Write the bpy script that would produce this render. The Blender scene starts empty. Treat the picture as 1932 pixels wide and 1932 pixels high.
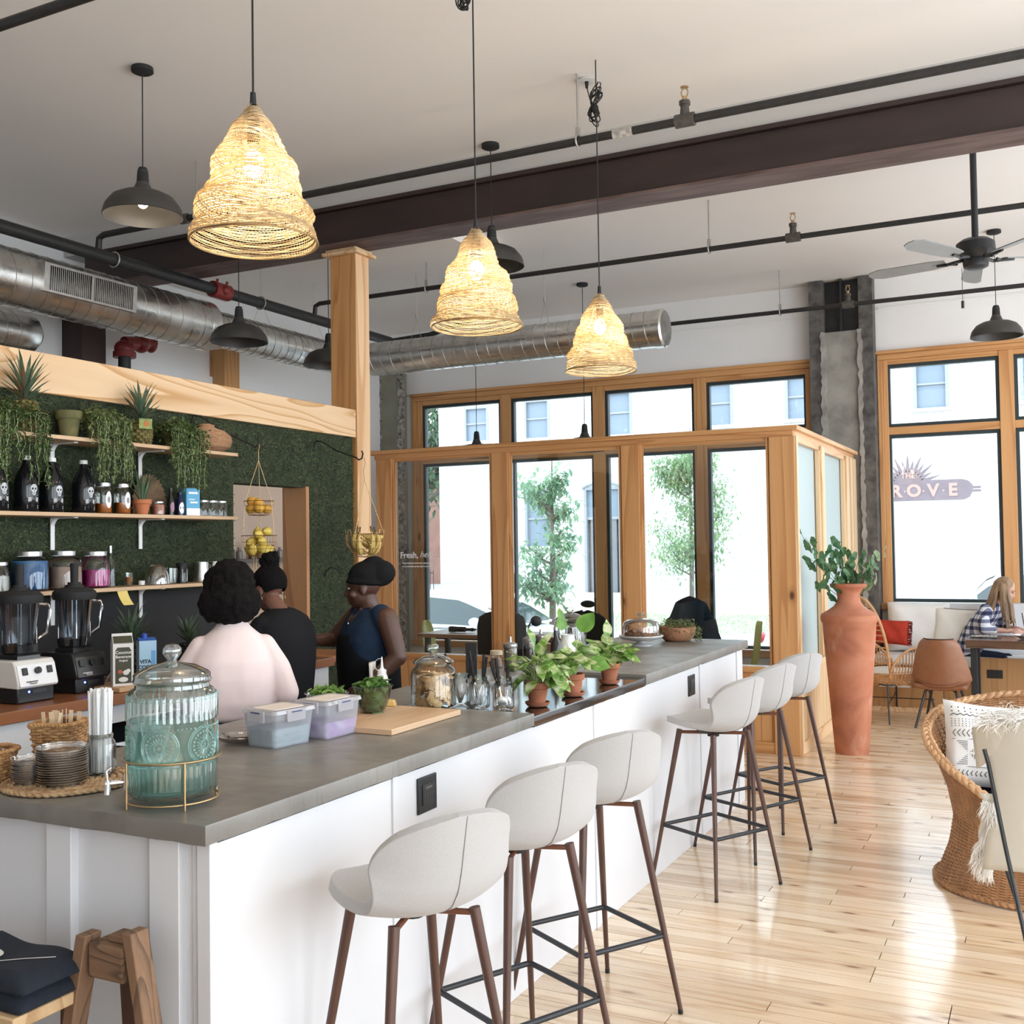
import bpy, math, random
import numpy as np
from mathutils import Vector, Matrix, Euler, noise
random.seed(7)
PI = math.pi
sc = bpy.context.scene
COL = sc.collection
# ---------------------------------------------------------------- camera
cam_d = bpy.data.cameras.new('camera'); cam = bpy.data.objects.new('camera', cam_d); COL.objects.link(cam)
cam_d.sensor_width = 36.0; cam_d.lens = 36.0 * 2020.0 / 1932.0; cam_d.clip_end = 300; cam_d.clip_start = 0.05
cam.matrix_world = Matrix.Translation((0, 0, 1.70)) @ Matrix.Rotation(math.radians(26.6), 4, 'Z') @ \
    Matrix.Rotation(PI / 2 + math.atan(61 / 2020.0), 4, 'X') @ Matrix.Rotation(-0.0145, 4, 'Z')
sc.camera = cam
# ---------------------------------------------------------------- exposure, sky
vs = sc.view_settings
vs.view_transform = 'Standard'; vs.look = 'None'; vs.gamma = 1.0; vs.use_curve_mapping = False
vs.exposure = 0.62
sc.cycles.max_bounces = 9; sc.cycles.diffuse_bounces = 5; sc.cycles.transparent_max_bounces = 24
sc.cycles.caustics_reflective = False; sc.cycles.caustics_refractive = False
sc.cycles.use_denoising = True; sc.cycles.sample_clamp_indirect = 6.0
w = bpy.data.worlds.new('sky'); sc.world = w; w.use_nodes = True
nt = w.node_tree; nt.nodes.clear()
wo = nt.nodes.new('ShaderNodeOutputWorld'); bg = nt.nodes.new('ShaderNodeBackground')
tc = nt.nodes.new('ShaderNodeTexCoord'); sx = nt.nodes.new('ShaderNodeSeparateXYZ'); rp = nt.nodes.new('ShaderNodeValToRGB')
nt.links.new(tc.outputs['Generated'], sx.inputs[0]); nt.links.new(sx.outputs['Z'], rp.inputs['Fac'])
nt.links.new(rp.outputs[0], bg.inputs['Color']); nt.links.new(bg.outputs[0], wo.inputs[0])
rp.color_ramp.elements[0].position = 0.0; rp.color_ramp.elements[0].color = (0.86, 0.93, 1.0, 1)
rp.color_ramp.elements[1].position = 0.8; rp.color_ramp.elements[1].color = (0.78, 0.89, 1.0, 1)
bg.inputs['Strength'].default_value = 4.3

def portal(name, loc, rot, sx_, sy_):
    l = bpy.data.lights.new(name, 'AREA'); l.shape = 'RECTANGLE'; l.size = sx_; l.size_y = sy_; l.cycles.is_portal = True
    o = bpy.data.objects.new(name, l); o.location = loc; o.rotation_euler = rot; COL.objects.link(o)
portal('window_daylight', (-4.78, 12.05, 2.05), (-PI / 2, 0, 0), 5.2, 3.2)
portal('window_daylight', (0.95, 12.05, 2.3), (-PI / 2, 0, 0), 5.1, 2.7)
portal('window_daylight', (3.75, 4.0, 2.05), (0, PI / 2, 0), 3.3, 14.4)
# ---------------------------------------------------------------- helpers
class MB:
    def __init__(s): s.v = []; s.f = []
    def add(s, vs, fs):
        o = len(s.v); s.v.extend([tuple(p) for p in vs]); s.f.extend([tuple(i + o for i in f) for f in fs]); return s
    def box(s, x0, x1, y0, y1, z0, z1, M=None):
        p = [(x, y, z) for z in (z0, z1) for y in (y0, y1) for x in (x0, x1)]
        if M is not None: p = [M @ Vector(q) for q in p]
        return s.add(p, [(0, 2, 3, 1), (4, 5, 7, 6), (0, 1, 5, 4), (2, 6, 7, 3), (0, 4, 6, 2), (1, 3, 7, 5)])
    def cb(s, c, d, M=None):
        return s.box(c[0] - d[0] / 2, c[0] + d[0] / 2, c[1] - d[1] / 2, c[1] + d[1] / 2, c[2] - d[2] / 2, c[2] + d[2] / 2, M)
    def tube(s, pts, r, n=8, closed=False, cap=True, flat=1.0):
        P = [Vector(p) for p in pts]; m = len(P)
        R = r if isinstance(r, (list, tuple)) else [r] * m
        vs = []; up = None
        for i in range(m):
            if closed: t = P[(i + 1) % m] - P[i - 1]
            else: t = P[min(i + 1, m - 1)] - P[max(i - 1, 0)]
            if t.length < 1e-9: t = Vector((0, 0, 1))
            t.normalize()
            if up is None: up = Vector((0, 0, 1)) if abs(t.z) < .9 else Vector((1, 0, 0))
            a = t.cross(up)
            if a.length < 1e-6: a = t.orthogonal()
            a.normalize(); b = a.cross(t).normalized(); up = b
            for k in range(n):
                g = 2 * PI * k / n; vs.append(P[i] + a * (math.cos(g) * R[i]) + b * (math.sin(g) * R[i] * flat))
        fs = []
        for i in range(m if closed else m - 1):
            j = (i + 1) % m
            for k in range(n):
                l = (k + 1) % n; fs.append((i * n + k, i * n + l, j * n + l, j * n + k))
        if not closed and cap: fs += [tuple(reversed(range(n))), tuple((m - 1) * n + k for k in range(n))]
        return s.add(vs, fs)
    def cyl(s, p0, p1, r0, r1=None, n=12): return s.tube([p0, p1], [r0, r0 if r1 is None else r1], n)
    def lathe(s, prof, n=24, c=(0, 0, 0), wob=None, sx=1.0, sy=1.0, closed=False):
        vs = []; m = len(prof)
        for i, (r, z) in enumerate(prof):
            r = max(r, 1e-4)
            for k in range(n):
                g = 2 * PI * k / n; q = r * (wob(g, z) if wob else 1)
                vs.append((c[0] + math.cos(g) * q * sx, c[1] + math.sin(g) * q * sy, c[2] + z))
        fs = []
        for i in range(m if closed else m - 1):
            j = (i + 1) % m
            for k in range(n):
                l = (k + 1) % n; fs.append((i * n + k, i * n + l, j * n + l, j * n + k))
        return s.add(vs, fs)
    def ell(s, c, r, n=14, m=9, M=None):
        if not isinstance(r, (tuple, list)): r = (r, r, r)
        vs = []
        for i in range(m + 1):
            t = PI * i / m; 
            for k in range(n):
                g = 2 * PI * k / n; p = Vector((max(math.sin(t), 1e-3) * math.cos(g) * r[0], max(math.sin(t), 1e-3) * math.sin(g) * r[1], -math.cos(t) * r[2]))
                if M is not None: p = M @ p
                vs.append(p + Vector(c))
        fs = [(i * n + k, i * n + (k + 1) % n, (i + 1) * n + (k + 1) % n, (i + 1) * n + k) for i in range(m) for k in range(n)]
        fs += [tuple(reversed(range(n))), tuple(m * n + k for k in range(n))]
        return s.add(vs, fs)
    def surf(s, fn, nu, nv, cu=False, cv=False):
        vs = [fn(u / (nu if cu else nu - 1), v / (nv if cv else nv - 1)) for u in range(nu) for v in range(nv)]
        fs = []
        for u in range(nu if cu else nu - 1):
            for v in range(nv if cv else nv - 1):
                a, b = (u + 1) % nu, (v + 1) % nv; fs.append((u * nv + v, a * nv + v, a * nv + b, u * nv + b))
        return s.add(vs, fs)
    def prism(s, poly, a, b, ax='y'):
        def q(p, t): return {'y': (p[0], t, p[1]), 'x': (t, p[0], p[1]), 'z': (p[0], p[1], t)}[ax]
        n = len(poly); vs = [q(p, a) for p in poly] + [q(p, b) for p in poly]
        return s.add(vs, [tuple(range(n)), tuple(reversed(range(n, 2 * n)))] + [(i, i + n, (i + 1) % n + n, (i + 1) % n) for i in range(n)])
    def leaf(s, p, d, up, L, W, bend=.3, n=4, tip=.15):
        d = Vector(d).normalized(); up = Vector(up); sd = d.cross(up)
        if sd.length < 1e-4: sd = d.orthogonal()
        sd.normalize(); nn = sd.cross(d); vs = []; p = Vector(p)
        for i in range(n + 1):
            t = i / n; w_ = W * (math.sin(PI * min(1, t * .92 + .08)) ** .8) if i < n else W * .02
            c = p + d * (L * t) - nn * (bend * L * t * t); vs += [c - sd * w_ / 2 + nn * w_ * .18, c, c + sd * w_ / 2 + nn * w_ * .18]
        fs = []
        for i in range(n):
            a = i * 3; fs += [(a, a + 1, a + 4, a + 3), (a + 1, a + 2, a + 5, a + 4)]
        return s.add(vs, fs)
    def xf(s, M):
        s.v = [tuple(M @ Vector(p)) for p in s.v]; return s
    def merge(s, o, M=None): return s.add([M @ Vector(p) for p in o.v] if M is not None else o.v, o.f)
def mesh_of(mb, name, mat, smooth=40):
    me = bpy.data.meshes.new(name); me.from_pydata(mb.v, [], mb.f); me.update()
    if mat is not None: me.materials.append(mat)
    if smooth:
        me.shade_smooth()
        try: me.set_sharp_from_angle(angle=math.radians(smooth))
        except Exception: pass
    return me
def link(name, me, parent=None, loc=None, rot=None):
    o = bpy.data.objects.new(name, me); COL.objects.link(o)
    if parent is not None: o.parent = parent
    if loc is not None: o.location = loc
    if rot is not None: o.rotation_euler = rot
    return o
def part(name, mb, mat, parent=None, loc=None, rot=None, smooth=40, bevel=0, solid=0, sub=0, label=None, kind=None):
    o = link(name, mesh_of(mb, name, mat, smooth), parent, loc, rot)
    if solid: md = o.modifiers.new('s', 'SOLIDIFY'); md.thickness = solid; md.offset = 0
    if sub: md = o.modifiers.new('u', 'SUBSURF'); md.levels = sub; md.render_levels = sub
    if bevel: md = o.modifiers.new('b', 'BEVEL'); md.width = bevel; md.segments = 2; md.limit_method = 'ANGLE'
    if label: o['label'] = label
    if kind: o['kind'] = kind
    return o
def tag(o, label, cat, group=None):
    o['label'] = label; o['category'] = cat
    if group: o['group'] = group
    return o
def thing(name, label, cat, loc=(0, 0, 0), rz=0, group=None):
    o = link(name, None, None, loc, (0, 0, rz)); o.empty_display_size = .1
    return tag(o, label, cat, group)
def solo(name, mb, mat, label, cat, group=None, **k): return tag(part(name, mb, mat, **k), label, cat, group)
def struct(name, mb, mat, parent=None, **k):
    o = part(name, mb, mat, parent, **k)
    if parent is None: o['kind'] = 'structure'
    return o
def dup(root, loc=None, rz=None, label=None, rot=None, scale=None):
    def cp(o, par):
        c = o.copy(); COL.objects.link(c); c.parent = par
        for ch in o.children: cp(ch, c)
        return c
    r = cp(root, None)
    if loc is not None: r.location = loc
    if rz is not None: r.rotation_euler = (0, 0, rz)
    if rot is not None: r.rotation_euler = rot
    if scale is not None: r.scale = (scale,) * 3 if not isinstance(scale, tuple) else scale
    if label: r['label'] = label
    return r
def blob(name, mb, mat, parent=None, voxel=.01, it=4, f=.5, **k):
    o = part(name, mb, mat, parent, smooth=180, **k)
    md = o.modifiers.new('r', 'REMESH'); md.mode = 'VOXEL'; md.voxel_size = voxel; md.use_smooth_shade = True
    md = o.modifiers.new('s', 'SMOOTH'); md.iterations = it; md.factor = f
    return o
def text(name, s, size, mat, M, parent=None, ext=.0006, bold=0, spacing=1.0, shear=0):
    cu = bpy.data.curves.new(name, 'FONT'); cu.body = s; cu.size = size; cu.extrude = ext; cu.align_x = 'CENTER'; cu.align_y = 'CENTER'
    cu.offset = bold; cu.space_character = spacing; cu.resolution_u = 3; cu.shear = shear
    t = bpy.data.objects.new('t', cu); COL.objects.link(t)
    dg = bpy.context.evaluated_depsgraph_get(); dg.update()
    me = bpy.data.meshes.new_from_object(t.evaluated_get(dg)); COL.objects.unlink(t); bpy.data.objects.remove(t)
    me.materials.clear(); me.materials.append(mat); me.transform(M)
    o = link(name, me, parent); return o
def FR(o, ex, ez):    # frame: text x along ex, text up along ez, facing ex x ez
    ex = Vector(ex).normalized(); ez = Vector(ez).normalized(); n = ex.cross(ez)
    return Matrix(((ex.x, ez.x, n.x, o[0]), (ex.y, ez.y, n.y, o[1]), (ex.z, ez.z, n.z, o[2]), (0, 0, 0, 1)))
# ---------------------------------------------------------------- materials
class N:
    def __init__(s, name):
        s.m = bpy.data.materials.new(name); s.m.use_nodes = True; s.t = s.m.node_tree; s.t.nodes.clear()
        s.out = s.n('OutputMaterial')
    def n(s, t, **k):
        x = s.t.nodes.new('ShaderNode' + t)
        for a, b in k.items(): setattr(x, a, b)
        return x
    def l(s, a, b): s.t.links.new(a, b)
    def coord(s, scale=(1, 1, 1), rand=False, kind='Object'):
        c = s.n('TexCoord'); mp = s.n('Mapping'); mp.inputs['Scale'].default_value = scale; s.l(c.outputs[kind], mp.inputs[0])
        if rand:
            oi = s.n('ObjectInfo'); ml = s.n('Math', operation='MULTIPLY'); ml.inputs[1].default_value = 37.0
            s.l(oi.outputs['Random'], ml.inputs[0]); cx = s.n('CombineXYZ')
            for i in range(3): s.l(ml.outputs[0], cx.inputs[i])
            s.l(cx.outputs[0], mp.inputs['Location'])
        return mp.outputs[0]
    def noise(s, co, scale, detail=4, dist=0, rough=.55):
        x = s.n('TexNoise'); s.l(co, x.inputs['Vector']); x.inputs['Scale'].default_value = scale; x.inputs['Detail'].default_value = detail
        x.inputs['Distortion'].default_value = dist; x.inputs['Roughness'].default_value = rough; return x.outputs['Fac']
    def ramp(s, fac, stops):
        r = s.n('ValToRGB'); s.l(fac, r.inputs[0]); e = r.color_ramp.elements
        while len(e) < len(stops): e.new(.5)
        for i, (p, c) in enumerate(stops): e[i].position = p; e[i].color = (*c, 1) if len(c) == 3 else c
        return r.outputs[0]
    def mix(s, f, a, b, mode='MIX'):
        x = s.n('MixRGB', blend_type=mode)
        for i, v in enumerate((f, a, b)):
            if isinstance(v, (int, float)): x.inputs[i].default_value = v
            elif isinstance(v, tuple): x.inputs[i].default_value = (*v, 1)
            else: s.l(v, x.inputs[i])
        return x.outputs[0]
    def math(s, op, a, b=0.0):
        x = s.n('Math', operation=op)
        for i, v in enumerate((a, b)):
            if isinstance(v, (int, float)): x.inputs[i].default_value = v
            else: s.l(v, x.inputs[i])
        return x.outputs[0]
    def bump(s, h, st=.3, d=.01):
        b = s.n('Bump'); b.inputs['Strength'].default_value = st; b.inputs['Distance'].default_value = d; s.l(h, b.inputs['Height']); return b.outputs[0]
    def pbr(s, col, rough=.5, metal=0, nrm=None, spec=.5, emit=None, es=0, coat=0, sheen=0):
        p = s.n('BsdfPrincipled')
        for k, v in (('Base Color', col), ('Roughness', rough), ('Metallic', metal)):
            if isinstance(v, tuple): p.inputs[k].default_value = (*v, 1)
            elif isinstance(v, (int, float)): p.inputs[k].default_value = v
            else: s.l(v, p.inputs[k])
        p.inputs['Specular IOR Level'].default_value = spec; p.inputs['Coat Weight'].default_value = coat; p.inputs['Coat Roughness'].default_value = .1
        p.inputs['Sheen Weight'].default_value = sheen
        if nrm is not None: s.l(nrm, p.inputs['Normal'])
        if emit: p.inputs['Emission Color'].default_value = (*emit, 1); p.inputs['Emission Strength'].default_value = es
        s.l(p.outputs[0], s.out.inputs[0]); return s.m
def M_(name, col, rough=.5, metal=0, var=0, vs=6, bump=0, bs=60, bd=.002, spec=.5, emit=None, es=0, coat=0, col2=None, sheen=0, stretch=(1, 1, 1)):
    n = N(name); co = n.coord(stretch, rand=True); c = tuple(col); nr = None
    if var or col2:
        d = tuple(col2) if col2 else tuple(x * (1 - var) for x in col)
        c = n.ramp(n.noise(co, vs, 5), [(.35, d), (.65, tuple(col))])
    if bump: nr = n.bump(n.noise(co, bs, 3), bump, bd)
    return n.pbr(c, rough, metal, nr, spec, emit, es, coat, sheen)
def WOOD(name, c1, c2, ax=0, rings=9, sc_=1.4, st=.09, rough=.45, knots=True, coat=0, fine=.5, knotc=(.12, .045, .015)):
    n = N(name); s3 = [1, 1, 1]; s3[ax] = st; co = n.coord(tuple(s3), rand=True)
    a = n.noise(co, sc_, 2, .4, .4); a = n.math('MULTIPLY', a, rings); a = n.math('FRACT', a)
    g = n.ramp(a, [(0, c1), (.62, tuple((x * 3 + y) / 4 for x, y in zip(c1, c2))), (.90, c2), (.95, c2), (1, c1)])
    s4 = [1, 1, 1]; s4[ax] = .02; f = n.noise(n.coord(tuple(s4), rand=True), 160, 2)
    g = n.mix(fine, g, n.ramp(f, [(.3, tuple(x * .72 for x in c1)), (.6, tuple(min(1, x * 1.12) for x in c1))]), 'MULTIPLY') if fine > 1 else n.mix(fine * .5, g, n.ramp(f, [(.3, c2), (.7, c1)]))
    if knots:
        v = n.n('TexVoronoi'); s5 = [1, 1, 1]; s5[ax] = .55; n.l(n.coord(tuple(s5), rand=True), v.inputs['Vector']); v.inputs['Scale'].default_value = 3.1
        k = n.ramp(v.outputs['Distance'], [(0, (1, 1, 1)), (.07, (1, 1, 1)), (.10, (.25, .25, .25)), (.17, (0, 0, 0))])
        g = n.mix(k, g, knotc)
    return n.pbr(g, rough, 0, n.bump(f, .08, .002), .5, coat=coat)
def GLASS(name, tint=(.97, .99, .98), edge=(.70, .75, .73), gl=.08, rough=.01, ep=(.5, 1.0)):
    n = N(name); lw = n.n('LayerWeight'); lw.inputs['Blend'].default_value = .35
    tr = n.n('BsdfTransparent'); n.l(n.ramp(lw.outputs['Facing'], [(ep[0], tint), (ep[1], edge)]), tr.inputs[0])
    g = n.n('BsdfGlossy'); g.inputs['Roughness'].default_value = rough
    fr = n.n('Fresnel'); fr.inputs[0].default_value = 1.5; f = n.math('MULTIPLY', fr.outputs[0], gl / .04); f = n.math('MINIMUM', f, .9)
    mx = n.n('MixShader'); n.l(f, mx.inputs[0]); n.l(tr.outputs[0], mx.inputs[1]); n.l(g.outputs[0], mx.inputs[2]); n.l(mx.outputs[0], n.out.inputs[0]); return n.m
def EMIT(name, col, s):
    n = N(name); e = n.n('Emission'); e.inputs[0].default_value = (*col, 1); e.inputs[1].default_value = s; n.l(e.outputs[0], n.out.inputs[0]); return n.m
def LEAFM(name, c1, c2, vs=14, tr=.25, rough=.45):
    n = N(name); c = n.ramp(n.noise(n.coord(rand=True), vs, 3), [(.35, c1), (.65, c2)])
    p = n.n('BsdfPrincipled'); n.l(c, p.inputs['Base Color']); p.inputs['Roughness'].default_value = rough
    t = n.n('BsdfTranslucent'); n.l(c, t.inputs[0]); m = n.n('MixShader'); m.inputs[0].default_value = tr
    n.l(p.outputs[0], m.inputs[1]); n.l(t.outputs[0], m.inputs[2]); n.l(m.outputs[0], n.out.inputs[0]); return n.m

WHITE = M_('white_paint', (.69, .695, .715), .45, var=.03, vs=2)
PLASTER = M_('plaster', (.85, .845, .84), .85, var=.04, vs=1.5, bump=.15, bs=30)
CEIL = M_('ceiling_paint', (.86, .825, .79), .9, var=.03, vs=.6, bump=.2, bs=14)
PINE = WOOD('pine_vertical', (.68, .37, .155), (.48, .215, .075), 2, 7, 4.2, .05, .38)
PINEX = WOOD('pine_across', (.66, .355, .145), (.46, .205, .07), 0, 7, 4.2, .05, .38, knots=False)
PINEY = WOOD('pine_deep', (.78, .50, .27), (.60, .30, .12), 1, 7, 4.2, .05, .38, knots=False)
PALEY = WOOD('pale_pine', (.80, .58, .36), (.58, .32, .13), 1, 13, 3.4, .11, .5, knots=False, fine=.15)
PALEZ = WOOD('pale_pine_upright', (.78, .54, .32), (.60, .33, .15), 2, 8, 1.6, .1, .5, knots=False, fine=.25)
OAKZ = WOOD('oak_upright', (.60, .32, .12), (.38, .17, .05), 2, 8, 4.5, .08, .4, knots=False)
BLACK = M_('black_metal', (.018, .019, .021), .45)
BLACKM = M_('matte_black', (.012, .012, .013), .7)
CHROME = M_('chrome', (.75, .75, .76), .18, 1)
STEEL = M_('brushed_steel', (.58, .57, .55), .32, 1, var=.15, vs=30)
BRASS = M_('brass_wire', (.52, .36, .19), .35, 1)
GL = GLASS('clear_glass')
GLT = GLASS('tinted_green_glass', (.80, .90, .88), (.45, .58, .56))
PANE = GLASS('window_glass', (.96, .985, .985), (.90, .95, .95), .045)
TERRA = M_('terracotta', (.40, .145, .075), .85, var=.3, vs=14, bump=.15, bs=80)
SOIL = M_('soil', (.035, .022, .015), .95, bump=.8, bs=90, bd=.01)
WHITEP = M_('white_plastic', (.82, .82, .81), .35)
# ================================================================ ROOM SHELL
def floor_mat():
    n = N('floor_pine'); co = n.coord((.10, 1.2, 1), rand=True)
    a = n.noise(co, 5, 3, .3); base = n.ramp(n.math('FRACT', n.math('MULTIPLY', a, 5)), [(0, (.80, .65, .49)), (.6, (.84, .70, .54)), (.9, (.64, .45, .29)), (1, (.78, .63, .47))])
    oi = n.n('ObjectInfo'); tone = n.ramp(oi.outputs['Random'], [(0, (.80, .72, .64)), (.3, (1.04, 1.03, 1.02)), (.7, (.97, .91, .82)), (1, (.70, .60, .50))])
    base = n.mix(1.0, base, tone, 'MULTIPLY')
    v = n.n('TexVoronoi', voronoi_dimensions='2D'); n.l(n.coord((.5, 1.5, 1), rand=True), v.inputs['Vector']); v.inputs['Scale'].default_value = 3.4
    k = n.ramp(v.outputs['Distance'], [(0, (1, 1, 1)), (.03, (1, 1, 1)), (.06, (.35, .35, .35)), (.13, (0, 0, 0))]); base = n.mix(k, base, (.22, .09, .035))
    f = n.noise(n.coord((.03, 1, 1), rand=True), 120, 2); base = n.mix(.22, base, n.ramp(f, [(.35, (.55, .36, .2)), (.65, (.85, .7, .52))]))
    return n.pbr(base, .24, 0, n.bump(n.noise(n.coord((.3, 1, 1)), 8, 3), .08, .01), .5, coat=.35)
FLOORM = floor_mat()
fl = struct('floor', MB().box(-7.9, 3.7, -3.6, 12.0, -.12, -.014), M_('subfloor', (.10, .06, .035), .9))
BWID = .083
shared = {}
def board(x0, x1, y, mb=None):
    if mb is not None: mb.box(x0 + .0015, x1 - .0015, y + .001, y + BWID - .001, -.014, 0 - random.random() * .0006); return
    L = round((x1 - x0) / .3) * .3
    if L not in shared:
        b = MB().box(-L / 2 + .0018, L / 2 - .0018, .0016, BWID - .0016, -.014, 0); me = mesh_of(b, 'floorboard', FLOORM, 0); shared[L] = me
    link('floorboard', shared[L], fl, ((x0 + x1) / 2, y, -random.random() * .0008))
y = 2.75; nb = 0; far = MB(); rr = random.Random(3)
while y < 11.3:
    x = -1.86 - rr.choice((.3, .6, .9)) if y < 6.75 else -7.6
    if y < 6.75:
        while x < .9:
            L = rr.choice((.9, 1.2, 1.5, 1.8, 2.1)); board(x, x + L, y); x += L
    else:
        while x < 3.5:
            L = rr.uniform(.9, 2.4); board(x, min(x + L, 3.5), y, far); x += L
    y += BWID
fr_ = part('floorboard_field', far, None, fl, smooth=0, kind='stuff')
def floor_mat_far():   # same boards, tone picked per island instead of per object
    n = N('floor_pine_field'); g = n.n('NewGeometry')
    tone = n.ramp(g.outputs['Random Per Island'], [(0, (.84, .76, .68)), (.35, (1, 1, 1)), (.7, (.97, .92, .84)), (1, (.76, .66, .55))])
    a = n.noise(n.coord((.10, 1.2, 1)), 5, 3, .3); base = n.ramp(n.math('FRACT', n.math('MULTIPLY', a, 5)), [(0, (.79, .64, .48)), (.6, (.83, .69, .53)), (.9, (.60, .40, .24)), (1, (.70, .53, .36))])
    base = n.mix(1.0, base, tone, 'MULTIPLY'); v = n.n('TexVoronoi', voronoi_dimensions='2D'); n.l(n.coord((.5, 1.5, 1)), v.inputs['Vector']); v.inputs['Scale'].default_value = 3.4
    base = n.mix(n.ramp(v.outputs['Distance'], [(0, (1, 1, 1)), (.03, (1, 1, 1)), (.06, (.35, .35, .35)), (.13, (0, 0, 0))]), base, (.22, .09, .035))
    return n.pbr(base, .26, 0, n.bump(n.noise(n.coord((.3, 1, 1)), 8, 3), .08, .01), .5, coat=.35)
fr_.data.materials.append(floor_mat_far())
fr2 = MB(); 
y = -3.5
while y < 11.2:      # boards out of view, behind the camera and beside the bar
    if y < 2.7: board(-1.8, 3.5, y, fr2)
    elif y < 6.75: board(.9 + 1.5, 3.5, y, fr2)
    y += BWID
part('floorboard_field', fr2, fr_.data.materials[0], fl, smooth=0, kind='stuff')
struct('ceiling', MB().box(-7.9, 3.8, -3.7, 12.1, 4.46, 4.6), CEIL)
struct('wall_left', MB().box(-7.9, -7.7, -3.6, 12.1, 0, 4.46), PLASTER)
struct('wall_back', MB().box(-7.9, 3.8, -3.8, -3.6, 0, 4.46), PLASTER)
# wall with windows behind the frame's right edge: sill, head and piers
wr = MB(); wr.box(3.6, 3.8, -3.6, 12.1, 0, .4); wr.box(3.6, 3.8, -3.6, 12.1, 3.7, 4.46)
for yy in (-3.6, 0.2, 3.9, 7.6, 11.2): wr.box(3.6, 3.8, yy, yy + .45, .4, 3.7)
struct('wall_right', wr, PLASTER)
# street wall: y 11.8 inner face
YW = 11.8
wf = MB(); wf.box(-7.9, 3.8, YW, 12.02, 3.62, 4.46); wf.box(-7.9, -7.33, YW, 12.02, 0, 3.62); wf.box(-2.22, -1.56, YW, 12.02, 0, 3.62)
wf.box(-7.33, -2.22, YW, 12.02, 0, .46); wf.box(-1.56, 3.8, YW, 12.02, 0, 1.0); wf.box(3.35, 3.8, YW, 12.02, 1.0, 3.62)
struct('wall_front', wf, PLASTER)
tr1 = struct('trim_1', MB().box(-7.7, -2.25, YW - .012, YW, 4.12, 4.14).box(-1.55, 3.6, YW - .012, YW, 4.12, 4.14), PLASTER)
def window(nm, cols, x0, x1, rows, ztop, zbot, casing=.09):
    W = thing(nm, '', '')
    for k in ('label', 'category'): del W[k]
    W['kind'] = 'structure'
    c = MB(); c.box(x0, x1, YW - .03, YW + .1, ztop - .06, ztop); c.box(x0 - .015, x1 + .015, YW - .05, YW + .1, ztop - .0, ztop + .035)
    part('head_casing', c, PINEX, W, bevel=.004)
    for a in (x0, x1 - .05): part('side_casing', MB().box(a, a + .05, YW - .03, YW + .1, zbot, ztop - .06), PINE, W, bevel=.004)
    for a in (x0 + .05, x1 - .1): part('side_casing', MB().box(a, a + .05, YW - .012, YW + .1, zbot, ztop - .06), PINE, W, bevel=.004)
    part('sill', MB().box(x0 - .02, x1 + .02, YW - .05, YW + .12, zbot - .04, zbot + .03), PINEX, W, bevel=.005)
    xs = [x0 + .1] + [v for c_ in cols for v in c_] + [x1 - .1]
    # mullions between panes
    for i in range(len(cols) - 1): part('mullion', MB().box(cols[i][1], cols[i + 1][0], YW - .018, YW + .1, zbot + .03, ztop - .06), PINE, W, bevel=.004)
    for (a, b) in (cols[0][0] - 0, cols[0][0]), (cols[-1][1], cols[-1][1]): pass
    for (a, b) in cols:
        part('transom', MB().box(a, b, YW - .009, YW + .1, rows[0][1], rows[1][0]), PINEX, W, bevel=.004)
        part('rail', MB().box(a, b, YW - .01, YW + .1, rows[1][1], ztop - .06), PINEX, W, bevel=.003)
        for (za, zb) in rows:
            g = MB(); t = .035
            g.box(a, b, YW + .02, YW + .09, zb - t, zb); g.box(a, b, YW + .02, YW + .09, za, za + t)
            g.box(a, a + t, YW + .02, YW + .09, za + t, zb - t); g.box(b - t, b, YW + .02, YW + .09, za + t, zb - t)
            s_ = part('sash', g, GASK, W); part('pane', MB().box(a + t, b - t, YW + .052, YW + .056, za + t, zb - t), PANE, s_, smooth=0)
    for xx in (x0 + .1, ) if cols[0][0] > x0 + .11 else (): part('side_casing', MB().box(xx, cols[0][0], YW - .006, YW + .1, zbot, ztop - .06), PINE, W)
    if cols[-1][1] < x1 - .11: part('side_casing', MB().box(cols[-1][1], x1 - .1, YW - .006, YW + .1, zbot, ztop - .06), PINE, W)
    return W
GASK = M_('dark_gasket', (.025, .04, .045), .5)
window('window_1', [(-7.19, -6.05), (-5.91, -4.81), (-4.665, -3.57), (-3.43, -2.31)], -7.33, -2.22, [(.50, 2.745), (2.925, 3.50)], 3.62, .46)
window('window_2', [(-1.485, -.405), (-.27, .81), (.945, 2.025), (2.16, 3.24)], -1.57, 3.35, [(1.04, 2.79), (2.87, 3.53)], 3.64, 1.0)
# columns
def rough_strip(x0, x1, y, z0, z1, amp, seed, n=60):
    mb = MB(); r = random.Random(seed); L = []; 
    for i in range(n + 1):
        z = z0 + (z1 - z0) * i / n
        L.append((x0 + r.uniform(-amp, amp), x1 + r.uniform(-amp, amp), z, r.uniform(0, .015)))
    for i in range(n):
        a, b = L[i], L[i + 1]
        mb.add([(a[0], y - a[3], a[2]), (a[1], y - a[3] * .5, a[2]), (b[1], y - b[3] * .5, b[2]), (b[0], y - b[3], b[2]), (a[0], y + .05, a[2]), (a[1], y + .05, a[2]), (b[1], y + .05, b[2]), (b[0], y + .05, b[2])],
               [(0, 1, 2, 3), (0, 3, 7, 4), (1, 5, 6, 2)])
    return mb
CONC = M_('old_concrete', (.36, .345, .31), .9, var=.35, vs=5, bump=.5, bs=18, bd=.01)
DSTEEL = M_('scaled_steel', (.055, .05, .048), .75, col2=(.14, .13, .12), vs=9, bump=.4, bs=30)
PLG = M_('green_grey_plaster', (.27, .265, .21), .9, var=.2, vs=4, bump=.3, bs=20)
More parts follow.
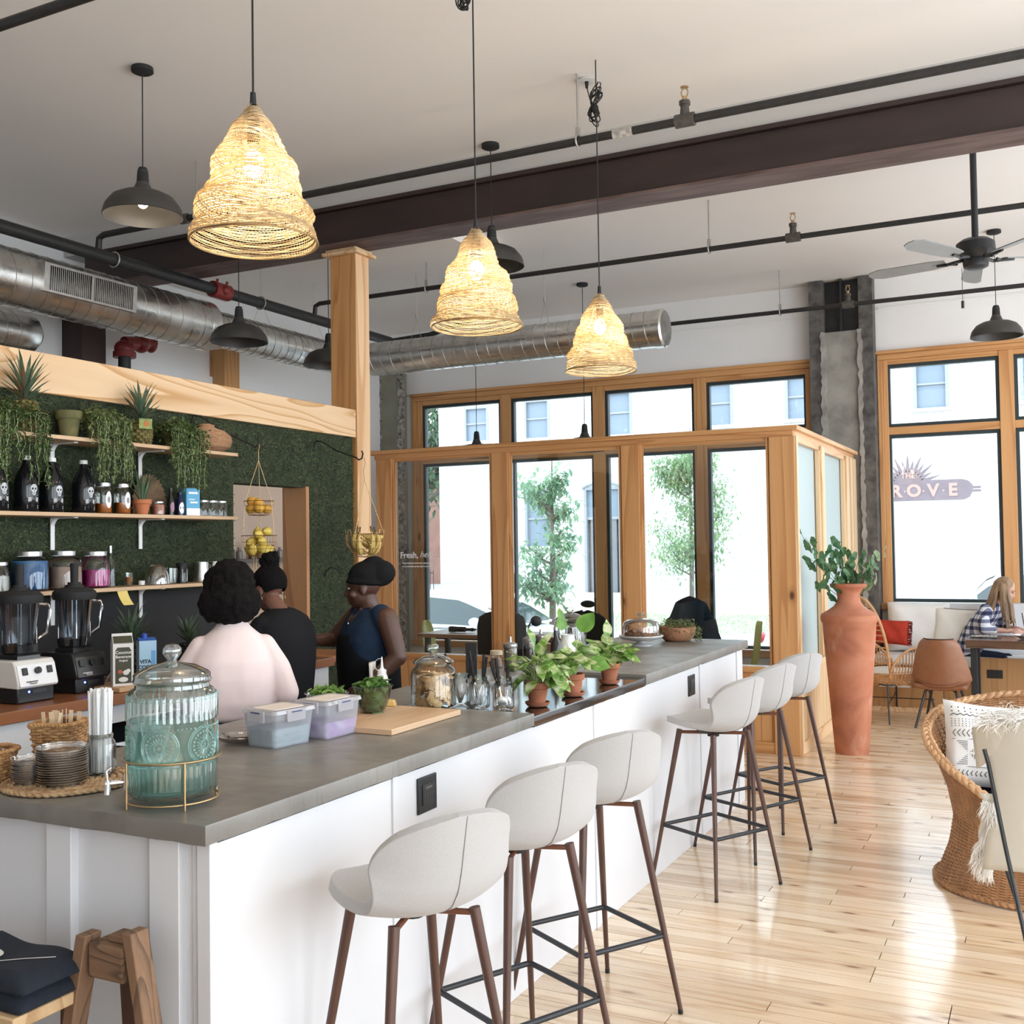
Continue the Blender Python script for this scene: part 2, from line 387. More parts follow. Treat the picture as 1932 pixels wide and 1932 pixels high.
RUB = M_('broken_plaster_edge', (.45, .42, .38), .95, col2=(.10, .08, .07), vs=22, bump=.9, bs=30, bd=.02)
c1 = thing('steel_column', 'concrete filled steel column between the two street windows', 'column', (-1.9, 11.65, 0))
part('concrete_infill', MB().box(-.18, .18, -.02, .14, 0, 3.9), CONC, c1, smooth=0)
part('flange', MB().box(-.33, -.18, -.05, .14, 0, 4.455), DSTEEL, c1, smooth=0); part('flange', MB().box(.18, .32, -.05, .14, 0, 4.455), DSTEEL, c1, smooth=0)
part('web', MB().box(-.18, .18, .07, .09, 3.9, 4.455).box(-.01, .01, -.04, .07, 3.9, 4.455), BLACK, c1, smooth=0)
part('plaster_scab', rough_strip(-.215, -.165, -.052, 0, 3.9, .012, 4, 90), CONC, c1, smooth=0); part('plaster_scab', rough_strip(.165, .205, -.052, 0, 3.9, .012, 5, 90), CONC, c1, smooth=0)
c2 = thing('plastered_column', 'exposed green-grey plaster column with a broken edge in the far corner', 'column', (-7.52, 11.7, 0))
part('plaster_face', MB().box(-.17, .11, -.1, .09, 0, 3.93), PLG, c2, smooth=0)
part('broken_edge', rough_strip(.09, .16, -.1, 0, 3.97, .018, 8, 110), RUB, c2, smooth=0)
part('broken_edge', rough_strip(-.19, -.155, -.1, 2.6, 3.97, .014, 9, 50), RUB, c2, smooth=0)
part('broken_edge', MB().box(-.18, .15, -.11, -.0, 3.93, 3.98), RUB, c2, smooth=0)
# brown steel column, white ledge and pine stub against the left wall
BROWN = M_('dark_red_oxide', (.040, .018, .017), .6, var=.3, vs=5)
solo('wall_column', MB().box(-7.7, -7.45, 6.60, 6.86, 0, 3.98), BROWN, 'dark brown steel column rising behind the timber header under the beam end', 'column')
solo('pine_stub_post', MB().box(-7.7, -7.5, 8.45, 8.68, 2.2, 3.75), OAKZ, 'short pine post on the far left wall seen above the header', 'post', bevel=.005)
struct('trim_2', MB().box(-7.7, -7.66, 6.95, 8.45, 2.2, 3.47), PLASTER)
# ================================================================ CEILING: beam, pipes, ducts, lamps, fan
def beam_mat():
    n = N('beam_red_oxide'); co = n.coord((.25, 1, 1)); c = n.ramp(n.noise(co, 4, 5), [(.35, (.020, .011, .010)), (.7, (.042, .022, .019))])
    return n.pbr(c, .55, 0, n.bump(n.noise(co, 20), .2, .01))
BEAM = beam_mat()
b = thing('steel_beam', 'dark red-oxide steel I-beam spanning under the ceiling', 'beam', (0, 6.6, 0))
part('lower_flange', MB().box(-7.45, 3.6, 0, .26, 3.98, 4.0), M_('worn_flange', (.15, .10, .09), .6, col2=(.07, .04, .035), vs=7, stretch=(.3, 2, 1)), b, smooth=0)
part('upper_flange', MB().box(-7.45, 3.6, 0, .26, 4.255, 4.285), BEAM, b, smooth=0)
part('web', MB().box(-7.45, 3.6, .12, .14, 4.0, 4.255).box(-7.45, 3.6, .03, .045, 4.0, 4.25), BEAM, b, smooth=0)
struct('trim_3', MB().box(-7.7, 3.6, 6.62, 6.95, 4.285, 4.46), M_('grey_soffit', (.50, .49, .475), .9))
struct('trim_4', MB().box(-7.7, -4.45, 6.95, 8.7, 4.30, 4.46), CEIL)
PIPE = M_('black_iron_pipe', (.022, .021, .021), .5, var=.4, vs=30)
ROD = M_('galvanised_rod', (.42, .40, .37), .5, .6)
REDV = M_('red_valve_paint', (.22, .022, .018), .45, var=.3, vs=20)
def sprinkler(P, x, y, z):
    m = MB(); m.cyl((x - .055, y, z), (x + .055, y, z), .038, n=12); m.cyl((x, y, z), (x, y, z + .085), .030, .024, 12)
    m.cyl((x, y, z + .085), (x, y, z + .11), .032, n=6); f = part('tee_fitting', m, IRON, P)
    h = MB(); h.cyl((x, y, z + .11), (x, y, z + .135), .014, n=8); h.tube([(x - .014, y, z + .135), (x - .02, y, z + .16), (x - .008, y, z + .185)], .004, 5); h.tube([(x + .014, y, z + .135), (x + .02, y, z + .16), (x + .008, y, z + .185)], .004, 5)
    h.cyl((x, y, z + .185), (x, y, z + .19), .024, n=10); part('sprinkler_head', h, BRASS, P)
IRON = M_('cast_iron', (.09, .08, .07), .7, var=.4, vs=40)
def rod(P, x, y, z, zt=4.46):
    m = MB(); m.cyl((x, y, z + .03), (x, y, zt), .006, n=6); m.box(x - .012, x + .012, y - .012, y + .012, z + .03, z + .08)
    m.tube([(x, y + .036 * math.cos(g), z + .036 * math.sin(g)) for g in [i * PI / 6 for i in range(12)]], .006, 5, closed=True); part('hanger', m, ROD, P)
p1_ = thing('sprinkler_pipe', 'black sprinkler pipe running just in front of the steel beam', 'pipe', (0, 5.75, 4.06))
part('pipe', MB().tube([(-6.32, 0, -.10), (-6.31, 0, -.02), (-6.26, 0, 0), (3.5, 0, 0)], .024, 14), PIPE, p1_)
rod(p1_, -2.41, 0, 0, .4); rod(p1_, -5.35, 0, 0, .4); sprinkler(p1_, -1.76, 0, 0)
part('paper_tag', MB().cyl((-2.19, 0, 0), (-2.07, 0, 0), .0255, n=12), M_('old_paper_tag', (.6, .57, .52), .8, var=.5, vs=40), p1_); part('coupling', MB().cyl((-5.5, 0, 0), (-5.43, 0, 0), .036, n=12), IRON, p1_)
p2_ = thing('sprinkler_pipe', 'black sprinkler pipe in the middle of the room beyond the beam', 'pipe', (0, 8.4, 4.06))
part('pipe', MB().tube([(-6.32, 0, -.10), (-6.31, 0, -.02), (-6.26, 0, 0), (3.5, 0, 0)], .022, 12), PIPE, p2_); rod(p2_, -2.39, 0, 0, .4); rod(p2_, -5.05, 0, 0, .4); sprinkler(p2_, -1.72, 0, 0)
p3_ = thing('sprinkler_pipe', 'black sprinkler pipe closest to the street windows', 'pipe', (0, 10.95, 4.03))
part('pipe', MB().cyl((-3.75, 0, 0), (3.5, 0, 0), .022, n=12), PIPE, p3_); rod(p3_, -2.39, 0, 0, .43); sprinkler(p3_, -1.72, 0, 0)
p4_ = thing('sprinkler_pipe', 'black sprinkler pipe crossing the top left corner of the picture', 'pipe', (0, 3.22, 4.06))
part('pipe', MB().tube([(-6.32, 0, -.10), (-6.31, 0, -.02), (-6.26, 0, 0), (3.5, 0, 0)], .024, 12), PIPE, p4_)
mp_ = thing('main_pipe', 'thick black sprinkler main with a red coupling above the duct', 'pipe', (-6.32, 0, 3.915))
part('pipe', MB().cyl((0, 1.0, 0), (0, 9.73, 0), .048, n=16), PIPE, mp_)
m = MB()
m.cyl((0, 6.97, 0), (0, 7.17, 0), .07, n=14); m.cyl((0, 7.01, 0), (.03, 7.01, .09), .012, n=6); m.cyl((0, 7.13, 0), (.03, 7.13, .09), .012, n=6); m.ell((.06, 7.07, 0), .042)
part('coupling', m, REDV, mp_); part('branch', MB().tube([(0, 9.73, 0), (.4, 9.9, .06), (1.2, 9.55, .1)], .028, 10), PIPE, mp_)
for yy in (4.0, 5.9, 7.6, 8.9): part('strap', MB().tube([(.058 * math.cos(g), yy, .058 * math.sin(g)) for g in [i * PI / 7 for i in range(14)]], .006, 5, closed=True), ROD, mp_)
m = MB(); m.cyl((0, 0, 0), (0, 0, 3.42), .055, n=14)
vp = thing('riser_pipe', 'dark vertical riser pipe topped by a red valve behind the header', 'pipe', (-7.35, 6.98, 0)); part('pipe', m, PIPE, vp)
m = MB(); m.ell((0, 0, 3.5), (.09, .09, .08)); m.cyl((0, 0, 3.42), (0, 0, 3.47), .1, n=14); m.cyl((0, 0, 3.55), (0, .3, 3.6), .06, n=12); m.ell((0, .2, 3.58), (.09, .07, .09)); m.ell((0, .32, 3.6), (.07, .05, .09)); part('valve', m, REDV, vp)
# ducts
def duct_mat():
    n = N('galvanised_duct'); co = n.coord((1, 1, 1)); c = n.ramp(n.noise(co, 9, 5), [(.3, (.62, .62, .60)), (.7, (.80, .80, .78))])
    return n.pbr(c, n.ramp(n.noise(co, 5, 3), [(.3, (.22,) * 3), (.7, (.36,) * 3)]), 1, n.bump(n.noise(n.coord((1, 1, 1)), 3.5, 2), .09, .03))
DUCT = duct_mat()
def spiral(mb, p0, p1, r, pitch=.09, rr=.003, n=28):
    a = Vector(p0); d = Vector(p1) - a; L = d.length; d.normalize(); u = d.orthogonal().normalized(); v = d.cross(u); k = int(L / pitch * n)
    return mb.tube([a + d * (L * i / k) + (u * math.cos(2 * PI * i / n) + v * math.sin(2 * PI * i / n)) * (r + .001) for i in range(k + 1)], rr, 4, cap=False)
SEAM = M_('duct_seam', (.42, .40, .36), .4, .9)
dx, dz = -6.4, 3.6
D = thing('spiral_duct', 'large galvanised spiral duct with a slotted grille along the left wall', 'duct', (dx, 0, dz))
part('duct_body', MB().tube([(0, .5, 0), (0, 6.88, 0), (0, 6.95, 0), (0, 7.04, 0)], [.205, .205, .205, .16], 36), DUCT, D)
part('seam', spiral(MB(), (0, .5, 0), (0, 6.88, 0), .205, .13), SEAM, D)
part('reducer_collar', MB().cyl((0, 6.86, 0), (0, 6.96, 0), .211, n=36), DUCT, D)
part('duct_body', MB().tube([(0, 7.0, 0), (0, 8.55, 0), (.03, 8.78, 0), (.14, 8.95, 0), (.33, 9.03, 0)], .155, 32), DUCT, D)
part('seam', spiral(MB(), (0, 7.0, 0), (0, 8.55, 0), .155, .10), SEAM, D); part('reducer_collar', MB().cyl((0, 8.12, 0), (0, 8.16, 0), .16, n=30), DUCT, D)
for yy in (7.7, 8.5):
    part('hanger_wire', MB().tube([(-.12, yy, .11), (0, yy, .36), (.12, yy, .11)], .0022, 4).tube([(0, yy, .36), (0, yy, .86)], .0022, 4).cyl((0, yy, .36), (0, yy, .40), .012, n=8), ROD, D)
gm = Matrix.Translation((.15, 5.56, .01)) @ Matrix.Rotation(math.radians(4), 4, 'Y')
g = MB(); g.box(.02, .085, -.42, .42, -.10, -.085, gm); g.box(.02, .085, -.42, .42, .085, .10, gm); g.box(.02, .085, -.42, -.38, -.085, .085, gm); g.box(.02, .085, .38, .42, -.085, .085, gm); g.box(.02, .085, -.012, .012, -.085, .085, gm)
gr = part('grille_frame', g, STEEL, D, smooth=0); part('grille_back', MB().box(.015, .035, -.4, .4, -.09, .09, gm), BLACKM, gr, smooth=0)
g = MB()
for k in range(44):
    yy = -.372 + k * .0173
    if abs(yy) > .015: g.box(.045, .08, yy - .0028, yy + .0028, -.085, .085, gm)
part('louvre', g, STEEL, gr, smooth=0, kind='stuff')
D2 = thing('cross_duct', 'galvanised spiral duct with a capped end crossing toward the middle of the room', 'duct', (0, 9.03, 3.59))
part('duct_body', MB().cyl((-6.08, 0, 0), (-3.03, 0, 0), .165, n=36), DUCT, D2); part('seam', spiral(MB(), (-6.05, 0, 0), (-3.1, 0, 0), .165, .12), SEAM, D2)
part('end_cap', MB().tube([(-3.06, 0, 0), (-2.99, 0, 0), (-2.975, 0, 0)], [.172, .172, .155], 36), DUCT, D2)
for xx in (-5.55, -4.15): part('hanger_wire', MB().tube([(xx, -.12, .11), (xx, 0, .36), (xx, .12, .11)], .0022, 4).tube([(xx, 0, .36), (xx, 0, .87)], .0022, 4).cyl((xx, 0, .36), (xx, 0, .41), .012, n=8), ROD, D2)
D3 = thing('short_duct', 'short galvanised duct end below the large duct at the left edge', 'duct', (-7.2, 0, 3.42))
part('duct_body', MB().tube([(0, 3.0, 0), (0, 5.72, 0), (0, 5.86, 0), (0, 5.92, 0)], [.155, .155, .145, .09], 30), DUCT, D3); part('seam', spiral(MB(), (0, 3, 0), (0, 5.7, 0), .155, .12), SEAM, D3)
# ---- woven pendants
def shade_mat():
    n = N('gold_mesh'); d = n.n('BsdfDiffuse'); t = n.n('BsdfTranslucent'); g = n.n('BsdfGlossy'); g.inputs[1].default_value = .35
    c = n.ramp(n.noise(n.coord(), 40, 3), [(.3, (.58, .44, .26)), (.7, (.84, .70, .48))])
    for x in (d, t, g): n.l(c, x.inputs[0])
    a = n.n('MixShader'); a.inputs[0].default_value = .45; n.l(d.outputs[0], a.inputs[1]); n.l(t.outputs[0], a.inputs[2])
    b_ = n.n('MixShader'); b_.inputs[0].default_value = .22; n.l(a.outputs[0], b_.inputs[1]); n.l(g.outputs[0], b_.inputs[2]); n.l(b_.outputs[0], n.out.inputs[0]); return n.m
SHADE = shade_mat()
BULB = EMIT('warm_bulb', (1.0, .88, .68), 45)
prof = [(0, .015), (.04, .030), (.09, .068), (.16, .098), (.20, .110), (.215, .122), (.24, .132), (.27, .138), (.285, .152), (.31, .158), (.335, .160), (.35, .174), (.375, .182), (.40, .182), (.412, .172), (.425, .178), (.45, .190), (.475, .196), (.485, .200)]
def pr(h):
    for (a, ra), (b_, rb) in zip(prof, prof[1:]):
        if h <= b_: t = (h - a) / (b_ - a); return ra + (rb - ra) * t
    return prof[-1][1]
def woven(label, loc, zb, seed, bulb=9):
    T = thing('woven_pendant', label, 'pendant lamp', (loc[0], loc[1], 0), 0, 'woven pendants over the bar'); r = random.Random(seed); H = .455
    m = MB(); n = 46; turns = 78; pts = []
    ph = [r.uniform(0, 6.28) for _ in range(4)]
    for i in range(turns * n):
        t = i / (turns * n); g_ = 2 * PI * i / n; h = .03 + (H - .03) * t
        wv = (.006 * math.sin(2 * g_ + ph[0] + h * 30) + .004 * math.sin(3 * g_ + ph[1] - h * 50)) * min(1, h / .2) * (1 - max(0, (h - .44) / .045))
        q = pr(h * 1.066) + wv + .0028 * math.sin(h * 330)
        pts.append((math.cos(g_) * q, math.sin(g_) * q, zb + H - h + wv * .9 + .0008 * math.sin(g_ * 11.5)))
    m.tube(pts, .00155, 4, cap=False, flat=1.1)
    part('mesh_shade', m, SHADE, T)
    m = MB(); nv = 96
    for k in range(nv):
        g_ = 2 * PI * k / nv; L = []
        for i in range(56):
            h = .02 + (H - .02) * i / 55; wv = (.006 * math.sin(2 * g_ + ph[0] + h * 30) + .004 * math.sin(3 * g_ + ph[1] - h * 50)) * min(1, h / .2) * (1 - max(0, (h - .44) / .045))
            q = pr(h * 1.066) + wv + (.0025 if i % 2 else -.0015); gg = g_ + (.02 if i % 2 else -.02); L.append((math.cos(gg) * q, math.sin(gg) * q, zb + H - h + wv * .9))
        m.tube(L, .0009, 3, cap=False)
    part('strands', m, SHADE, T, kind='stuff')
    part('rim_wire', MB().tube([(math.cos(a) * .201, math.sin(a) * .201, zb + .002) for a in [2 * PI * i / 48 for i in range(48)]], .003, 6, closed=True), BRASS, T)
    fr = MB()
    for k in range(5):
        a = 2 * PI * k / 5; fr.tube([(math.cos(a) * q_, math.sin(a) * q_, zb + H - h_) for h_, q_ in ((.01, .015), (.09, .066), (.17, .098))], .0016, 5)
    part('wire_frame', fr, BRASS, T)
    part('cord', MB().tube([(0, 0, zb + H - .06), (0, 0, 4.455)], .0035, 6), BLACKM, T)
    part('socket', MB().cyl((0, 0, zb + H - .14), (0, 0, zb + H - .05), .02, n=12).cyl((0, 0, zb + H - .01), (0, 0, zb + H + .03), .011, .009, 10), BLACKM, T)
    part('bulb', MB().ell((0, 0, zb + H - .20), (.034, .034, .045)), BULB, T)
    l = bpy.data.lights.new('bulb_light', 'POINT'); l.energy = bulb; l.color = (1, .84, .60); l.shadow_soft_size = .03
    o = bpy.data.objects.new('bulb_light', l); COL.objects.link(o); o.parent = T; o.location = (0, 0, zb + H - .28)
    return T
woven('large woven brass-wire pendant lamp nearest the camera, at upper left', (-2.24, 2.665), 2.672, 1)
woven('woven brass-wire pendant lamp in the middle of the row of three', (-2.24, 4.155), 2.662, 2)
woven('woven brass-wire pendant lamp farthest along the bar', (-2.24, 5.62), 2.67, 3)
# ---- dome pendants
def dome(label, x, y, zrim, tilt=0, lit=False, canopy=True):
    T = thing('dome_pendant', label, 'pendant lamp', (x, y, 0), 0, 'black dome pendants'); R_ = .223
    pr_ = [(.03, .26), (.032, .20), (.055, .148), (.06, .143), (.12, .130), (.17, .105), (.205, .06), (.215, .035), (.223, .0), (.219, -.003), (.211, .033), (.19, .072), (.15, .105), (.10, .122), (.03, .128)]
    M = Matrix.Rotation(tilt, 4, 'X')
    part('shade', MB().lathe(pr_, 40).xf(Matrix.Translation((0, 0, zrim)) @ M), DOMEM, T, smooth=35)
    part('socket', MB().lathe([(.0, .285), (.022, .28), (.030, .26), (.038, .145), (.0, .14)], 20).xf(Matrix.Translation((0, 0, zrim)) @ M), BLACKM, T)
    part('cord', MB().cyl((0, 0, zrim + .27), (0, 0, 4.455), .0035, n=6), BLACKM, T)
    part('canopy', MB().lathe([(0, 4.46), (.06, 4.46), (.062, 4.435), (.05, 4.428), (0, 4.427)], 24), BLACKM, T)
    part('bulb', MB().ell((0, 0, zrim + .085), (.032, .032, .04)), BULBD if lit else WHITEP, T)
    if lit:
        l = bpy.data.lights.new('bulb_light', 'POINT'); l.energy = 3; l.color = (1, .82, .6); l.shadow_soft_size = .03
        o = bpy.data.objects.new('bulb_light', l); COL.objects.link(o); o.parent = T; o.location = (0, 0, zrim + .03)
    return T
DOMEM = M_('dark_bronze_enamel', (.045, .042, .038), .5, var=.2, vs=10)
BULBD = EMIT('warm_small_bulb', (1, .85, .65), 9)
dome('black dome pendant with a glowing bulb left of the large woven lamp', -4.57, 4.48, 3.60, .0, True)
dome('black dome pendant half hidden behind the middle woven lamp', -3.37, 6.48, 3.61)
dome('black dome pendant hanging low over the timber header', -5.62, 6.50, 3.31)
dome('black dome pendant mostly hidden behind the pine post', -5.57, 7.6, 3.28)
dome('black dome pendant at the right edge under the fan', -.37, 10.5, 3.50)
dome('black dome pendant inside the glazed room, right one', -4.36, 10.45, 2.68)
dome('black dome pendant inside the glazed room, left one', -5.66, 10.45, 2.68)
# ---- cord bundles
def bundle(label, x, y, n, s, seed):
    T = thing('cord_bundle', label, 'cord', (x, y, 4.455)); r = random.Random(seed); m = MB()
    for k in range(n):
        w_, h_, o_ = r.uniform(.02, .05) * s, r.uniform(.08, .15) * s, r.uniform(-.015, .015)
        L = []
        for i in range(26):
            a = 2 * PI * i / 26; L.append((o_ * .6 + w_ * .75 * math.sin(2 * a + .15 * k) + .010 * math.cos(a), .012 * math.sin(a + k), -.15 * s + h_ * .85 * math.cos(a)))
        m.tube(L, .0036, 5, closed=True)
    m.tube([(-.05, 0, 0), (-.045, 0, -.06), (-.03, 0, -.12), (0, 0, -.1), (.02, 0, -.02)], .0036, 5); part('coiled_cord', m, BLACKM, T)
    part('plug', MB().cyl((-.05, 0, 0), (-.05, 0, -.045), .014, .008, 8), BLACKM, T)
    part('cord_tie', MB().ell((0, 0, -.17 * s), (.022, .02, .03)), BLACKM, T)
    part('ceiling_hook_plate', MB().lathe([(0, 0), (.055, 0), (.06, -.006), (0, -.008)], 18, c=(-.05, 0, 0)), WHITEP, T)
bundle('coil of black cord hooked to the ceiling at the top edge', -2.36, 4.30, 9, 1.0, 5)
bundle('coil of black cord hooked to the ceiling beside the hanger rod', -2.34, 5.85, 7, 1.05, 9)
# ---- ceiling fan
F_ = thing('ceiling_fan', 'black ceiling fan with grey blades on a long rod', 'fan', (-.40, 8.0, 0))
part('rod', MB().cyl((0, 0, 3.72), (0, 0, 4.455), .022, n=12), BLACK, F_)
part('motor', MB().lathe([(0, 3.76), (.09, 3.755), (.125, 3.73), (.13, 3.67), (.10, 3.64), (.075, 3.62), (.085, 3.60), (.08, 3.565), (.05, 3.55), (0, 3.548)], 28), BLACK, F_)
BLADE = M_('grey_blade', (.30, .31, .31), .5, var=.1, vs=8)
for k, a in enumerate((168, 240, 312, 24, 96)):
    M = Matrix.Translation((0, 0, 3.625)) @ Matrix.Rotation(math.radians(a), 4, 'Z')
    Mb = M @ Matrix.Rotation(math.radians(13), 4, 'X'); bl = MB().prism([(.2, -.045), (.3, -.062), (.66, -.07), (.73, -.04), (.745, 0), (.73, .04), (.66, .07), (.3, .062), (.2, .045)], -.004, .004, 'z').xf(Mb)
    q = part('blade', bl, BLADE, F_, smooth=0); part('blade_iron', MB().tube([(.07, 0, 0), (.13, .03, -.012), (.19, 0, -.012), (.26, 0, -.008)], .012, 6).tube([(.13, -.03, -.012), (.19, .02, -.012)], .01, 5).xf(M), BLACK, q)
part('pull_chain', MB().cyl((-.09, 0, 3.57), (-.09, 0, 3.34), .002, n=4).cyl((-.09, 0, 3.34), (-.09, 0, 3.29), .010, n=8), BLACK, F_)
# ================================================================ BAR COUNTER AND STOOLS
def concrete():
    n = N('polished_concrete'); co = n.coord((1, 1, 1)); a = n.ramp(n.noise(co, 2.2, 6, .3), [(.3, (.15, .137, .12)), (.55, (.20, .186, .165)), (.75, (.26, .245, .22))])
    s = n.ramp(n.noise(n.coord((1, 6, 1)), 7, 4), [(.55, (1, 1, 1)), (.72, (.72, .70, .68))]); c = n.mix(.8, a, s, 'MULTIPLY')
    v = n.n('TexVoronoi'); n.l(co, v.inputs['Vector']); v.inputs['Scale'].default_value = 26; p = n.ramp(v.outputs['Distance'], [(0, (.25,) * 3), (.06, (.4,) * 3), (.09, (1, 1, 1))]); c = n.mix(.5, c, p, 'MULTIPLY')
    return n.pbr(c, n.ramp(n.noise(co, 5, 3), [(.3, (.28,) * 3), (.7, (.5,) * 3)]), 0, n.bump(n.noise(co, 30, 4), .25, .003))
CONCP = concrete()
EDGEC = None
bar = thing('bar_counter', 'white panelled bar counter running toward the windows', 'counter', (-1.83, 2.0, 0))
part('carcass', MB().box(-.94, -.02, .03, 5.02, .0, .978), WHITE, bar)
ys = [0.0, .80, 2.43, 4.04, 4.84, 5.02]
for a, b_ in zip(ys, ys[1:]): part('front_panel', MB().box(-.02, 0, a + .0, b_ - .0015, .0, .983), WHITE, bar, bevel=.0008)
for yy, w_ in ((.80, .026), (2.43, .045), (4.04, .03), (4.86, .05)): part('batten', MB().box(0, .007, yy - .003, yy - .003 + w_, .0, .99), WHITE, bar, bevel=.001)
xs = [-.87, -.46, -.0]
part('end_panel', MB().box(-.97, -.004, .018, .032, 0, .983), WHITE, bar)
for xx, w_ in ((-.94, .09), (-.558, .092), (-.192, .098), (-.06, .022), (-.036, .042)): part('batten', MB().box(xx, xx + w_, -.007 if w_ > .03 else .004, .02, 0, .99), WHITE, bar, bevel=.002)
def slab(name, label, x0, x1, y0, y1, z0, z1, mat, seed, amp=.0012):
    r = random.Random(seed); mb = MB(); L = []
    def edge(a, b_):
        n_ = max(2, int((Vector(b_) - Vector(a)).length / .05)); return [Vector(a).lerp(Vector(b_), i / n_) for i in range(n_)]
    pts = edge((x0, y0), (x1, y0)) + edge((x1, y0), (x1, y1)) + edge((x1, y1), (x0, y1)) + edge((x0, y1), (x0, y0)); n_ = len(pts)
    top = [(p.x, p.y, z1) for p in pts]; mid = [(p.x, p.y, z1 - .004) for p in pts]; low = [(p.x + r.uniform(-amp, amp), p.y + r.uniform(-amp, amp), z0 + r.uniform(-amp, amp) * 1.3) for p in pts]
    cx, cy = (x0 + x1) / 2, (y0 + y1) / 2; top = [(cx + (p[0] - cx) * (1 - .003 / abs(x1 - x0)), cy + (p[1] - cy) * (1 - .003 / abs(y1 - y0)), p[2]) for p in top]
    mb.add(top + mid + low, [tuple(range(n_)), tuple(reversed(range(2 * n_, 3 * n_)))] + [(i + n_, (i + 1) % n_ + n_, (i + 1) % n_, i) for i in range(n_)] + [(i + 2 * n_, (i + 1) % n_ + 2 * n_, (i + 1) % n_ + n_, i + n_) for i in range(n_)])
    return solo(name, mb, mat, label, 'countertop', smooth=30)
slab('concrete_countertop', 'near grey concrete slab of the bar, under the glass dispenser', -2.80, -1.812, 1.965, 3.785, .992, 1.04, CONCP, 1)
slab('concrete_countertop', 'far grey concrete slab of the bar, under the cake stand', -2.72, -1.812, 5.085, 7.10, .992, 1.04, CONCP, 2)
slab('concrete_ledge', 'narrow concrete strip behind the black inset, under the spice shakers', -2.72, -2.42, 3.787, 5.083, .992, 1.04, CONCP, 3)
GLOSSB = M_('gloss_black_inset', (.014, .012, .012), .09, coat=.6)
slab('black_inset', 'glossy black worktop inset in the middle of the bar, under the potted plants', -2.418, -1.815, 3.788, 5.083, .985, 1.026, GLOSSB, 4, .0006)
OUT = M_('black_outlet', (.010, .011, .013), .35)
for nm, yy, zz, lb in (('a', 3.0, .896, 'black electrical outlet on the white bar front nearest the camera'), ('b', 5.88, .89, 'small black electrical outlet on the far end of the bar front')):
    T = thing('power_outlet', lb, 'outlet', (-1.83, yy, zz)); part('face_plate', MB().box(.0, .008, -.058, .058, -.058, .058), OUT, T, bevel=.003)
    q = part('socket_insert', MB().box(.008, .0115, -.034, .034, -.034, .034), M_('outlet_insert', (.02, .021, .022), .3), T, bevel=.002)
    m = MB()
    for a in (-.016, .016):
        for c_ in (-.006, .006): m.box(.0115, .0122, a + c_ - .0012, a + c_ + .0012, -.008, .004)
    m.box(.0115, .0125, -.02, .02, .018, .026); part('socket_slots', m, M_('slot_grey', (.09, .09, .09), .5), q)
# ---------------------------------------------------------------- stools
FAB = M_('oatmeal_fabric', (.43, .42, .415), .95, var=.08, vs=220, bump=.25, bs=900, bd=.001, sheen=.2)
WALN = M_('walnut_metal_leg', (.095, .042, .028), .38, var=.35, vs=25, stretch=(1, 1, .2))
FOOTR = M_('black_footrest', (.016, .018, .022), .45)
SP = [(.225, .792, .02), (.220, .797, .075), (.195, .800, .125), (.14, .796, .172), (.07, .786, .196), (0, .777, .206), (-.07, .772, .205), (-.125, .778, .202), (-.165, .80, .204), (-.19, .84, .209), (-.203, .885, .213), (-.212, .93, .210), (-.219, .967, .198), (-.225, .998, .172), (-.229, 1.018, .125), (-.231, 1.030, .07), (-.232, 1.034, .015)]
def shell_fn(off=0.0):
    def fn(u, v):
        i = v * (len(SP) - 1); k = min(int(i), len(SP) - 2); t = i - k; f, z, w_ = [SP[k][j] + (SP[k + 1][j] - SP[k][j]) * t for j in range(3)]
        s = -math.cos(u * PI); s = math.sin(u * PI - PI / 2)
        a = v; sm = lambda e0, e1: (lambda t: t * t * (3 - 2 * t))(max(0, min(1, (a - e0) / (e1 - e0))))
        fw = .085 * sm(.34, .66) * (1 - .35 * sm(.75, 1)); q = abs(s * w_ / .216) ** 2.2; rr_ = .030 * (1 - sm(.5, .8)) + .022 * math.exp(-((a - .52) / .13) ** 2)
        return (f + fw * q - off, s * w_, z + rr_ * q)
    return fn
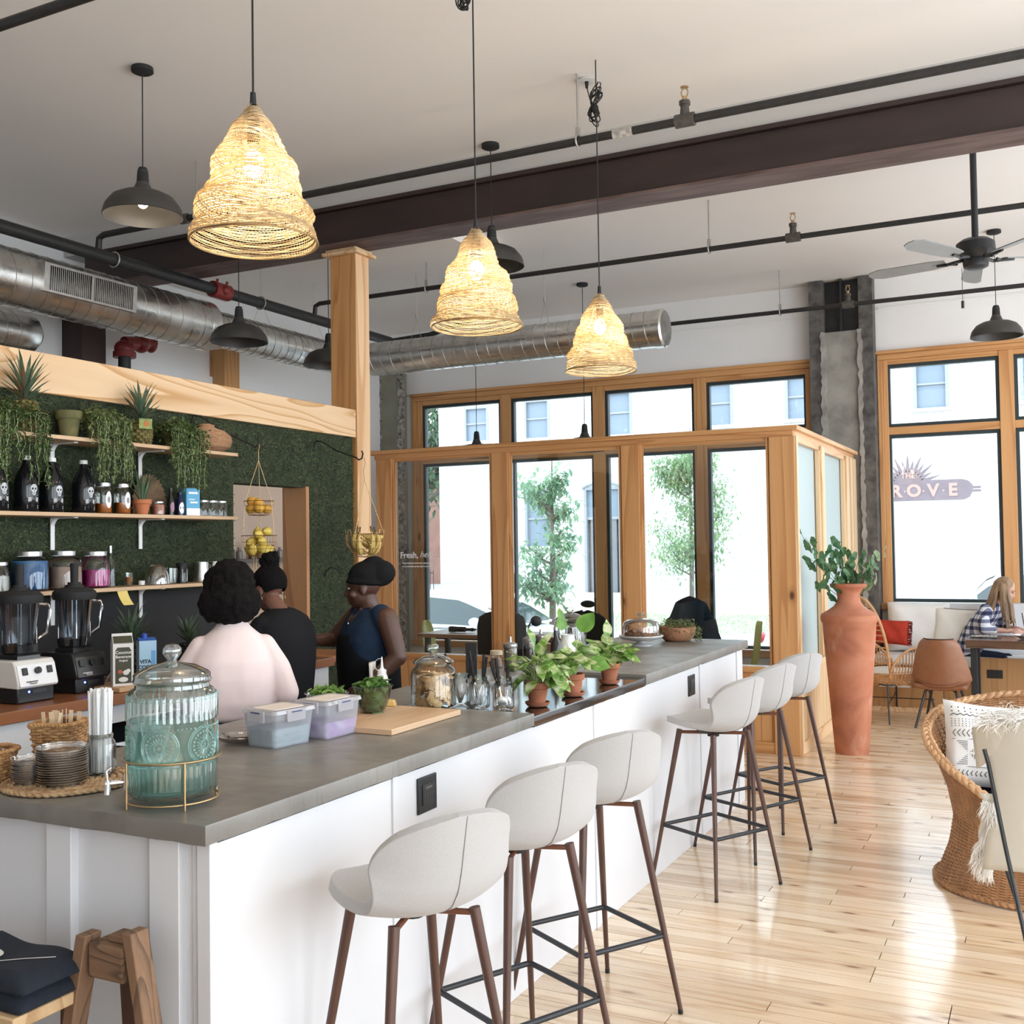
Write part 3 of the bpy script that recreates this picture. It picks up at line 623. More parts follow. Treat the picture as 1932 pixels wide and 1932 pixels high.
def stool(label, loc, seat_rot, leg_rot):
    T = thing('bar_stool', label, 'stool', loc, 0, 'bar stools along the counter')
    Ms = Matrix.Rotation(seat_rot, 4, 'Z'); Ml = Matrix.Rotation(leg_rot, 4, 'Z')
    s = part('seat_shell', MB().surf(shell_fn(), 19, 33).xf(Ms), FAB, T, smooth=180); md = s.modifiers.new('s', 'SOLIDIFY'); md.thickness = .030; md.offset = 0; md = s.modifiers.new('u', 'SUBSURF'); md.levels = 1; md.render_levels = 1
    fn = shell_fn(.0); L = []
    for i in range(44):
        v = .33 + .66 * i / 43; p = Vector(fn(.5, v)); p1 = Vector(fn(.5, min(1, v + .01))); p0 = Vector(fn(.5, v - .01)); t = (p1 - p0).normalized(); nn = Vector((-t.z, 0, t.x)); 
        if nn.x > 0 and v > .6: nn = -nn
        if nn.z > 0 and v <= .6: nn = -nn
        L.append(p + nn * .0152)
    part('seam', MB().tube(L, .0011, 5).xf(Ms), M_('seam_thread', (.20, .19, .18), .9), s)
    for k in range(4):
        a = PI / 4 + k * PI / 2; c, s_ = math.cos(a) * math.sqrt(2), math.sin(a) * math.sqrt(2)
        q = part('leg', MB().tube([(c * .118, s_ * .118, .755), (c * .2215, s_ * .2215, .012)], [.0150, .0085], 12).xf(Ml), WALN, T)
        part('foot_cap', MB().cyl((c * .2215, s_ * .2215, .0), (c * .2205, s_ * .2205, .016), .0092, n=10).xf(Ml), BLACKM, q)
    m = MB()
    for a in (PI / 4, 3 * PI / 4):
        c, s_ = math.cos(a) * .17, math.sin(a) * .17; m.tube([(-c, -s_, .742), (c, s_, .742)], .0085, 8)
    part('cross_frame', m.xf(Ml), M_('copper_brown_bar', (.16, .06, .032), .35), T); part('mount_plate', MB().cyl((0, 0, .745), (0, 0, .765), .07, .10, 16).cyl((0, 0, .725), (0, 0, .75), .03, n=12), BLACKM, T)
    h = .184; r_ = .02; ring = []
    for (cx, cy, a0) in ((h - r_, h - r_, 0), (-h + r_, h - r_, 90), (-h + r_, -h + r_, 180), (h - r_, -h + r_, 270)):
        for j in range(5): a = math.radians(a0 + j * 22.5); ring.append((cx + r_ * math.cos(a), cy + r_ * math.sin(a), .275))
    part('footrest', MB().tube(ring, .0095, 10, closed=True).xf(Ml), FOOTR, T)
    return T
lr = math.radians(-29)
for i, (x, y, sr, lb) in enumerate([(-1.535, 2.43, 156, 'pale fabric bar stool nearest the camera, first in the row'), (-1.545, 3.07, 154, 'second pale fabric bar stool from the camera, below the first outlet'),
        (-1.545, 3.69, 150, 'third pale fabric bar stool from the camera, beside the black inset'), (-1.54, 5.28, 163, 'fourth pale fabric bar stool, with the seat seen from the side'),
        (-1.52, 5.93, 158, 'fifth pale fabric bar stool, behind the fourth'), (-1.50, 6.57, 152, 'last pale fabric bar stool, nearest the terracotta vase')]):
    stool(lb, (x + .008, y, 0), math.radians(sr), lr + math.radians((0, 2, -3, 0, 1, -2)[i]))
# ================================================================ THINGS ON THE BAR
ZT = 1.041
def liquid(name, c, fac=.4, tint=None):
    n = N(name); tr = n.n('BsdfTransparent'); tr.inputs[0].default_value = (*(tint or c), 1); d1 = n.n('BsdfTranslucent'); d1.inputs[0].default_value = (*c, 1); d2 = n.n('BsdfDiffuse'); d2.inputs[0].default_value = (*c, 1); d = n.n('MixShader'); n.l(d1.outputs[0], d.inputs[1]); n.l(d2.outputs[0], d.inputs[2])
    m = n.n('MixShader'); m.inputs[0].default_value = fac; n.l(tr.outputs[0], m.inputs[1]); n.l(d.outputs[0], m.inputs[2])
    g = n.n('BsdfGlossy'); g.inputs[1].default_value = .05; f = n.n('MixShader'); f.inputs[0].default_value = .07; n.l(m.outputs[0], f.inputs[1]); n.l(g.outputs[0], f.inputs[2]); n.l(f.outputs[0], n.out.inputs[0]); return n.m
RGL = GLASS('ribbed_glass', (.88, .93, .90), (.42, .50, .47), .16, .04, (.15, .85))
AQUA = liquid('aqua_water', (.60, .90, .87), .30, (.80, .95, .93))
EMB = liquid('embossed_glass', (.70, .90, .87), .24, (.75, .9, .87))
T = thing('beverage_dispenser', 'large ribbed glass beverage dispenser half full of pale aqua water with embossed medallions', 'dispenser', (-2.062, 2.116, 1.058))
def ribs(k, a): return lambda g, z: 1 + a * abs(math.sin(k * g / 2))
bd = part('glass_body', MB().lathe([(.06, .004), (.10, .006), (.110, .018), (.112, .09)], 160, wob=ribs(44, .030)).lathe([(.112, .092), (.113, .20)], 96).lathe([(.113, .202), (.1125, .262), (.110, .268)], 160, wob=ribs(40, .034)).lathe([(.110, .268), (.104, .278), (.095, .283), (.093, .292), (.096, .296)], 96), RGL, T)
part('glass_bottom', MB().lathe([(.0, .012), (.06, .012), (.10, .016)], 48), GL, T)
m = MB()
for k in range(64):
    g = 2 * PI * k / 64; 
    for z_ in (.186, .264, .256): m.ell((.1135 * math.cos(g), .1135 * math.sin(g), z_), .0032, 6, 4)
part('bead_rows', m, EMB, bd, kind='stuff')
for k in range(6):
    g0 = math.radians(-62 + 60 * k); m = MB()
    def on(r_, a): 
        y_, z_ = r_ * math.cos(a), .142 + r_ * math.sin(a); gg = g0 + y_ / .114; return (.1145 * math.cos(gg), .1145 * math.sin(gg), z_)
    for r_, w_ in ((.048, .0024), (.043, .0014), (.012, .0014)): m.tube([on(r_, 2 * PI * i / 40) for i in range(40)], w_, 5, closed=True)
    for i in range(20): a = 2 * PI * i / 20; m.tube([on(.012, a), on(.025, a)], .0016, 4)
    for i in range(22): a = 2 * PI * i / 22; m.ell(on(.034, a), .0032, 6, 4)
    m.ell(on(0, 0), .004, 8, 5); part('medallion', m, EMB, bd)
part('water', MB().lathe([(0, .018), (.096, .02), (.106, .03), (.108, .183), (0, .184)], 64), AQUA, T)
ld = part('glass_lid', MB().lathe([(.097, .294), (.100, .300), (.097, .308), (.098, .316), (.092, .322), (.06, .338), (.02, .346), (.010, .352)], 96), RGL, T)
part('knob', MB().lathe([(.010, .350), (.016, .358), (.024, .370), (.024, .382), (.016, .392), (.0, .395)], 28), GLASS('knob_glass', (.9, .93, .94), (.35, .4, .42), .2, .02, (.1, .9)), ld)
ga = math.radians(-128); sx_, sy_ = math.cos(ga), math.sin(ga); sp = MB()
sp.cyl((.108 * sx_, .108 * sy_, .048), (.120 * sx_, .120 * sy_, .048), .021, n=20); q = part('spigot_washer', sp, WHITEP, T)
sp = MB(); sp.cyl((.118 * sx_, .118 * sy_, .048), (.165 * sx_, .165 * sy_, .048), .0075, n=12).cyl((.158 * sx_, .158 * sy_, .055), (.160 * sx_, .160 * sy_, .020), .0085, n=12).tube([(.160 * sx_, .160 * sy_, .055), (.162 * sx_, .162 * sy_, .08), (.150 * sx_, .150 * sy_, .088)], .004, 8)
part('spigot', sp, CHROME, T)
T = thing('wire_stand', 'copper wire ring stand carrying the glass dispenser', 'stand', (-2.062, 2.116, ZT)); m = MB()
for r_, z_ in ((.122, .120), (.116, .014)): m.tube([(r_ * math.cos(2 * PI * i / 60), r_ * math.sin(2 * PI * i / 60), z_) for i in range(60)], .0028, 8, closed=True)
part('ring', m, BRASS, T)
for a in (-32, -113, 148, 67): c, s_ = math.cos(math.radians(a)), math.sin(math.radians(a)); part('leg', MB().cyl((.1215 * c, .1215 * s_, 0), (.1215 * c, .1215 * s_, .12), .003, n=8), BRASS, T)
# ---- braided mat, baskets
def straw_mat(nm, c1, c2): return M_(nm, c1, .75, col2=c2, vs=30, bump=.6, bs=220, stretch=(1, 1, 1))
SEAG = straw_mat('braided_seagrass', (.52, .36, .20), (.30, .17, .08)); BASKM = straw_mat('woven_banana_leaf', (.56, .33, .14), (.26, .12, .045))
def braid(mb, pts, r, k, amp, closed=True):
    P = [Vector(p) for p in pts]; n_ = len(P)
    for s_ in range(3):
        L = []; RR = []
        for i in range(n_):
            t = (P[(i + 1) % n_] - P[i - 1]).normalized(); u = t.cross(Vector((0, 0, 1))).normalized(); a = k * 2 * PI * i / n_ + s_ * 2 * PI / 3
            L.append(P[i] + u * (amp * math.sin(a)) + Vector((0, 0, amp * .45 * math.sin(2 * a)))); RR.append(r * (1 + .25 * math.sin(a * 1.7 + s_)))
        mb.tube(L, RR, 7, closed=closed)
    return mb
m = MB(); rad = .172
while rad > .02:
    n_ = max(24, int(rad * 1400)); braid(m, [(rad * math.cos(2 * PI * i / n_), rad * math.sin(2 * PI * i / n_), .006) for i in range(n_)], .0046, max(3, int(rad * 110)), .0052); rad -= .019
solo('braided_mat', m, SEAG, 'round braided seagrass mat on the near left of the concrete counter', 'mat', loc=(-2.50, 2.167, ZT + .001))
def basket(label, loc, r0, r1, h, seed, square=0.0):
    T = thing('woven_basket', label, 'basket', loc, .4); r = random.Random(seed); m = MB(); nst = 22; rows = int(h / .0085)
    def rr(g, t):
        b_ = r0 + (r1 - r0) * t; 
        if square: b_ *= 1 + square * (1 / max(abs(math.cos(g)), abs(math.sin(g))) - 1)
        return b_
    for k in range(rows):
        L = []; t = k / rows; n_ = nst * 4
        for i in range(n_): g = 2 * PI * i / n_; q = rr(g, t) + .0035 * math.cos(nst / 2 * g * 2 / 2 + PI * k); L.append((q * math.cos(g), q * math.sin(g), .006 + k * .0085 + .0015 * math.sin(g * 7 + k)))
        m.tube(L, [r.uniform(.0032, .0050) for _ in L], 5, closed=True)
    part('weave', m, BASKM, T); m = MB()
    for k in range(nst): g = 2 * PI * k / nst; m.tube([(rr(g, t) * math.cos(g), rr(g, t) * math.sin(g), h * t) for t in (0, .5, 1)], .0025, 5)
    part('stake', m, BASKM, T, kind='stuff')
    n_ = 90; part('braided_rim', braid(MB(), [(rr(2 * PI * i / n_, 1) * math.cos(2 * PI * i / n_), rr(2 * PI * i / n_, 1) * math.sin(2 * PI * i / n_), h) for i in range(n_)], .0048, 14, .006), BASKM, T)
    part('base', MB().lathe([(0, .004), (r0, .004)], 24), BASKM, T); return T
basket('tall square woven basket of wooden cutlery behind the plastic lids', (-2.648, 2.262, ZT), .052, .066, .150, 1, .75)
basket('low braided basket at the left edge of the picture', (-2.735, 2.085, ZT + .001), .055, .075, .090, 2)
r = random.Random(4); cm = mesh_of(MB().box(-.006, .006, -.001, .001, 0, .17), 'wooden_cutlery', M_('birch', (.72, .55, .36), .6), 30)
for k in range(12):
    o = link('wooden_utensil', cm, None, (-2.648 + r.uniform(-.04, .04), 2.262 + r.uniform(-.04, .04), ZT + .012), (r.uniform(-.14, .14), r.uniform(-.14, .14), r.uniform(0, 3)))
    tag(o, 'wooden utensil standing in the tall square basket', 'cutlery', 'wooden utensils in the basket')
# ---- stacks of clear lids
LID = GLASS('clear_lid', (.975, .965, .95), (.80, .77, .72), .30, .10, (.2, .95))
ORD = ['topmost', 'second', 'third', 'fourth', 'fifth', 'sixth', 'seventh', 'eighth', 'ninth', 'tenth', 'eleventh', 'twelfth', 'thirteenth', 'fourteenth', 'lowest']
def lids(x, y, r_, n_, dz, label, grp):
    me = mesh_of(MB().lathe([(0, .004), (r_ * .82, .004), (r_ * .86, .0005), (r_ * .93, .0005), (r_ * .97, .008), (r_ * 1.0, .010), (r_ * 1.0, .0125), (r_ * .985, .0125)], 40), 'plastic_lid', LID, 50)
    rnd = random.Random(n_)
    for k in range(n_):
        o = link('plastic_lid', me, None, (x + rnd.uniform(-.0008, .0008), y + rnd.uniform(-.0008, .0008), ZT + .012 + k * dz)); q = n_ - 1 - k; tag(o, (ORD[q] if q < n_ - 1 else 'lowest') + (' ' if q in (0, n_ - 1) else ' from the top, ') + label, 'lid', grp)
lids(-2.474, 2.118, .069, 15, .0066, 'clear lid of the tall stack on the braided mat', 'lids in the tall stack')
lids(-2.576, 2.095, .050, 11, .0058, 'small clear lid of the short stack on the braided mat', 'lids in the short stack')
# ---- jars
def mason(label, loc, r_=.040, h=.125, name='mason_jar', mat=None, rz=0):
    T = thing(name, label, 'jar', loc, rz)
    part('glass_body', MB().lathe([(0, .006), (r_ * .8, .003), (r_ * .97, .010), (r_, .02), (r_, h * .70), (r_ * .93, h * .80), (r_ * .80, h * .86), (r_ * .78, h * .89)], 36), mat or GL, T)
    part('threaded_neck', MB().lathe([(r_ * .78, h * .89), (r_ * .83, h * .91), (r_ * .79, h * .93), (r_ * .83, h * .96), (r_ * .79, h * .98), (r_ * .82, h), (r_ * .76, h), (r_ * .74, h * .92)], 36), mat or RGL, T)
    return T
mason('clear glass mason jar packed with white straws', (-2.473, 2.253, ZT + .011), .043, .118)
sm = mesh_of(MB().tube([(0, 0, 0), (0, 0, .236)], .0040, 6), 'wrapped_straw', M_('paper_wrap', (.83, .83, .83), .7), 60); r = random.Random(8)
for k in range(44):
    a, q = r.uniform(0, 2 * PI), .029 * math.sqrt(r.random()); o = link('wrapped_straw', sm, None, (-2.473 + q * math.cos(a), 2.253 + q * math.sin(a), ZT + .018), (r.uniform(-.04, .04), r.uniform(-.04, .04), 0)); o.scale = (1, 1, r.uniform(.97, 1.03))
    tag(o, 'paper-wrapped white straw standing in the mason jar', 'straw', 'white straws in the mason jar')
solo('paper_card', MB().box(-.05, .07, -.05, .05, 0, .003), M_('cream_card', (.78, .70, .62), .8), 'cream card lying on the counter between straw jar and dispenser', 'card', loc=(-2.50, 2.47, ZT), rot=(0, 0, .3))
# ---- glass plate
m = MB().lathe([(0, .006), (.055, .005), (.075, .014), (.082, .024), (.080, .026), (.055, .009), (0, .009)], 90, wob=lambda g, z: 1 + (.012 * math.sin(24 * g) if z > .012 else 0))
solo('cut_glass_plate', m, GLASS('cut_glass', (.9, .87, .86), (.45, .42, .42), .3, .08, (.0, .8)), 'cut glass plate on the counter in front of the person in the pink top', 'plate', loc=(-2.475, 2.86, ZT))
# ---- food containers
FROST = liquid('frosted_plastic', (.86, .88, .93), .42, (.8, .82, .86)); LIDP = liquid('clear_lid_plastic', (.82, .80, .82), .6, (.85, .85, .88))
def rbox(mb, hx, hy, z0, z1, hx2=None, hy2=None, r_=.014, cap=True):
    hx2 = hx2 or hx; hy2 = hy2 or hy; L = []
    for (X, Y, z) in ((hx, hy, z0), (hx2, hy2, z1)):
        for (cx, cy, a0) in ((1, 1, 0), (-1, 1, 90), (-1, -1, 180), (1, -1, 270)):
            for j in range(5): a = math.radians(a0 + 22.5 * j); L.append((cx * (X - r_) + r_ * math.cos(a), cy * (Y - r_) + r_ * math.sin(a), z))
    n_ = 20; f = [(i, (i + 1) % n_, (i + 1) % n_ + n_, i + n_) for i in range(n_)]
    if cap: f += [tuple(reversed(range(n_))), tuple(range(n_, 2 * n_))]
    return mb.add(L, f)
NAVY = M_('navy_seal', (.05, .07, .16), .5)
def tub(label, loc, rz, hx, hy, h, fill, fmat):
    T = thing('food_container', label, 'container', loc, rz)
    part('tub', rbox(MB(), hx * .86, hy * .88, 0, h, hx, hy), FROST, T); fb = MB(); r = random.Random(int(h * 1e4) + len(label))
    part('contents', rbox(MB(), hx * .83, hy * .85, .004, fill, hx * .88, hy * .90), fmat, T)
    q = part('lid', rbox(MB(), hx + .008, hy + .008, h, h + .012, hx + .005, hy + .005, .018), LIDP, T); part('lid_panel', rbox(MB(), hx - .02, hy - .02, h + .010, h + .0135, r_=.02), M_('lid_cream', (.74, .66, .60), .5), q)
    for sx_, sy_ in ((1, 0), (-1, 0), (0, 1), (0, -1)):
        w_ = .04; m = MB()
        if sx_: m.box(sx_ * (hx + .008) - .003, sx_ * (hx + .008) + .003, -w_, w_, h - .028, h + .010)
        else: m.box(-w_, w_, sy_ * (hy + .008) - .003, sy_ * (hy + .008) + .003, h - .028, h + .010)
        c_ = part('clip', m, LIDP, T, bevel=.002); m = MB()
        if sx_: m.box(sx_ * (hx + .012) - .001, sx_ * (hx + .012) + .001, -.022, .022, h + .002, h + .006)
        else: m.box(-.022, .022, sy_ * (hy + .012) - .001, sy_ * (hy + .012) + .001, h + .002, h + .006)
        part('blue_hinge', m, NAVY, c_, label='navy blue hinge strip')
    return T
tub('frosted lidded food container of grey-green herbs in front of the pink top', (-2.335, 2.885, ZT), math.radians(-9), .078, .090, .112, .062, M_('grey_herbs', (.22, .33, .33), .8, col2=(.42, .50, .52), vs=60))
tub('frosted lidded food container of sliced purple onion beside the cutting board', (-2.278, 3.085, ZT), math.radians(-3), .070, .094, .118, .055, M_('purple_onion', (.42, .20, .50), .7, col2=(.70, .62, .74), vs=26))
# ---- cutting board
T = solo('cutting_board', MB().box(-.175, .175, -.245, .245, 0, .021), WOOD('maple_board', (.66, .46, .29), (.50, .31, .17), 1, 7, 3, .1, .5, knots=False), 'pale wooden cutting board under the bowl of leaves', 'cutting board', loc=(-2.235, 3.40, ZT), bevel=.002)
# ---- bowls of leaves
BOWLG = GLASS('bowl_plastic', (.93, .95, .93), (.55, .60, .56), .12, .02, (.3, 1))
LEAF1 = LEAFM('spinach', (.06, .15, .03), (.18, .33, .09), 30); LEAF2 = LEAFM('lettuce', (.12, .26, .05), (.32, .50, .14), 30)
def bowl(label, loc, r_, h, mat, seed, L_, W_, n_):
    T = thing('salad_bowl', label, 'bowl', loc)
    part('bowl', MB().lathe([(0, .003), (r_ * .55, .003), (r_ * .72, h * .2), (r_ * .88, h * .6), (r_, h), (r_ * 1.06, h + .002), (r_ * 1.06, h + .006), (r_ * .99, h + .005)], 48), BOWLG, T)
    m = MB(); r = random.Random(seed)
    for k in range(n_):
        a = r.uniform(0, 2 * PI); t = r.random() ** .7; z = h * (.12 + 1.05 * t); lim = r_ * (.55 + .42 * min(1, z / h)) - .012; q = lim * (math.sqrt(r.random()) if z > h * .85 else r.uniform(.75, 1)); 
        d = Vector((r.uniform(-1, 1), r.uniform(-1, 1), r.uniform(-.2, .8) if z > h * .8 else r.uniform(-.4, .4)))
        if z <= h * .85: d = Vector((-math.sin(a), math.cos(a), r.uniform(-.5, .5)))
        c = Vector((q * math.cos(a), q * math.sin(a), z + (1 - q / lim) * h * .12 if z > h * .8 else z)); m.leaf(c - d.normalized() * L_ * .45, d, (r.uniform(-.4, .4) + math.cos(a) * 1.0 * (z < h * .85), r.uniform(-.4, .4) + math.sin(a) * (z < h * .85), 1 if z > h * .8 else .1), L_ * r.uniform(.7, 1.1), W_ * r.uniform(.7, 1.1), r.uniform(-.3, .5))
    part('leaves', m, mat, T, kind='stuff'); return T
bowl('clear bowl heaped with dark spinach leaves on the cutting board', (-2.34, 3.455, ZT + .022), .074, .098, LEAF1, 1, .06, .036, 190)
bowl('clear bowl of light green lettuce behind the food containers', (-2.545, 3.44, ZT), .082, .085, LEAF2, 2, .038, .020, 420)
# ---- squeeze bottle
T = thing('squeeze_bottle', 'white squeeze bottle with a looped cap behind the spinach bowl', 'bottle', (-2.46, 3.70, ZT)); part('bottle', MB().lathe([(0, 0), (.024, 0), (.025, .01), (.025, .115), (.021, .13), (.017, .135)], 24), WHITEP, T)
q = part('nozzle_cap', MB().lathe([(.0185, .132), (.0185, .152), (.009, .156), (.0055, .165), (.0025, .205), (0, .206)], 20), WHITEP, T); part('cap_strap', MB().tube([(-.018, 0, .145), (-.035, 0, .16), (-.034, 0, .185), (-.018, 0, .197), (-.002, 0, .198)], .0014, 5), WHITEP, q)
solo('cheese_wedge', MB().prism([(-.03, 0), (.03, 0), (.022, .022), (-.02, .026)], -.02, .02, 'y'), M_('orange_cheese', (.62, .34, .07), .6, col2=(.7, .5, .2)), 'small orange wedge of cheese beside the cracker jar', 'cheese', loc=(-2.375, 3.62, ZT + .022), rot=(0, 0, .4), bevel=.003)
# ---- cracker jar
T = thing('cookie_jar', 'round glass jar with a knobbed lid full of square crackers', 'jar', (-2.26, 3.775, ZT))
part('glass_body', MB().lathe([(0, .006), (.082, .004), (.092, .014), (.093, .135), (.086, .158), (.072, .168), (.070, .174), (.074, .178)], 56), GL, T)
q = part('lid', MB().lathe([(.072, .176), (.083, .180), (.084, .186), (.070, .196), (.045, .208), (.016, .214), (.012, .22)], 56), RGL, T); part('knob', MB().lathe([(.012, .219), (.017, .224), (.024, .232), (.024, .247), (.018, .255), (0, .256)], 10), RGL, q)
CRK = M_('cracker', (.62, .38, .17), .8, col2=(.74, .52, .28), vs=30, bump=.3, bs=120); m = MB(); m.add([(x * .019, y * .019, (.003 if s_ > 0 else -.003) * (1 - .3 * (x * x + y * y) / 2) + .003 * x * y) for s_ in (1, -1) for x in (-1, 0, 1) for y in (-1, 0, 1)], [(0, 1, 4, 3), (1, 2, 5, 4), (3, 4, 7, 6), (4, 5, 8, 7), (9, 12, 13, 10), (10, 13, 14, 11), (12, 15, 16, 13), (13, 16, 17, 14), (0, 9, 10, 1), (1, 10, 11, 2), (2, 11, 14, 5), (5, 14, 17, 8), (8, 17, 16, 7), (7, 16, 15, 6), (6, 15, 12, 3), (3, 12, 9, 0)])
cmesh = mesh_of(m, 'cracker', CRK, 30); r = random.Random(5)
for k in range(96):
    ly = k / 96; z = .014 + ly * .118; a = r.uniform(0, 2 * PI); out = r.random() < .62; q = .066 if out else r.uniform(0, .05); tp = ly > .85
    o = link('cracker', cmesh, None, (-2.26 + q * math.cos(a), 3.775 + q * math.sin(a), ZT + z + (.018 * (1 - q / .07) if tp else 0)), (r.uniform(-.5, .5) if tp else r.uniform(.9, 1.6), r.uniform(-.5, .5), a + PI / 2 + r.uniform(-.3, .3)) if out or tp else (r.uniform(0, 3), r.uniform(0, 3), r.uniform(0, 3)))
    tag(o, 'golden square cracker inside the knobbed glass jar', 'cracker', 'crackers in the glass jar')
# ---- mason jars with tools
ZB = 1.0275
for lb, x, y in (('mason jar of black-handled tongs right of the cracker jar', -2.225, 3.935), ('mason jar holding a small wire whisk and scissors', -2.11, 3.895), ('mason jar of metal spoons nearest the first potted plant', -2.0, 3.895)): mason(lb, (x, y, ZB), .042, .132)
def utensil(name, label, cat, x, y, lean, az, L, hmat, head, z0=.012):
    M = Matrix.Rotation(az, 4, 'Z') @ Matrix.Rotation(lean, 4, 'Y'); T = thing(name, label, cat, (x, y, ZB + z0)); 
    part('handle', MB().tube([(0, 0, L * .42), (0, 0, L * .7), (0, 0, L)], [.0045, .007, .006], 8).xf(M), hmat, T, smooth=60)
    m = MB()
    if head == 'spoon': m.ell((0, 0, .022), (.018, .004, .024)); m.cyl((0, 0, .04), (0, 0, L * .42), .0026, n=6)
    elif head == 'whisk':
        for k in range(5):
            a = PI * k / 5; m.tube([(.018 * math.sin(t) * math.cos(a), .018 * math.sin(t) * math.sin(a), .045 - .042 * math.cos(t)) for t in [PI * (-.92 + 1.84 * i / 16) + PI for i in range(17)]], .0009, 4)
        m.cyl((0, 0, .085), (0, 0, L * .45), .004, n=6)
    elif head == 'blade': m.prism([(-.007, 0), (.006, .0), (.008, L * .42), (-.008, L * .42)], -.0008, .0008)
    part('head', m.xf(M), CHROME, T); return T
utensil('tongs', 'black-handled tongs leaning left in the first tool jar', 'tongs', -2.222, 3.93, -.30, .35, .215, BLACKM, 'blade')
utensil('tongs', 'black-handled tool leaning right in the first tool jar', 'tongs', -2.228, 3.94, .32, .35, .205, BLACKM, 'blade')
utensil('whisk', 'small wire whisk with a thick black handle', 'whisk', -2.10, 3.89, .06, .2, .21, BLACKM, 'whisk')
utensil('whisk', 'second wire whisk leaning in the middle tool jar', 'whisk', -2.12, 3.90, -.16, .4, .225, BLACKM, 'whisk')
utensil('scissors', 'black-handled scissors standing in the middle tool jar', 'scissors', -2.115, 3.90, .16, .5, .20, BLACKM, 'blade')
utensil('serving_spoon', 'steel serving spoon with black handle leaning left in the third tool jar', 'spoon', -1.995, 3.895, -.30, .4, .195, BLACKM, 'spoon')
utensil('serving_spoon', 'thin black-handled spoon standing upright in the third tool jar', 'spoon', -2.005, 3.89, -.12, .4, .20, BLACKM, 'spoon')
utensil('serving_spoon', 'short steel spoon leaning right in the third tool jar', 'spoon', -1.99, 3.90, .05, .4, .17, BLACKM, 'spoon')
# ---- potted pothos
def heart_mesh(nm, L, W, mat, bend=.25, cup=.2, seed=0):
    def fn(u, v):
        t = u; s_ = v * 2 - 1; w_ = W / 2 * (math.sin(PI * min(1, t ** .62)) ** .75 if t < 1 else 0); x = t * L - .10 * L * (abs(s_) ** 1.5) * (1 - t) * (1 if t < .5 else .5)
        return (x, s_ * w_, -bend * L * t * t + cup * w_ * abs(s_) + .004 * math.sin(9 * t + seed) * s_)
    return mesh_of(MB().surf(fn, 9, 7), nm, mat, 180)
def pothos_mat():
    n = N('pothos_leaf'); a = n.noise(n.coord((1, .35, 1), rand=True), 30, 4, .5); c = n.ramp(a, [(.34, (.07, .19, .03)), (.47, (.18, .34, .06)), (.54, (.42, .52, .22)), (.62, (.60, .66, .42))])
    p = n.n('BsdfPrincipled'); n.l(c, p.inputs['Base Color']); p.inputs['Roughness'].default_value = .35; t = n.n('BsdfTranslucent'); n.l(c, t.inputs[0]); m = n.n('MixShader'); m.inputs[0].default_value = .25
    n.l(p.outputs[0], m.inputs[1]); n.l(t.outputs[0], m.inputs[2]); n.l(m.outputs[0], n.out.inputs[0]); return n.m
POTH = pothos_mat(); hm = [heart_mesh('leaf', .085, .050, POTH, .30, .25, 0), heart_mesh('leaf', .10, .055, POTH, .18, .2, 1), heart_mesh('leaf', .07, .042, POTH, .4, .25, 2)]
GRN = LEAFM('plain_green_leaf', (.09, .24, .03), (.20, .38, .07), 20); hg = [heart_mesh('leaf', .075, .062, GRN, .1, .15, 3)]
STEM = M_('pale_stem', (.42, .50, .26), .5)
def pot(T, r_, h, z0=0, mat=None, saucer=True):
    mat = mat or TERRA
    if saucer: part('saucer', MB().lathe([(0, .002), (r_ * .78, .002), (r_ * .95, .012), (r_ * .98, .019), (r_ * .92, .019), (r_ * .76, .008), (0, .008)], 36), mat, T); z0 += .009
    q = part('pot', MB().lathe([(0, 0), (r_ * .60, 0), (r_ * .84, h * .70), (r_ * .93, h * .70), (r_ * 1.0, h * .74), (r_ * 1.0, h), (r_ * .9, h), (r_ * .88, h * .9)], 36, c=(0, 0, z0)), mat, T)
    part('soil', MB().lathe([(0, h * .92), (r_ * .9, h * .9)], 20, c=(0, 0, z0)), SOIL, T, smooth=0); return z0 + h
def pothos(label, x, y, r_, h, n_, hh, spread, seed, extra=()):
    T = thing('potted_plant', label, 'plant', (x, y, ZB)); zt = pot(T, r_, h); r = random.Random(seed); st = MB()
    for k in range(n_):
        a = r.uniform(0, 2 * PI); q = spread * r.uniform(.25, 1); z = zt + hh * r.uniform(.12, .75) * (1.15 - q / spread * .5); p = Vector((q * math.cos(a) * .6, q * math.sin(a) * .6, z))
        st.tube([(.01 * math.cos(a), .01 * math.sin(a), zt - .01), (p.x * .5, p.y * .5, (zt + z) / 2 + .01), tuple(p)], .0016, 5)
        o = link('leaf', hm[k % 3], T, p, (r.uniform(-.5, .5), r.uniform(-.75, .55), a + r.uniform(-.5, .5))); o.scale = (r.uniform(.95, 1.35),) * 3
    for (dx_, dy_, dz_, ry, rz, sc_, kind) in extra:
        p = Vector((dx_, dy_, zt + dz_)); st.tube([(0, 0, zt - .01), (dx_ * .4, dy_ * .4, zt + dz_ * .6), tuple(p)], .0018, 5); o = link('leaf', (hg if kind else hm)[0], T, p, (.9, ry, rz)); o.scale = (sc_,) * 3
    part('stem', st, STEM, T, kind='stuff'); return T
pothos('tallest variegated pothos in a terracotta pot, nearest the tool jars', -1.915, 4.035, .053, .092, 34, .16, .15, 3, ((.02, -.02, .12, -1.2, .3, 1.15, 0), (-.03, .02, .15, -1.3, 2.2, 1.1, 0), (.06, -.03, .06, .5, .4, 1.2, 0), (.07, .0, .02, 1.0, .2, 1.1, 0)))
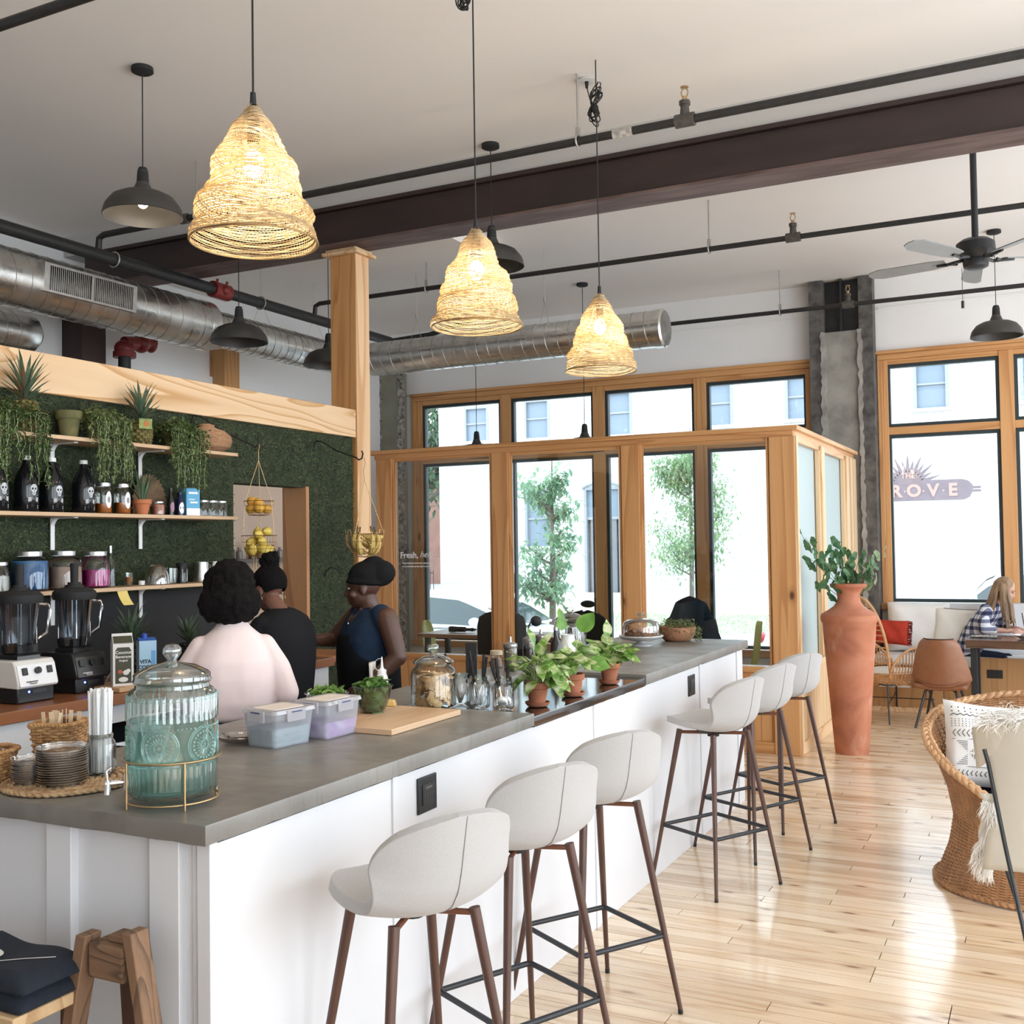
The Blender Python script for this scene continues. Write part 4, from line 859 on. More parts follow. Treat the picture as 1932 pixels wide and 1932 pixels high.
pothos('middle variegated pothos in a terracotta pot, with two tall plain leaves', -1.895, 4.36, .052, .090, 28, .15, .14, 5, ((.03, .03, .19, -.9, .8, 1.35, 1), (-.03, -.05, .20, -1.4, 2.0, 1.2, 1), (.08, .01, .05, .2, .3, 1.25, 1)))
pothos('small bushy pothos in a terracotta pot at the far end of the black inset', -1.895, 4.80, .052, .090, 30, .13, .11, 7, ((.04, .02, .04, .2, .5, 1.1, 1), (-.02, .02, .13, -1.2, 1.5, 1.0, 0)))
# ---- spice shakers and friends on the ledge
def shaker(label, x, y, fill, cont, h=.17, r_=.036):
    T = thing('spice_shaker', label, 'shaker', (x, y, ZT)); part('glass_body', MB().lathe([(0, .004), (r_ * .95, .003), (r_, .01), (r_, h * .70), (r_ * .93, h * .75)], 28), GL, T)
    part('contents', MB().lathe([(0, .006), (r_ * .93, .007), (r_ * .93, fill), (0, fill + .004)], 20), cont, T); q = part('steel_cap', MB().lathe([(r_ * 1.02, h * .72), (r_ * 1.06, h * .74), (r_ * 1.04, h * .82), (r_ * .6, h * .87), (.008, h * .89), (.0065, h * 1.05), (0, h * 1.05)], 28), STEEL, T); return T
shaker('glass shaker of pale seeds with a steel spout on the concrete ledge', -2.525, 5.0, .118, M_('pale_seeds', (.38, .30, .20), .8, col2=(.16, .12, .08), vs=140))
shaker('glass shaker of dark ground spice, behind the pale seed shaker', -2.575, 5.33, .085, M_('dark_spice', (.07, .05, .04), .9, var=.5, vs=90))
shaker('glass shaker of green dried herbs, last of the three', -2.63, 5.60, .10, M_('green_herbs', (.07, .08, .035), .9, col2=(.2, .19, .1), vs=120), .16, .034)
T = thing('spice_jar', 'small glass jar with a pale lid and pink contents behind the tool jars', 'jar', (-2.66, 5.10, ZT)); part('glass_body', MB().lathe([(0, .003), (.031, .003), (.033, .01), (.033, .062), (.026, .07)], 24), GL, T); part('contents', MB().lathe([(0, .005), (.030, .006), (.030, .05), (0, .052)], 20), M_('pink_salt', (.6, .36, .3), .8), T); part('lid', MB().lathe([(.034, .07), (.034, .092), (0, .094)], 24), M_('tan_lid', (.6, .5, .36), .5), T)
solo('menu_block', MB().box(-.028, .028, -.010, .010, 0, .165), BLACKM, 'tall narrow black block standing behind the tool jars', 'holder', loc=(-2.625, 4.76, ZT), rot=(0, 0, .45), bevel=.002)
solo('black_ladle', MB().tube([(0, 0, 0), (0, 0, .18), (.01, 0, .21), (.03, .01, .235)], .005, 8).ell((.045, .015, .225), (.032, .02, .03)), BLACKM, 'black plastic serving scoop standing behind the spice shakers', 'scoop', loc=(-2.63, 5.43, ZT), rot=(0, 0, .3))
T = thing('ribbed_jar', 'large ribbed glass jar with a stepped lid behind the potted plants', 'jar', (-2.56, 5.86, ZT))
part('glass_body', MB().lathe([(0, .004), (.088, .004), (.094, .02)] + [(.094 + .004 * (i % 2), .03 + i * .012) for i in range(13)] + [(.085, .19)], 48), RGL, T)
q = part('lid', MB().lathe([(.105, .195), (.110, .20), (.098, .212), (.094, .214), (.075, .226), (.072, .228), (.05, .240), (.02, .246), (.014, .25)], 48), RGL, T); part('knob', MB().lathe([(.014, .249), (.022, .256), (.024, .268), (.02, .28), (0, .282)], 12), RGL, q)
T = thing('steel_pitcher', 'white ceramic jug with dark handle behind the middle potted plant', 'jug', (-2.47, 5.62, ZT)); part('jug_body', MB().lathe([(0, 0), (.045, 0), (.052, .03), (.048, .09), (.038, .125), (.042, .14), (.038, .14), (.034, .12)], 28), WHITEP, T); part('handle', MB().tube([(-.044, 0, .11), (-.08, 0, .10), (-.08, 0, .05), (-.05, 0, .03)], .007, 8), BLACKM, T)
T = thing('oil_bottle', 'dark stoppered bottle between the ribbed jar and the last potted plant', 'bottle', (-2.40, 5.30, ZT)); part('bottle', MB().lathe([(0, 0), (.03, 0), (.031, .01), (.031, .12), (.012, .15), (.011, .19)], 24), M_('dark_oil_glass', (.02, .018, .015), .12), T); part('pourer', MB().cyl((0, 0, .19), (.0, 0, .205), .012, n=12).tube([(0, 0, .2), (.004, 0, .23), (.012, 0, .25)], .003, 6), CHROME, T)
T = thing('cake_stand', 'marble cake stand with a glass dome over brown pastries', 'cake stand', (-2.345, 6.50, ZT)); MARB = M_('marble', (.72, .71, .70), .3, col2=(.42, .42, .42), vs=8)
part('stand', MB().lathe([(0, 0), (.070, 0), (.072, .008), (.05, .016), (.03, .022), (.03, .028), (.07, .034), (.125, .046), (.142, .062), (.140, .068), (.12, .058), (0, .056)], 48), MARB, T)
q = part('glass_dome', MB().lathe([(.118, .062), (.120, .07), (.119, .125), (.110, .150), (.085, .166), (.04, .174), (.012, .176)], 48), GLASS('dome_glass', (.95, .95, .95), (.6, .62, .62), .16), T); part('knob', MB().lathe([(.010, .175), (.012, .182), (.022, .196), (.024, .204), (.016, .21), (0, .211)], 16), RGL, q)
r = random.Random(3); pm = mesh_of(MB().lathe([(0, .0), (.030, .002), (.034, .012), (.026, .022), (.0, .026)], 14, wob=lambda g, z: 1 + .12 * math.sin(5 * g)), 'pastry', M_('brown_pastry', (.22, .085, .03), .7, col2=(.42, .2, .09), vs=25, bump=.5, bs=60), 60)
for k in range(16):
    a = 2 * PI * k / 8 + r.uniform(-.2, .2); q_ = .075 if k < 8 else .04; o = link('pastry', pm, None, (-2.345 + q_ * math.cos(a), 6.50 + q_ * math.sin(a), ZT + .058 + (0 if k < 8 else .022)), (r.uniform(-.3, .3), r.uniform(-.3, .3), r.uniform(0, 6))); tag(o, 'brown pastry under the glass cake dome', 'pastry', 'pastries under the dome')
T = thing('bowl_planter', 'wide weathered terracotta bowl of tiny-leaved trailing plants beyond the cake stand', 'plant', (-2.235, 6.90, ZT))
part('bowl', MB().lathe([(0, 0), (.08, 0), (.105, .02), (.122, .06), (.124, .095), (.116, .095), (.11, .08)], 40), M_('weathered_terracotta', (.46, .22, .12), .85, col2=(.30, .13, .07), vs=16, bump=.4), T); part('soil', MB().lathe([(0, .085), (.115, .082)], 20), SOIL, T, smooth=0)
m = MB(); r = random.Random(6)
for k in range(900):
    a = r.uniform(0, 2 * PI); q_ = .15 * math.sqrt(r.random()); z = .09 + r.uniform(0, .05) - max(0, q_ - .11) * 1.6
    if r.random() < .16: a = r.uniform(-.9, .9); q_ = .135 + r.uniform(0, .03); z = .09 - r.uniform(0, .09)
    m.leaf((q_ * math.cos(a), q_ * math.sin(a), z), (r.uniform(-1, 1), r.uniform(-1, 1), r.uniform(-.3, 1)), (0, 0, 1), .014, .010, .2, 2)
part('foliage', m, LEAFM('creeper', (.07, .12, .03), (.28, .32, .14), 60), T, kind='stuff')
# ================================================================ WOODEN STOOL, FOLDED SHIRTS (bottom left)
OLDW = WOOD('old_oak', (.23, .13, .072), (.09, .05, .028), 2, 16, 5, .15, .8, knots=False)
OLDX = WOOD('old_oak_across', (.22, .125, .07), (.07, .04, .022), 0, 20, 6, .12, .8, knots=False)
T = thing('wooden_stool', 'rustic splayed wooden stool frame in the bottom left corner', 'stool', (-2.0, 1.86, 0))
def bar3(a, b_, wx, wy, top=.0):
    m = MB(); P = [(a, 1), (b_, 1)]; vs_ = []
    for (p, s_) in P:
        for (i, j) in ((-1, -1), (1, -1), (1, 1), (-1, 1)): vs_.append((p[0] + i * wx / 2, p[1] + j * wy / 2, p[2]))
    return m.add(vs_, [(3, 2, 1, 0), (4, 5, 6, 7), (0, 1, 5, 4), (1, 2, 6, 5), (2, 3, 7, 6), (3, 0, 4, 7)])
part('leg', bar3((-.20, -.05, 0), (-.082, 0, .785), .034, .05), OLDW, T, bevel=.003); part('leg', bar3((.27, -.03, 0), (.068, .0, .812), .030, .055), OLDW, T, bevel=.003)
part('leg', bar3((.0, .10, 0), (-.005, .05, .775), .055, .022), WOOD('dark_leg', (.12, .065, .04), (.06, .03, .02), 2, 9, 3, .1, .7, knots=False), T, bevel=.002)
part('top_rail', MB().box(-.062, .052, -.022, .05, .690, .772), OLDX, T, bevel=.006); part('top_block', MB().box(-.02, .035, .0, .05, .772, .79), OLDX, T, bevel=.004)
T = thing('display_stool', 'low wooden display stool carrying folded shirts at the left edge', 'stool', (-2.265, 1.78, 0))
part('seat', MB().box(-.20, .17, -.12, .10, .625, .655), WOOD('light_plank', (.58, .40, .22), (.38, .22, .10), 0, 9, 3, .1, .6, knots=False), T, bevel=.004)
for x_ in (-.17, .13):
    for y_ in (-.09, .07): part('leg', MB().box(x_ - .015, x_ + .015, y_ - .015, y_ + .015, 0, .625), OLDW, T)
NAVYC = M_('navy_cotton', (.010, .014, .024), .95, var=.2, vs=40, bump=.3, bs=300); OFFW = M_('off_white_print', (.66, .64, .60), .9)
for k, (lb, z0) in enumerate((('navy folded shirt, lower of the two on the display stool', .657), ('navy folded shirt with white print, upper of the two on the display stool', .700))):
    T = thing('folded_shirt', lb, 'shirt', (-2.26, 1.775, z0)); r = random.Random(k)
    def cl(u, v): 
        x = (u - .5) * .34; y_ = (v - .5) * .20; e = min(1, min(u, 1 - u) * 9) ** .5 * min(1, min(v, 1 - v) * 9) ** .5; return (x + .01 * k, y_, e * .040 * (1 - .35 * u) + .006 * math.sin(u * 9 + k) * e + .004)
    part('cloth', MB().surf(cl, 26, 18), NAVYC, T, smooth=180, solid=.003)
    part('cloth_base', MB().box(-.165, .16, -.098, .095, .0, .006), NAVYC, T)
    if k:
        m = MB(); L = [(-.055 + .045 * math.cos(a), -.02 + .03 * math.sin(a), .0) for a in [math.radians(-60 + 300 * i / 20) for i in range(21)]] + [(.02, -.05, 0), (.08, -.02, 0), (.13, .03, 0)]
        L = [(x, y_, cl(x / .34 + .5, y_ / .2 + .5)[2] + .0045) for x, y_, _ in L]; m.tube(L, [.006 + .004 * math.sin(i * .5) for i in range(len(L))], 6, flat=.25); part('printed_stroke', m, OFFW, T)
    m = MB()
    for j in range(6): m.box(-.15 + j * .014, -.14 + j * .014, -.1035, -.1015, .008 + .003 * (j % 2), .026 - .003 * (j % 2)); 
    part('printed_band', m, OFFW, T)
# ================================================================ BACK BAR
XG = -4.70
MOSSB = M_('moss_backing', (.024, .034, .018), .95, col2=(.045, .060, .030), vs=14, bump=1, bs=60, bd=.02)
n = N('moss_blades'); g_ = n.n('NewGeometry'); cc = n.ramp(g_.outputs['Random Per Island'], [(0, (.024, .034, .014)), (.35, (.046, .068, .028)), (.7, (.075, .102, .042)), (.9, (.12, .14, .062)), (1, (.17, .16, .08))])
c2_ = n.mix(.85, cc, n.ramp(n.noise(n.coord(), 1.6, 3), [(.35, (.55, .55, .55)), (.65, (1.1, 1.15, 1.05))]), 'MULTIPLY'); MOSS = n.pbr(c2_, .8)
G = thing('moss_wall', 'dark green preserved-moss wall behind the shelves with a serving opening', 'wall panel', (0, 0, 0))
m = MB(); m.box(-4.85, XG, 2.4, 5.37, 0, 2.55); m.box(-4.85, XG, 5.37, 6.145, 2.125, 2.55); m.box(-4.85, XG, 6.145, 6.7, 0, 2.55); m.box(-4.85, XG, 5.37, 6.145, 0, 1.05)
part('backing', m, MOSSB, G, smooth=0)
rs = np.random.RandomState(4); K = 46000
yy = rs.uniform(2.9, 6.70, K); zz = rs.uniform(.6, 2.535, K)
ok = ~((yy > 5.36) & (yy < 6.15) & (zz > 1.0) & (zz < 2.13)) & ~((yy < 5.2) & (zz < 1.50)); yy = yy[ok]; zz = zz[ok]; K = len(yy)
th = rs.uniform(0, 2 * PI, K); L_ = rs.uniform(.012, .026, K); w_ = .0030; out = rs.uniform(.002, .022, K); x0 = XG + rs.uniform(0, .006, K)
P0 = np.stack([x0, yy - np.sin(th) * w_, zz + np.cos(th) * w_], 1); P1 = np.stack([x0, yy + np.sin(th) * w_, zz - np.cos(th) * w_], 1); P2 = np.stack([x0 + out, yy + np.cos(th) * L_, zz + np.sin(th) * L_], 1)
me = bpy.data.meshes.new('moss'); me.from_pydata(np.stack([P0, P1, P2], 1).reshape(-1, 3).tolist(), [], [(3 * i, 3 * i + 1, 3 * i + 2) for i in range(K)]); me.materials.append(MOSS); o = link('moss', me, G); o['kind'] = 'stuff'
struct('trim_5', MB().box(-4.695, -4.688, 2.4, 5.25, 1.04, 1.455), BLACKM)
solo('jamb_post', MB().box(-4.90, -4.69, 6.115, 6.15, 1.04, 2.13), WOOD('knotty_jamb', (.50, .26, .12), (.33, .15, .06), 2, 8, 2, .1, .5), 'knotty pine jamb on the right side of the serving opening', 'post', bevel=.002)
solo('header_beam', MB().box(-4.90, -4.665, 2.2, 6.70, 2.525, 2.735), PALEY, 'pale timber header beam with flame grain above the moss wall', 'beam', bevel=.004)
T = thing('timber_post', 'tall square timber post holding up the end of the header beam', 'post', (-4.78, 6.78, 0))
part('shaft', MB().box(-.115, .115, -.075, .10, 0, 3.93), OAKZ, T, bevel=.004); part('capital', MB().box(-.16, .165, -.12, .145, 3.93, 3.955).box(-.14, .14, -.10, .125, 3.955, 3.979), PALEY, T, bevel=.003)
part('facing_board', MB().box(.115, .122, -.075, .10, 0, 3.93), PALEZ, T, smooth=0)
# kitchen behind the opening
struct('wall_kitchen', MB().box(-6.45, -6.35, 5.0, 8.8, 0, 2.45), M_('cream_wall', (.72, .58, .46), .9))
T = solo('kitchen_shelf', MB().box(-6.35, -6.05, 6.3, 8.0, 1.57, 1.605), M_('grey_shelf', (.16, .14, .13), .6), 'dark shelf on the cream wall beyond the serving opening', 'shelf')
r = random.Random(12); btl = [(.03, .10, (.25, .22, .2)), (.025, .16, (.12, .06, .03)), (.035, .08, (.3, .18, .1)), (.03, .12, (.05, .05, .05))]
bm_ = [M_('kitchen_bottle', c, .25) for _, _, c in btl]
bmesh_ = [mesh_of(MB().lathe([(0, 0), (a, 0), (a, h * .65), (a * .45, h * .8), (a * .45, h), (0, h)], 14), 'bottle', mt_, 40) for (a, h, c), mt_ in zip(btl, bm_)]
for k in range(11):
    o = link('bottle', bmesh_[k % 4], None, (-6.2 + r.uniform(-.05, .05), 6.75 + k * .115, 1.606)); tag(o, 'small bottle on the dark kitchen shelf seen through the serving opening', 'bottle', 'bottles on the kitchen shelf')
# ---------------------------------------------------------------- shelves
SHELFM = WOOD('raw_shelf_pine', (.66, .47, .30), (.52, .33, .18), 1, 6, 2, .1, .6, knots=False, fine=.3)
for z1, y1, lb in ((2.285, 5.13, 'top raw pine shelf on the moss wall, carrying the trailing plants'), (1.895, 5.125, 'middle raw pine shelf on the moss wall, carrying the dark growlers'), (1.50, 5.18, 'lowest raw pine shelf on the moss wall, carrying the big glass jars')):
    T = thing('wall_shelf', lb, 'shelf', (-4.695, 0, z1), 0, 'shelves on the moss wall'); part('board', MB().box(.012, .245, 2.6, y1, -.020, 0), SHELFM, T, bevel=.0015)
    for yb in (3.35, 3.95, 4.56):
        m = MB().box(.010, .016, yb - .0125, yb + .0125, -.19, -.0205).box(.010, .19, yb - .0125, yb + .0125, -.0265, -.0205)
        m.surf(lambda u, v: (.013 + .055 * (1 - math.cos(u * PI / 2)), yb + (v - .5) * .025, -.078 + .055 * math.sin(u * PI / 2)), 8, 2); part('bracket', m, WHITEP, T, smooth=0)
XS = -4.57
# trailing plants
def trailer(label, y, zs, potr, poth, mat, pmat, seed, n_st, drop, spread, side=0, name='trailing_plant'):
    T = thing(name, label, 'plant', (XS, y, zs)); pot(T, potr, poth, 0, pmat, False); r = random.Random(seed); m = MB(); st = MB()
    for k in range(n_st):
        a = r.uniform(-1.9, 1.9); c = Vector((math.cos(a), math.sin(a) + side, 0)); q = potr * r.uniform(.3, .9); P = [Vector((0, 0, poth - .01)) + c * q * .4]; L = r.uniform(.25, 1) * drop
        P.append(P[0] + c * potr * .6 + Vector((0, 0, r.uniform(.01, .07)))); P.append(Vector((max(.135 + r.uniform(0, .03), 0), c.y * spread * r.uniform(.5, 1), poth + r.uniform(-.04, .01))) if L > .1 else P[1] + c * .04)
        if L > .1:
            for j in range(1, 7): P.append(P[2] + Vector((r.uniform(-.006, .006), r.uniform(-.012, .012), -L * j / 6)))
        st.tube(P, .0011, 4)
        for a_, b_ in zip(P, P[1:]):
            nn = max(2, int((b_ - a_).length / .0095))
            for i in range(nn):
                p = a_.lerp(b_, i / nn) + Vector((r.uniform(-.006, .006),) * 3); d = Vector((r.uniform(-.6, 1), r.uniform(-1, 1), r.uniform(-.8, .5))); m.leaf(p, d, (0, 0, 1), r.uniform(.018, .027), r.uniform(.014, .020), .3, 2)
    for k in range(520):
        a = r.uniform(0, 2 * PI); q = spread * math.sqrt(r.random()); m.leaf((q * math.cos(a) * .95 + .02, q * math.sin(a), poth + r.uniform(-.08, .075) * (1.3 - q / spread)), (r.uniform(-1, 1), r.uniform(-1, 1), r.uniform(-.3, .9)), (0, 0, 1), .026, .020, .3, 2)
    part('foliage', m, mat, T, kind='stuff'); part('vine', st, STEM, T, kind='stuff'); return T
IVY = LEAFM('ivy', (.09, .14, .04), (.30, .36, .16), 50); IVY2 = LEAFM('dark_ivy', (.05, .09, .025), (.20, .28, .10), 50); MOSSPOT = M_('mossy_clay', (.20, .17, .07), .9, col2=(.11, .12, .05), vs=16, bump=.5)
trailer('trailing ivy at the left end of the top shelf, under the pineapple crown', 3.56, 2.286, .066, .09, IVY2, MOSSPOT, 1, 30, .38, .15)
trailer('pale trailing ivy spilling from a pot beside the mossy clay pot', 4.13, 2.286, .062, .11, IVY, MOSSPOT, 2, 44, .34, .15)
trailer('green trailing ivy in a low pot between the small pineapple and the rope vase', 4.70, 2.286, .060, .10, IVY2, MOSSPOT, 3, 42, .34, .15)
T = thing('clay_pot', 'mossy green clay pot on the top shelf, left of the pale ivy', 'pot', (-4.575, 3.965, 2.286)); pot(T, .068, .145, 0, MOSSPOT, False)
# pineapples
PINB = M_('pineapple_skin', (.20, .17, .05), .7, col2=(.09, .07, .02), vs=40); CROWN = LEAFM('pineapple_crown', (.06, .11, .07), (.16, .22, .14), 20, .1); CROWNR = LEAFM('pineapple_crown_tip', (.22, .10, .05), (.10, .14, .08), 20, .1)
def pineapple(label, loc, rb, hb, hc, seed, n_=34, dark=False):
    T = thing('pineapple', label, 'pineapple', loc); m = MB(); rows = 8
    m.lathe([(0, 0), (rb * .7, .004), (rb * .97, hb * .3), (rb, hb * .5), (rb * .9, hb * .8), (rb * .5, hb), (0, hb)], 20); 
    for k in range(rows):
        z = hb * (.08 + .84 * k / (rows - 1)); q = rb * (.97 - .9 * abs(z / hb - .5) ** 2.2); c = 11
        for i in range(c): a = 2 * PI * (i + .5 * (k % 2)) / c; m.ell((q * math.cos(a), q * math.sin(a), z), (.011, .011, .010), 6, 4)
    part('fruit', m, BLACKM if dark else PINB, T); r = random.Random(seed); m = MB(); m2 = MB()
    for k in range(n_):
        t = k / n_; a = k * 2.4; el = math.radians(22 + 62 * t); L = hc * (.55 + .5 * t); (m if r.random() < .75 else m2).leaf((.006 * math.cos(a), .006 * math.sin(a), hb + .35 * hc * t * .6), (math.cos(a) * math.cos(el), math.sin(a) * math.cos(el), math.sin(el)), (0, 0, 1), L, .020, .22 - .5 * (1 - t) * .5, 4)
    q = part('crown', m, CROWN, T, kind='stuff'); part('crown_tips', m2, CROWNR if not dark else CROWN, T, kind='stuff'); return T
pineapple('large pineapple with a tall crown at the left end of the top shelf', (-4.53, 3.66, 2.286), .062, .165, .22, 1)
pineapple('small pineapple with a picture tag in the middle of the top shelf', (-4.55, 4.44, 2.286), .058, .135, .20, 2)
pineapple('dark pineapple with a grey-green crown on the back counter behind the milk cartons', (-4.45, 4.27, 1.041), .055, .15, .20, 3, 30, True)
pineapple('dark pineapple with a short crown on the back counter left of the person in pink', (-4.45, 4.70, 1.041), .055, .12, .15, 4, 30, True)
T = thing('picture_tag', 'square green tag printed with a fruit, in front of the small pineapple', 'tag', (-4.47, 4.395, 2.40), -.5); part('card', MB().box(-.001, .001, -.036, .036, -.028, .028), M_('tag_green', (.14, .22, .05), .6, col2=(.35, .38, .12), vs=30), T, smooth=0)
part('printed_fruit', MB().cyl((.001, .004, 0), (.0018, .004, 0), .017, n=16), M_('fruit_print', (.45, .15, .03), .6), T)
# rope vase
T = thing('rope_vase', 'low round vase wound with tan rope at the right end of the top shelf', 'vase', (-4.565, 4.985, 2.286)); T.scale = (1.0, 1.12, 1.15); m = MB()
vp_ = [(.03, .0), (.085, .004), (.128, .026), (.140, .056), (.132, .083), (.10, .106), (.052, .122), (.036, .130), (.040, .142)]
L = []; tot = 26
for i in range(tot * 30):
    t = i / (tot * 30) * (len(vp_) - 1); k = int(t); f = t - k; q = vp_[k][0] + (vp_[k + 1][0] - vp_[k][0]) * f; z = vp_[k][1] + (vp_[k + 1][1] - vp_[k][1]) * f; a = 2 * PI * i / 30; L.append((q * math.cos(a), q * math.sin(a), z + .003))
part('rope_winding', MB().tube(L, .0038, 5), M_('tan_rope', (.50, .29, .16), .85, col2=(.34, .18, .09), vs=70, bump=.5, bs=300), T); part('vase_body', MB().lathe([(0, .004)] + vp_, 32), M_('tan_core', (.3, .17, .09), .9), T)
# ---- growlers
GROWL = M_('dark_bottle_glass', (.006, .007, .009), .10); PRINT = M_('white_print', (.62, .64, .66), .7)
def on_cyl(R_, z0, a0=0.0): return lambda y, z, d=.0006: ((R_ + d) * math.cos(a0 + y / R_), (R_ + d) * math.sin(a0 + y / R_), z0 + z)
def disc(mb, f, cy, cz, ry, rz_, n_=14, d=.0006): 
    return mb.add([f(cy, cz, d)] + [f(cy + ry * math.cos(2 * PI * i / n_), cz + rz_ * math.sin(2 * PI * i / n_), d) for i in range(n_)], [(0, 1 + i, 1 + (i + 1) % n_) for i in range(n_)])
def growler(label, y, seed):
    T = thing('growler', label, 'bottle', (XS, y, 1.896), 0, 'dark growlers on the middle shelf')
    part('bottle', MB().lathe([(0, 0), (.054, 0), (.059, .008), (.059, .150), (.052, .180), (.034, .215), (.019, .243), (.017, .262), (0, .262)], 32), GROWL, T); part('cap', MB().lathe([(.0205, .262), (.0205, .282), (0, .283)], 20), WHITEP, T)
    part('finger_handle', MB().tube([(.0, .020, .255), (0, .045, .25), (0, .052, .225), (0, .040, .205)], .0045, 8), GROWL, T)
    f = on_cyl(.0595, .0, -.12); m = MB(); disc(m, f, .004, .118, .019, .021); disc(m, f, .004, .094, .011, .012)
    m.tube([f(-.026, .045), f(.0, .068), f(.026, .085)], .0035, 5, flat=.3); m.tube([f(-.026, .080), f(.004, .062), f(.030, .045)], .0035, 5, flat=.3)
    for s_ in (-1, 1):
        for k in range(3): disc(m, f, s_ * .02 + .002, .055 + k * .007, .010, .003, 8)
    for k in range(2): m.add([f(-.03, .028 - .010 * k), f(.03, .028 - .010 * k), f(.03, .034 - .010 * k), f(-.03, .034 - .010 * k)], [(0, 1, 2, 3)])
    q = part('skull_label', m, PRINT, T, smooth=0); m = MB(); disc(m, f, -.004, .116, .005, .006, 10, .0012); disc(m, f, .012, .116, .005, .006, 10, .0012); disc(m, f, .004, .105, .002, .004, 6, .0012)
    for k in range(4): disc(m, f, -.002 + k * .004, .093, .0008, .006, 6, .0012)
    part('label_ink', m, BLACKM, q, smooth=0); return T
for y_, lb in ((3.53, 'dark growler with a skull label cut by the left edge of the picture'), (3.70, 'second dark growler with a skull label on the middle shelf'), (3.853, 'third dark growler with a skull label, below the shelf bracket'), (4.055, 'fourth dark growler with a skull label, beside the hanging ivy')): growler(lb, y_, 1)
# ---- jars of honey-coloured drink
SILV = M_('silver_lid', (.60, .60, .60), .3, .9)
def lidjar(name, label, x, y, z, R_, h, fill, fmat, group=None, lidr=.7, oval=None, nk=.86):
    T = thing(name, label, 'jar', (x, y, z), 0, group); part('glass_body', MB().lathe([(0, .003), (R_ * .9, .003), (R_, h * .06), (R_, h * .68), (R_ * .9, h * .78), (R_ * lidr, h * nk), (R_ * lidr, h * .9)], 36), GL, T)
    if fill: part('contents', MB().lathe([(0, .006), (R_ * .88, .006), (R_ * .955, h * .07), (R_ * .955, fill), (0, fill + .002)], 28), fmat, T)
    part('lid', MB().lathe([(R_ * lidr * 1.05, h * .88), (R_ * lidr * 1.06, h * .985), (R_ * lidr * .98, h), (0, h)], 32), SILV, T)
    if oval: f = on_cyl(R_ + .0004, 0, oval); m = MB(); disc(m, f, 0, h * .45, R_ * .42, h * .27, 20); q = part('oval_label', m, WHITEP, T, smooth=0); m = MB(); disc(m, f, 0, h * .45, R_ * .2, h * .10, 12, .0012); part('label_ink', m, M_('grey_ink', (.3, .3, .32), .6), q, smooth=0)
    return T
ORG = M_('orange_liquid', (.50, .14, .02), .3); 
lidjar('honey_jar', 'glass jar with an oval label and amber contents, beside the fourth growler', XS, 4.187, 1.896, .045, .17, .055, ORG, 'labelled jars', .78, -.05)
lidjar('honey_jar', 'glass jar with an oval label and amber contents, beside the aloe pot', XS, 4.321, 1.896, .045, .17, .065, ORG, 'labelled jars', .78, -.05)
T = thing('aloe_plant', 'spiky aloe in a small terracotta pot on the middle shelf', 'plant', (XS + .02, 4.444, 1.896)); pot(T, .052, .085, 0, M_('orange_terracotta', (.50, .17, .07), .8), False); m = MB(); r = random.Random(3)
for k in range(11): a = 2 * PI * k / 11 + r.uniform(-.2, .2); el = r.uniform(1.0, 1.45); m.leaf((.012 * math.cos(a), .012 * math.sin(a), .08), (math.cos(a) * math.cos(el), math.sin(a) * math.cos(el), math.sin(el)), (math.cos(a), math.sin(a), .2), r.uniform(.13, .20), .016, -.15, 5)
part('leaves', m, LEAFM('aloe', (.05, .10, .05), (.12, .18, .10), 30, .05), T, kind='stuff')
# pleated palm fan
m = MB(); cy_, R_ = 0, .125
for k in range(40):
    a0, a1 = math.radians(-20 + 220 * k / 40), math.radians(-20 + 220 * (k + 1) / 40); am = (a0 + a1) / 2; ro = R_ * (1 + .05 * (k % 2)); m.add([(.0, 0, .06), (0, ro * math.cos(a0), .06 + ro * math.sin(a0) * 1.35), (.007, ro * 1.04 * math.cos(am), .06 + ro * 1.04 * math.sin(am) * 1.35), (0, ro * math.cos(a1), .06 + ro * math.sin(a1) * 1.35)], [(0, 1, 2), (0, 2, 3)])
m.cyl((.0, 0, 0), (0, 0, .08), .006, n=6)
solo('palm_fan', m, M_('dried_palm', (.24, .16, .09), .85, col2=(.14, .09, .05), vs=20), 'dried pleated palm fan leaning on the moss wall behind the aloe', 'fan', loc=(-4.655, 4.60, 1.897), smooth=0)
lidjar('preserve_jar', 'squat jar with orange-red preserve on the middle shelf', XS + .02, 4.565, 1.896, .036, .078, .06, M_('red_preserve', (.42, .10, .05), .5, col2=(.65, .35, .25), vs=30), None, .85)
T = thing('syrup_bottle', 'slim dark bottle with a purple label on the middle shelf', 'bottle', (XS, 4.684, 1.896)); part('bottle', MB().lathe([(0, 0), (.021, 0), (.022, .09), (.010, .125), (.010, .16), (0, .16)], 20), GROWL, T); f = on_cyl(.0222, 0, -.2); m = MB(); disc(m, f, 0, .05, .014, .03); part('label', m, M_('purple_label', (.35, .2, .3), .6), T)
T = thing('syrup_bottle', 'short navy bottle with a white label beside the blue carton', 'bottle', (XS + .01, 4.748, 1.896)); part('bottle', MB().lathe([(0, 0), (.022, 0), (.023, .09), (.012, .11), (.012, .135), (0, .135)], 20), M_('navy_glass', (.01, .012, .05), .1), T); f = on_cyl(.0232, 0, -.2); m = MB(); disc(m, f, 0, .045, .018, .034); part('label', m, WHITEP, T)
T = thing('drink_carton', 'blue and white carton standing on the middle shelf', 'carton', (XS + .01, 4.835, 1.896), -.25); part('carton', MB().box(-.03, .03, -.046, .046, 0, .165), M_('sky_blue_card', (.10, .38, .62), .5), T, bevel=.004)
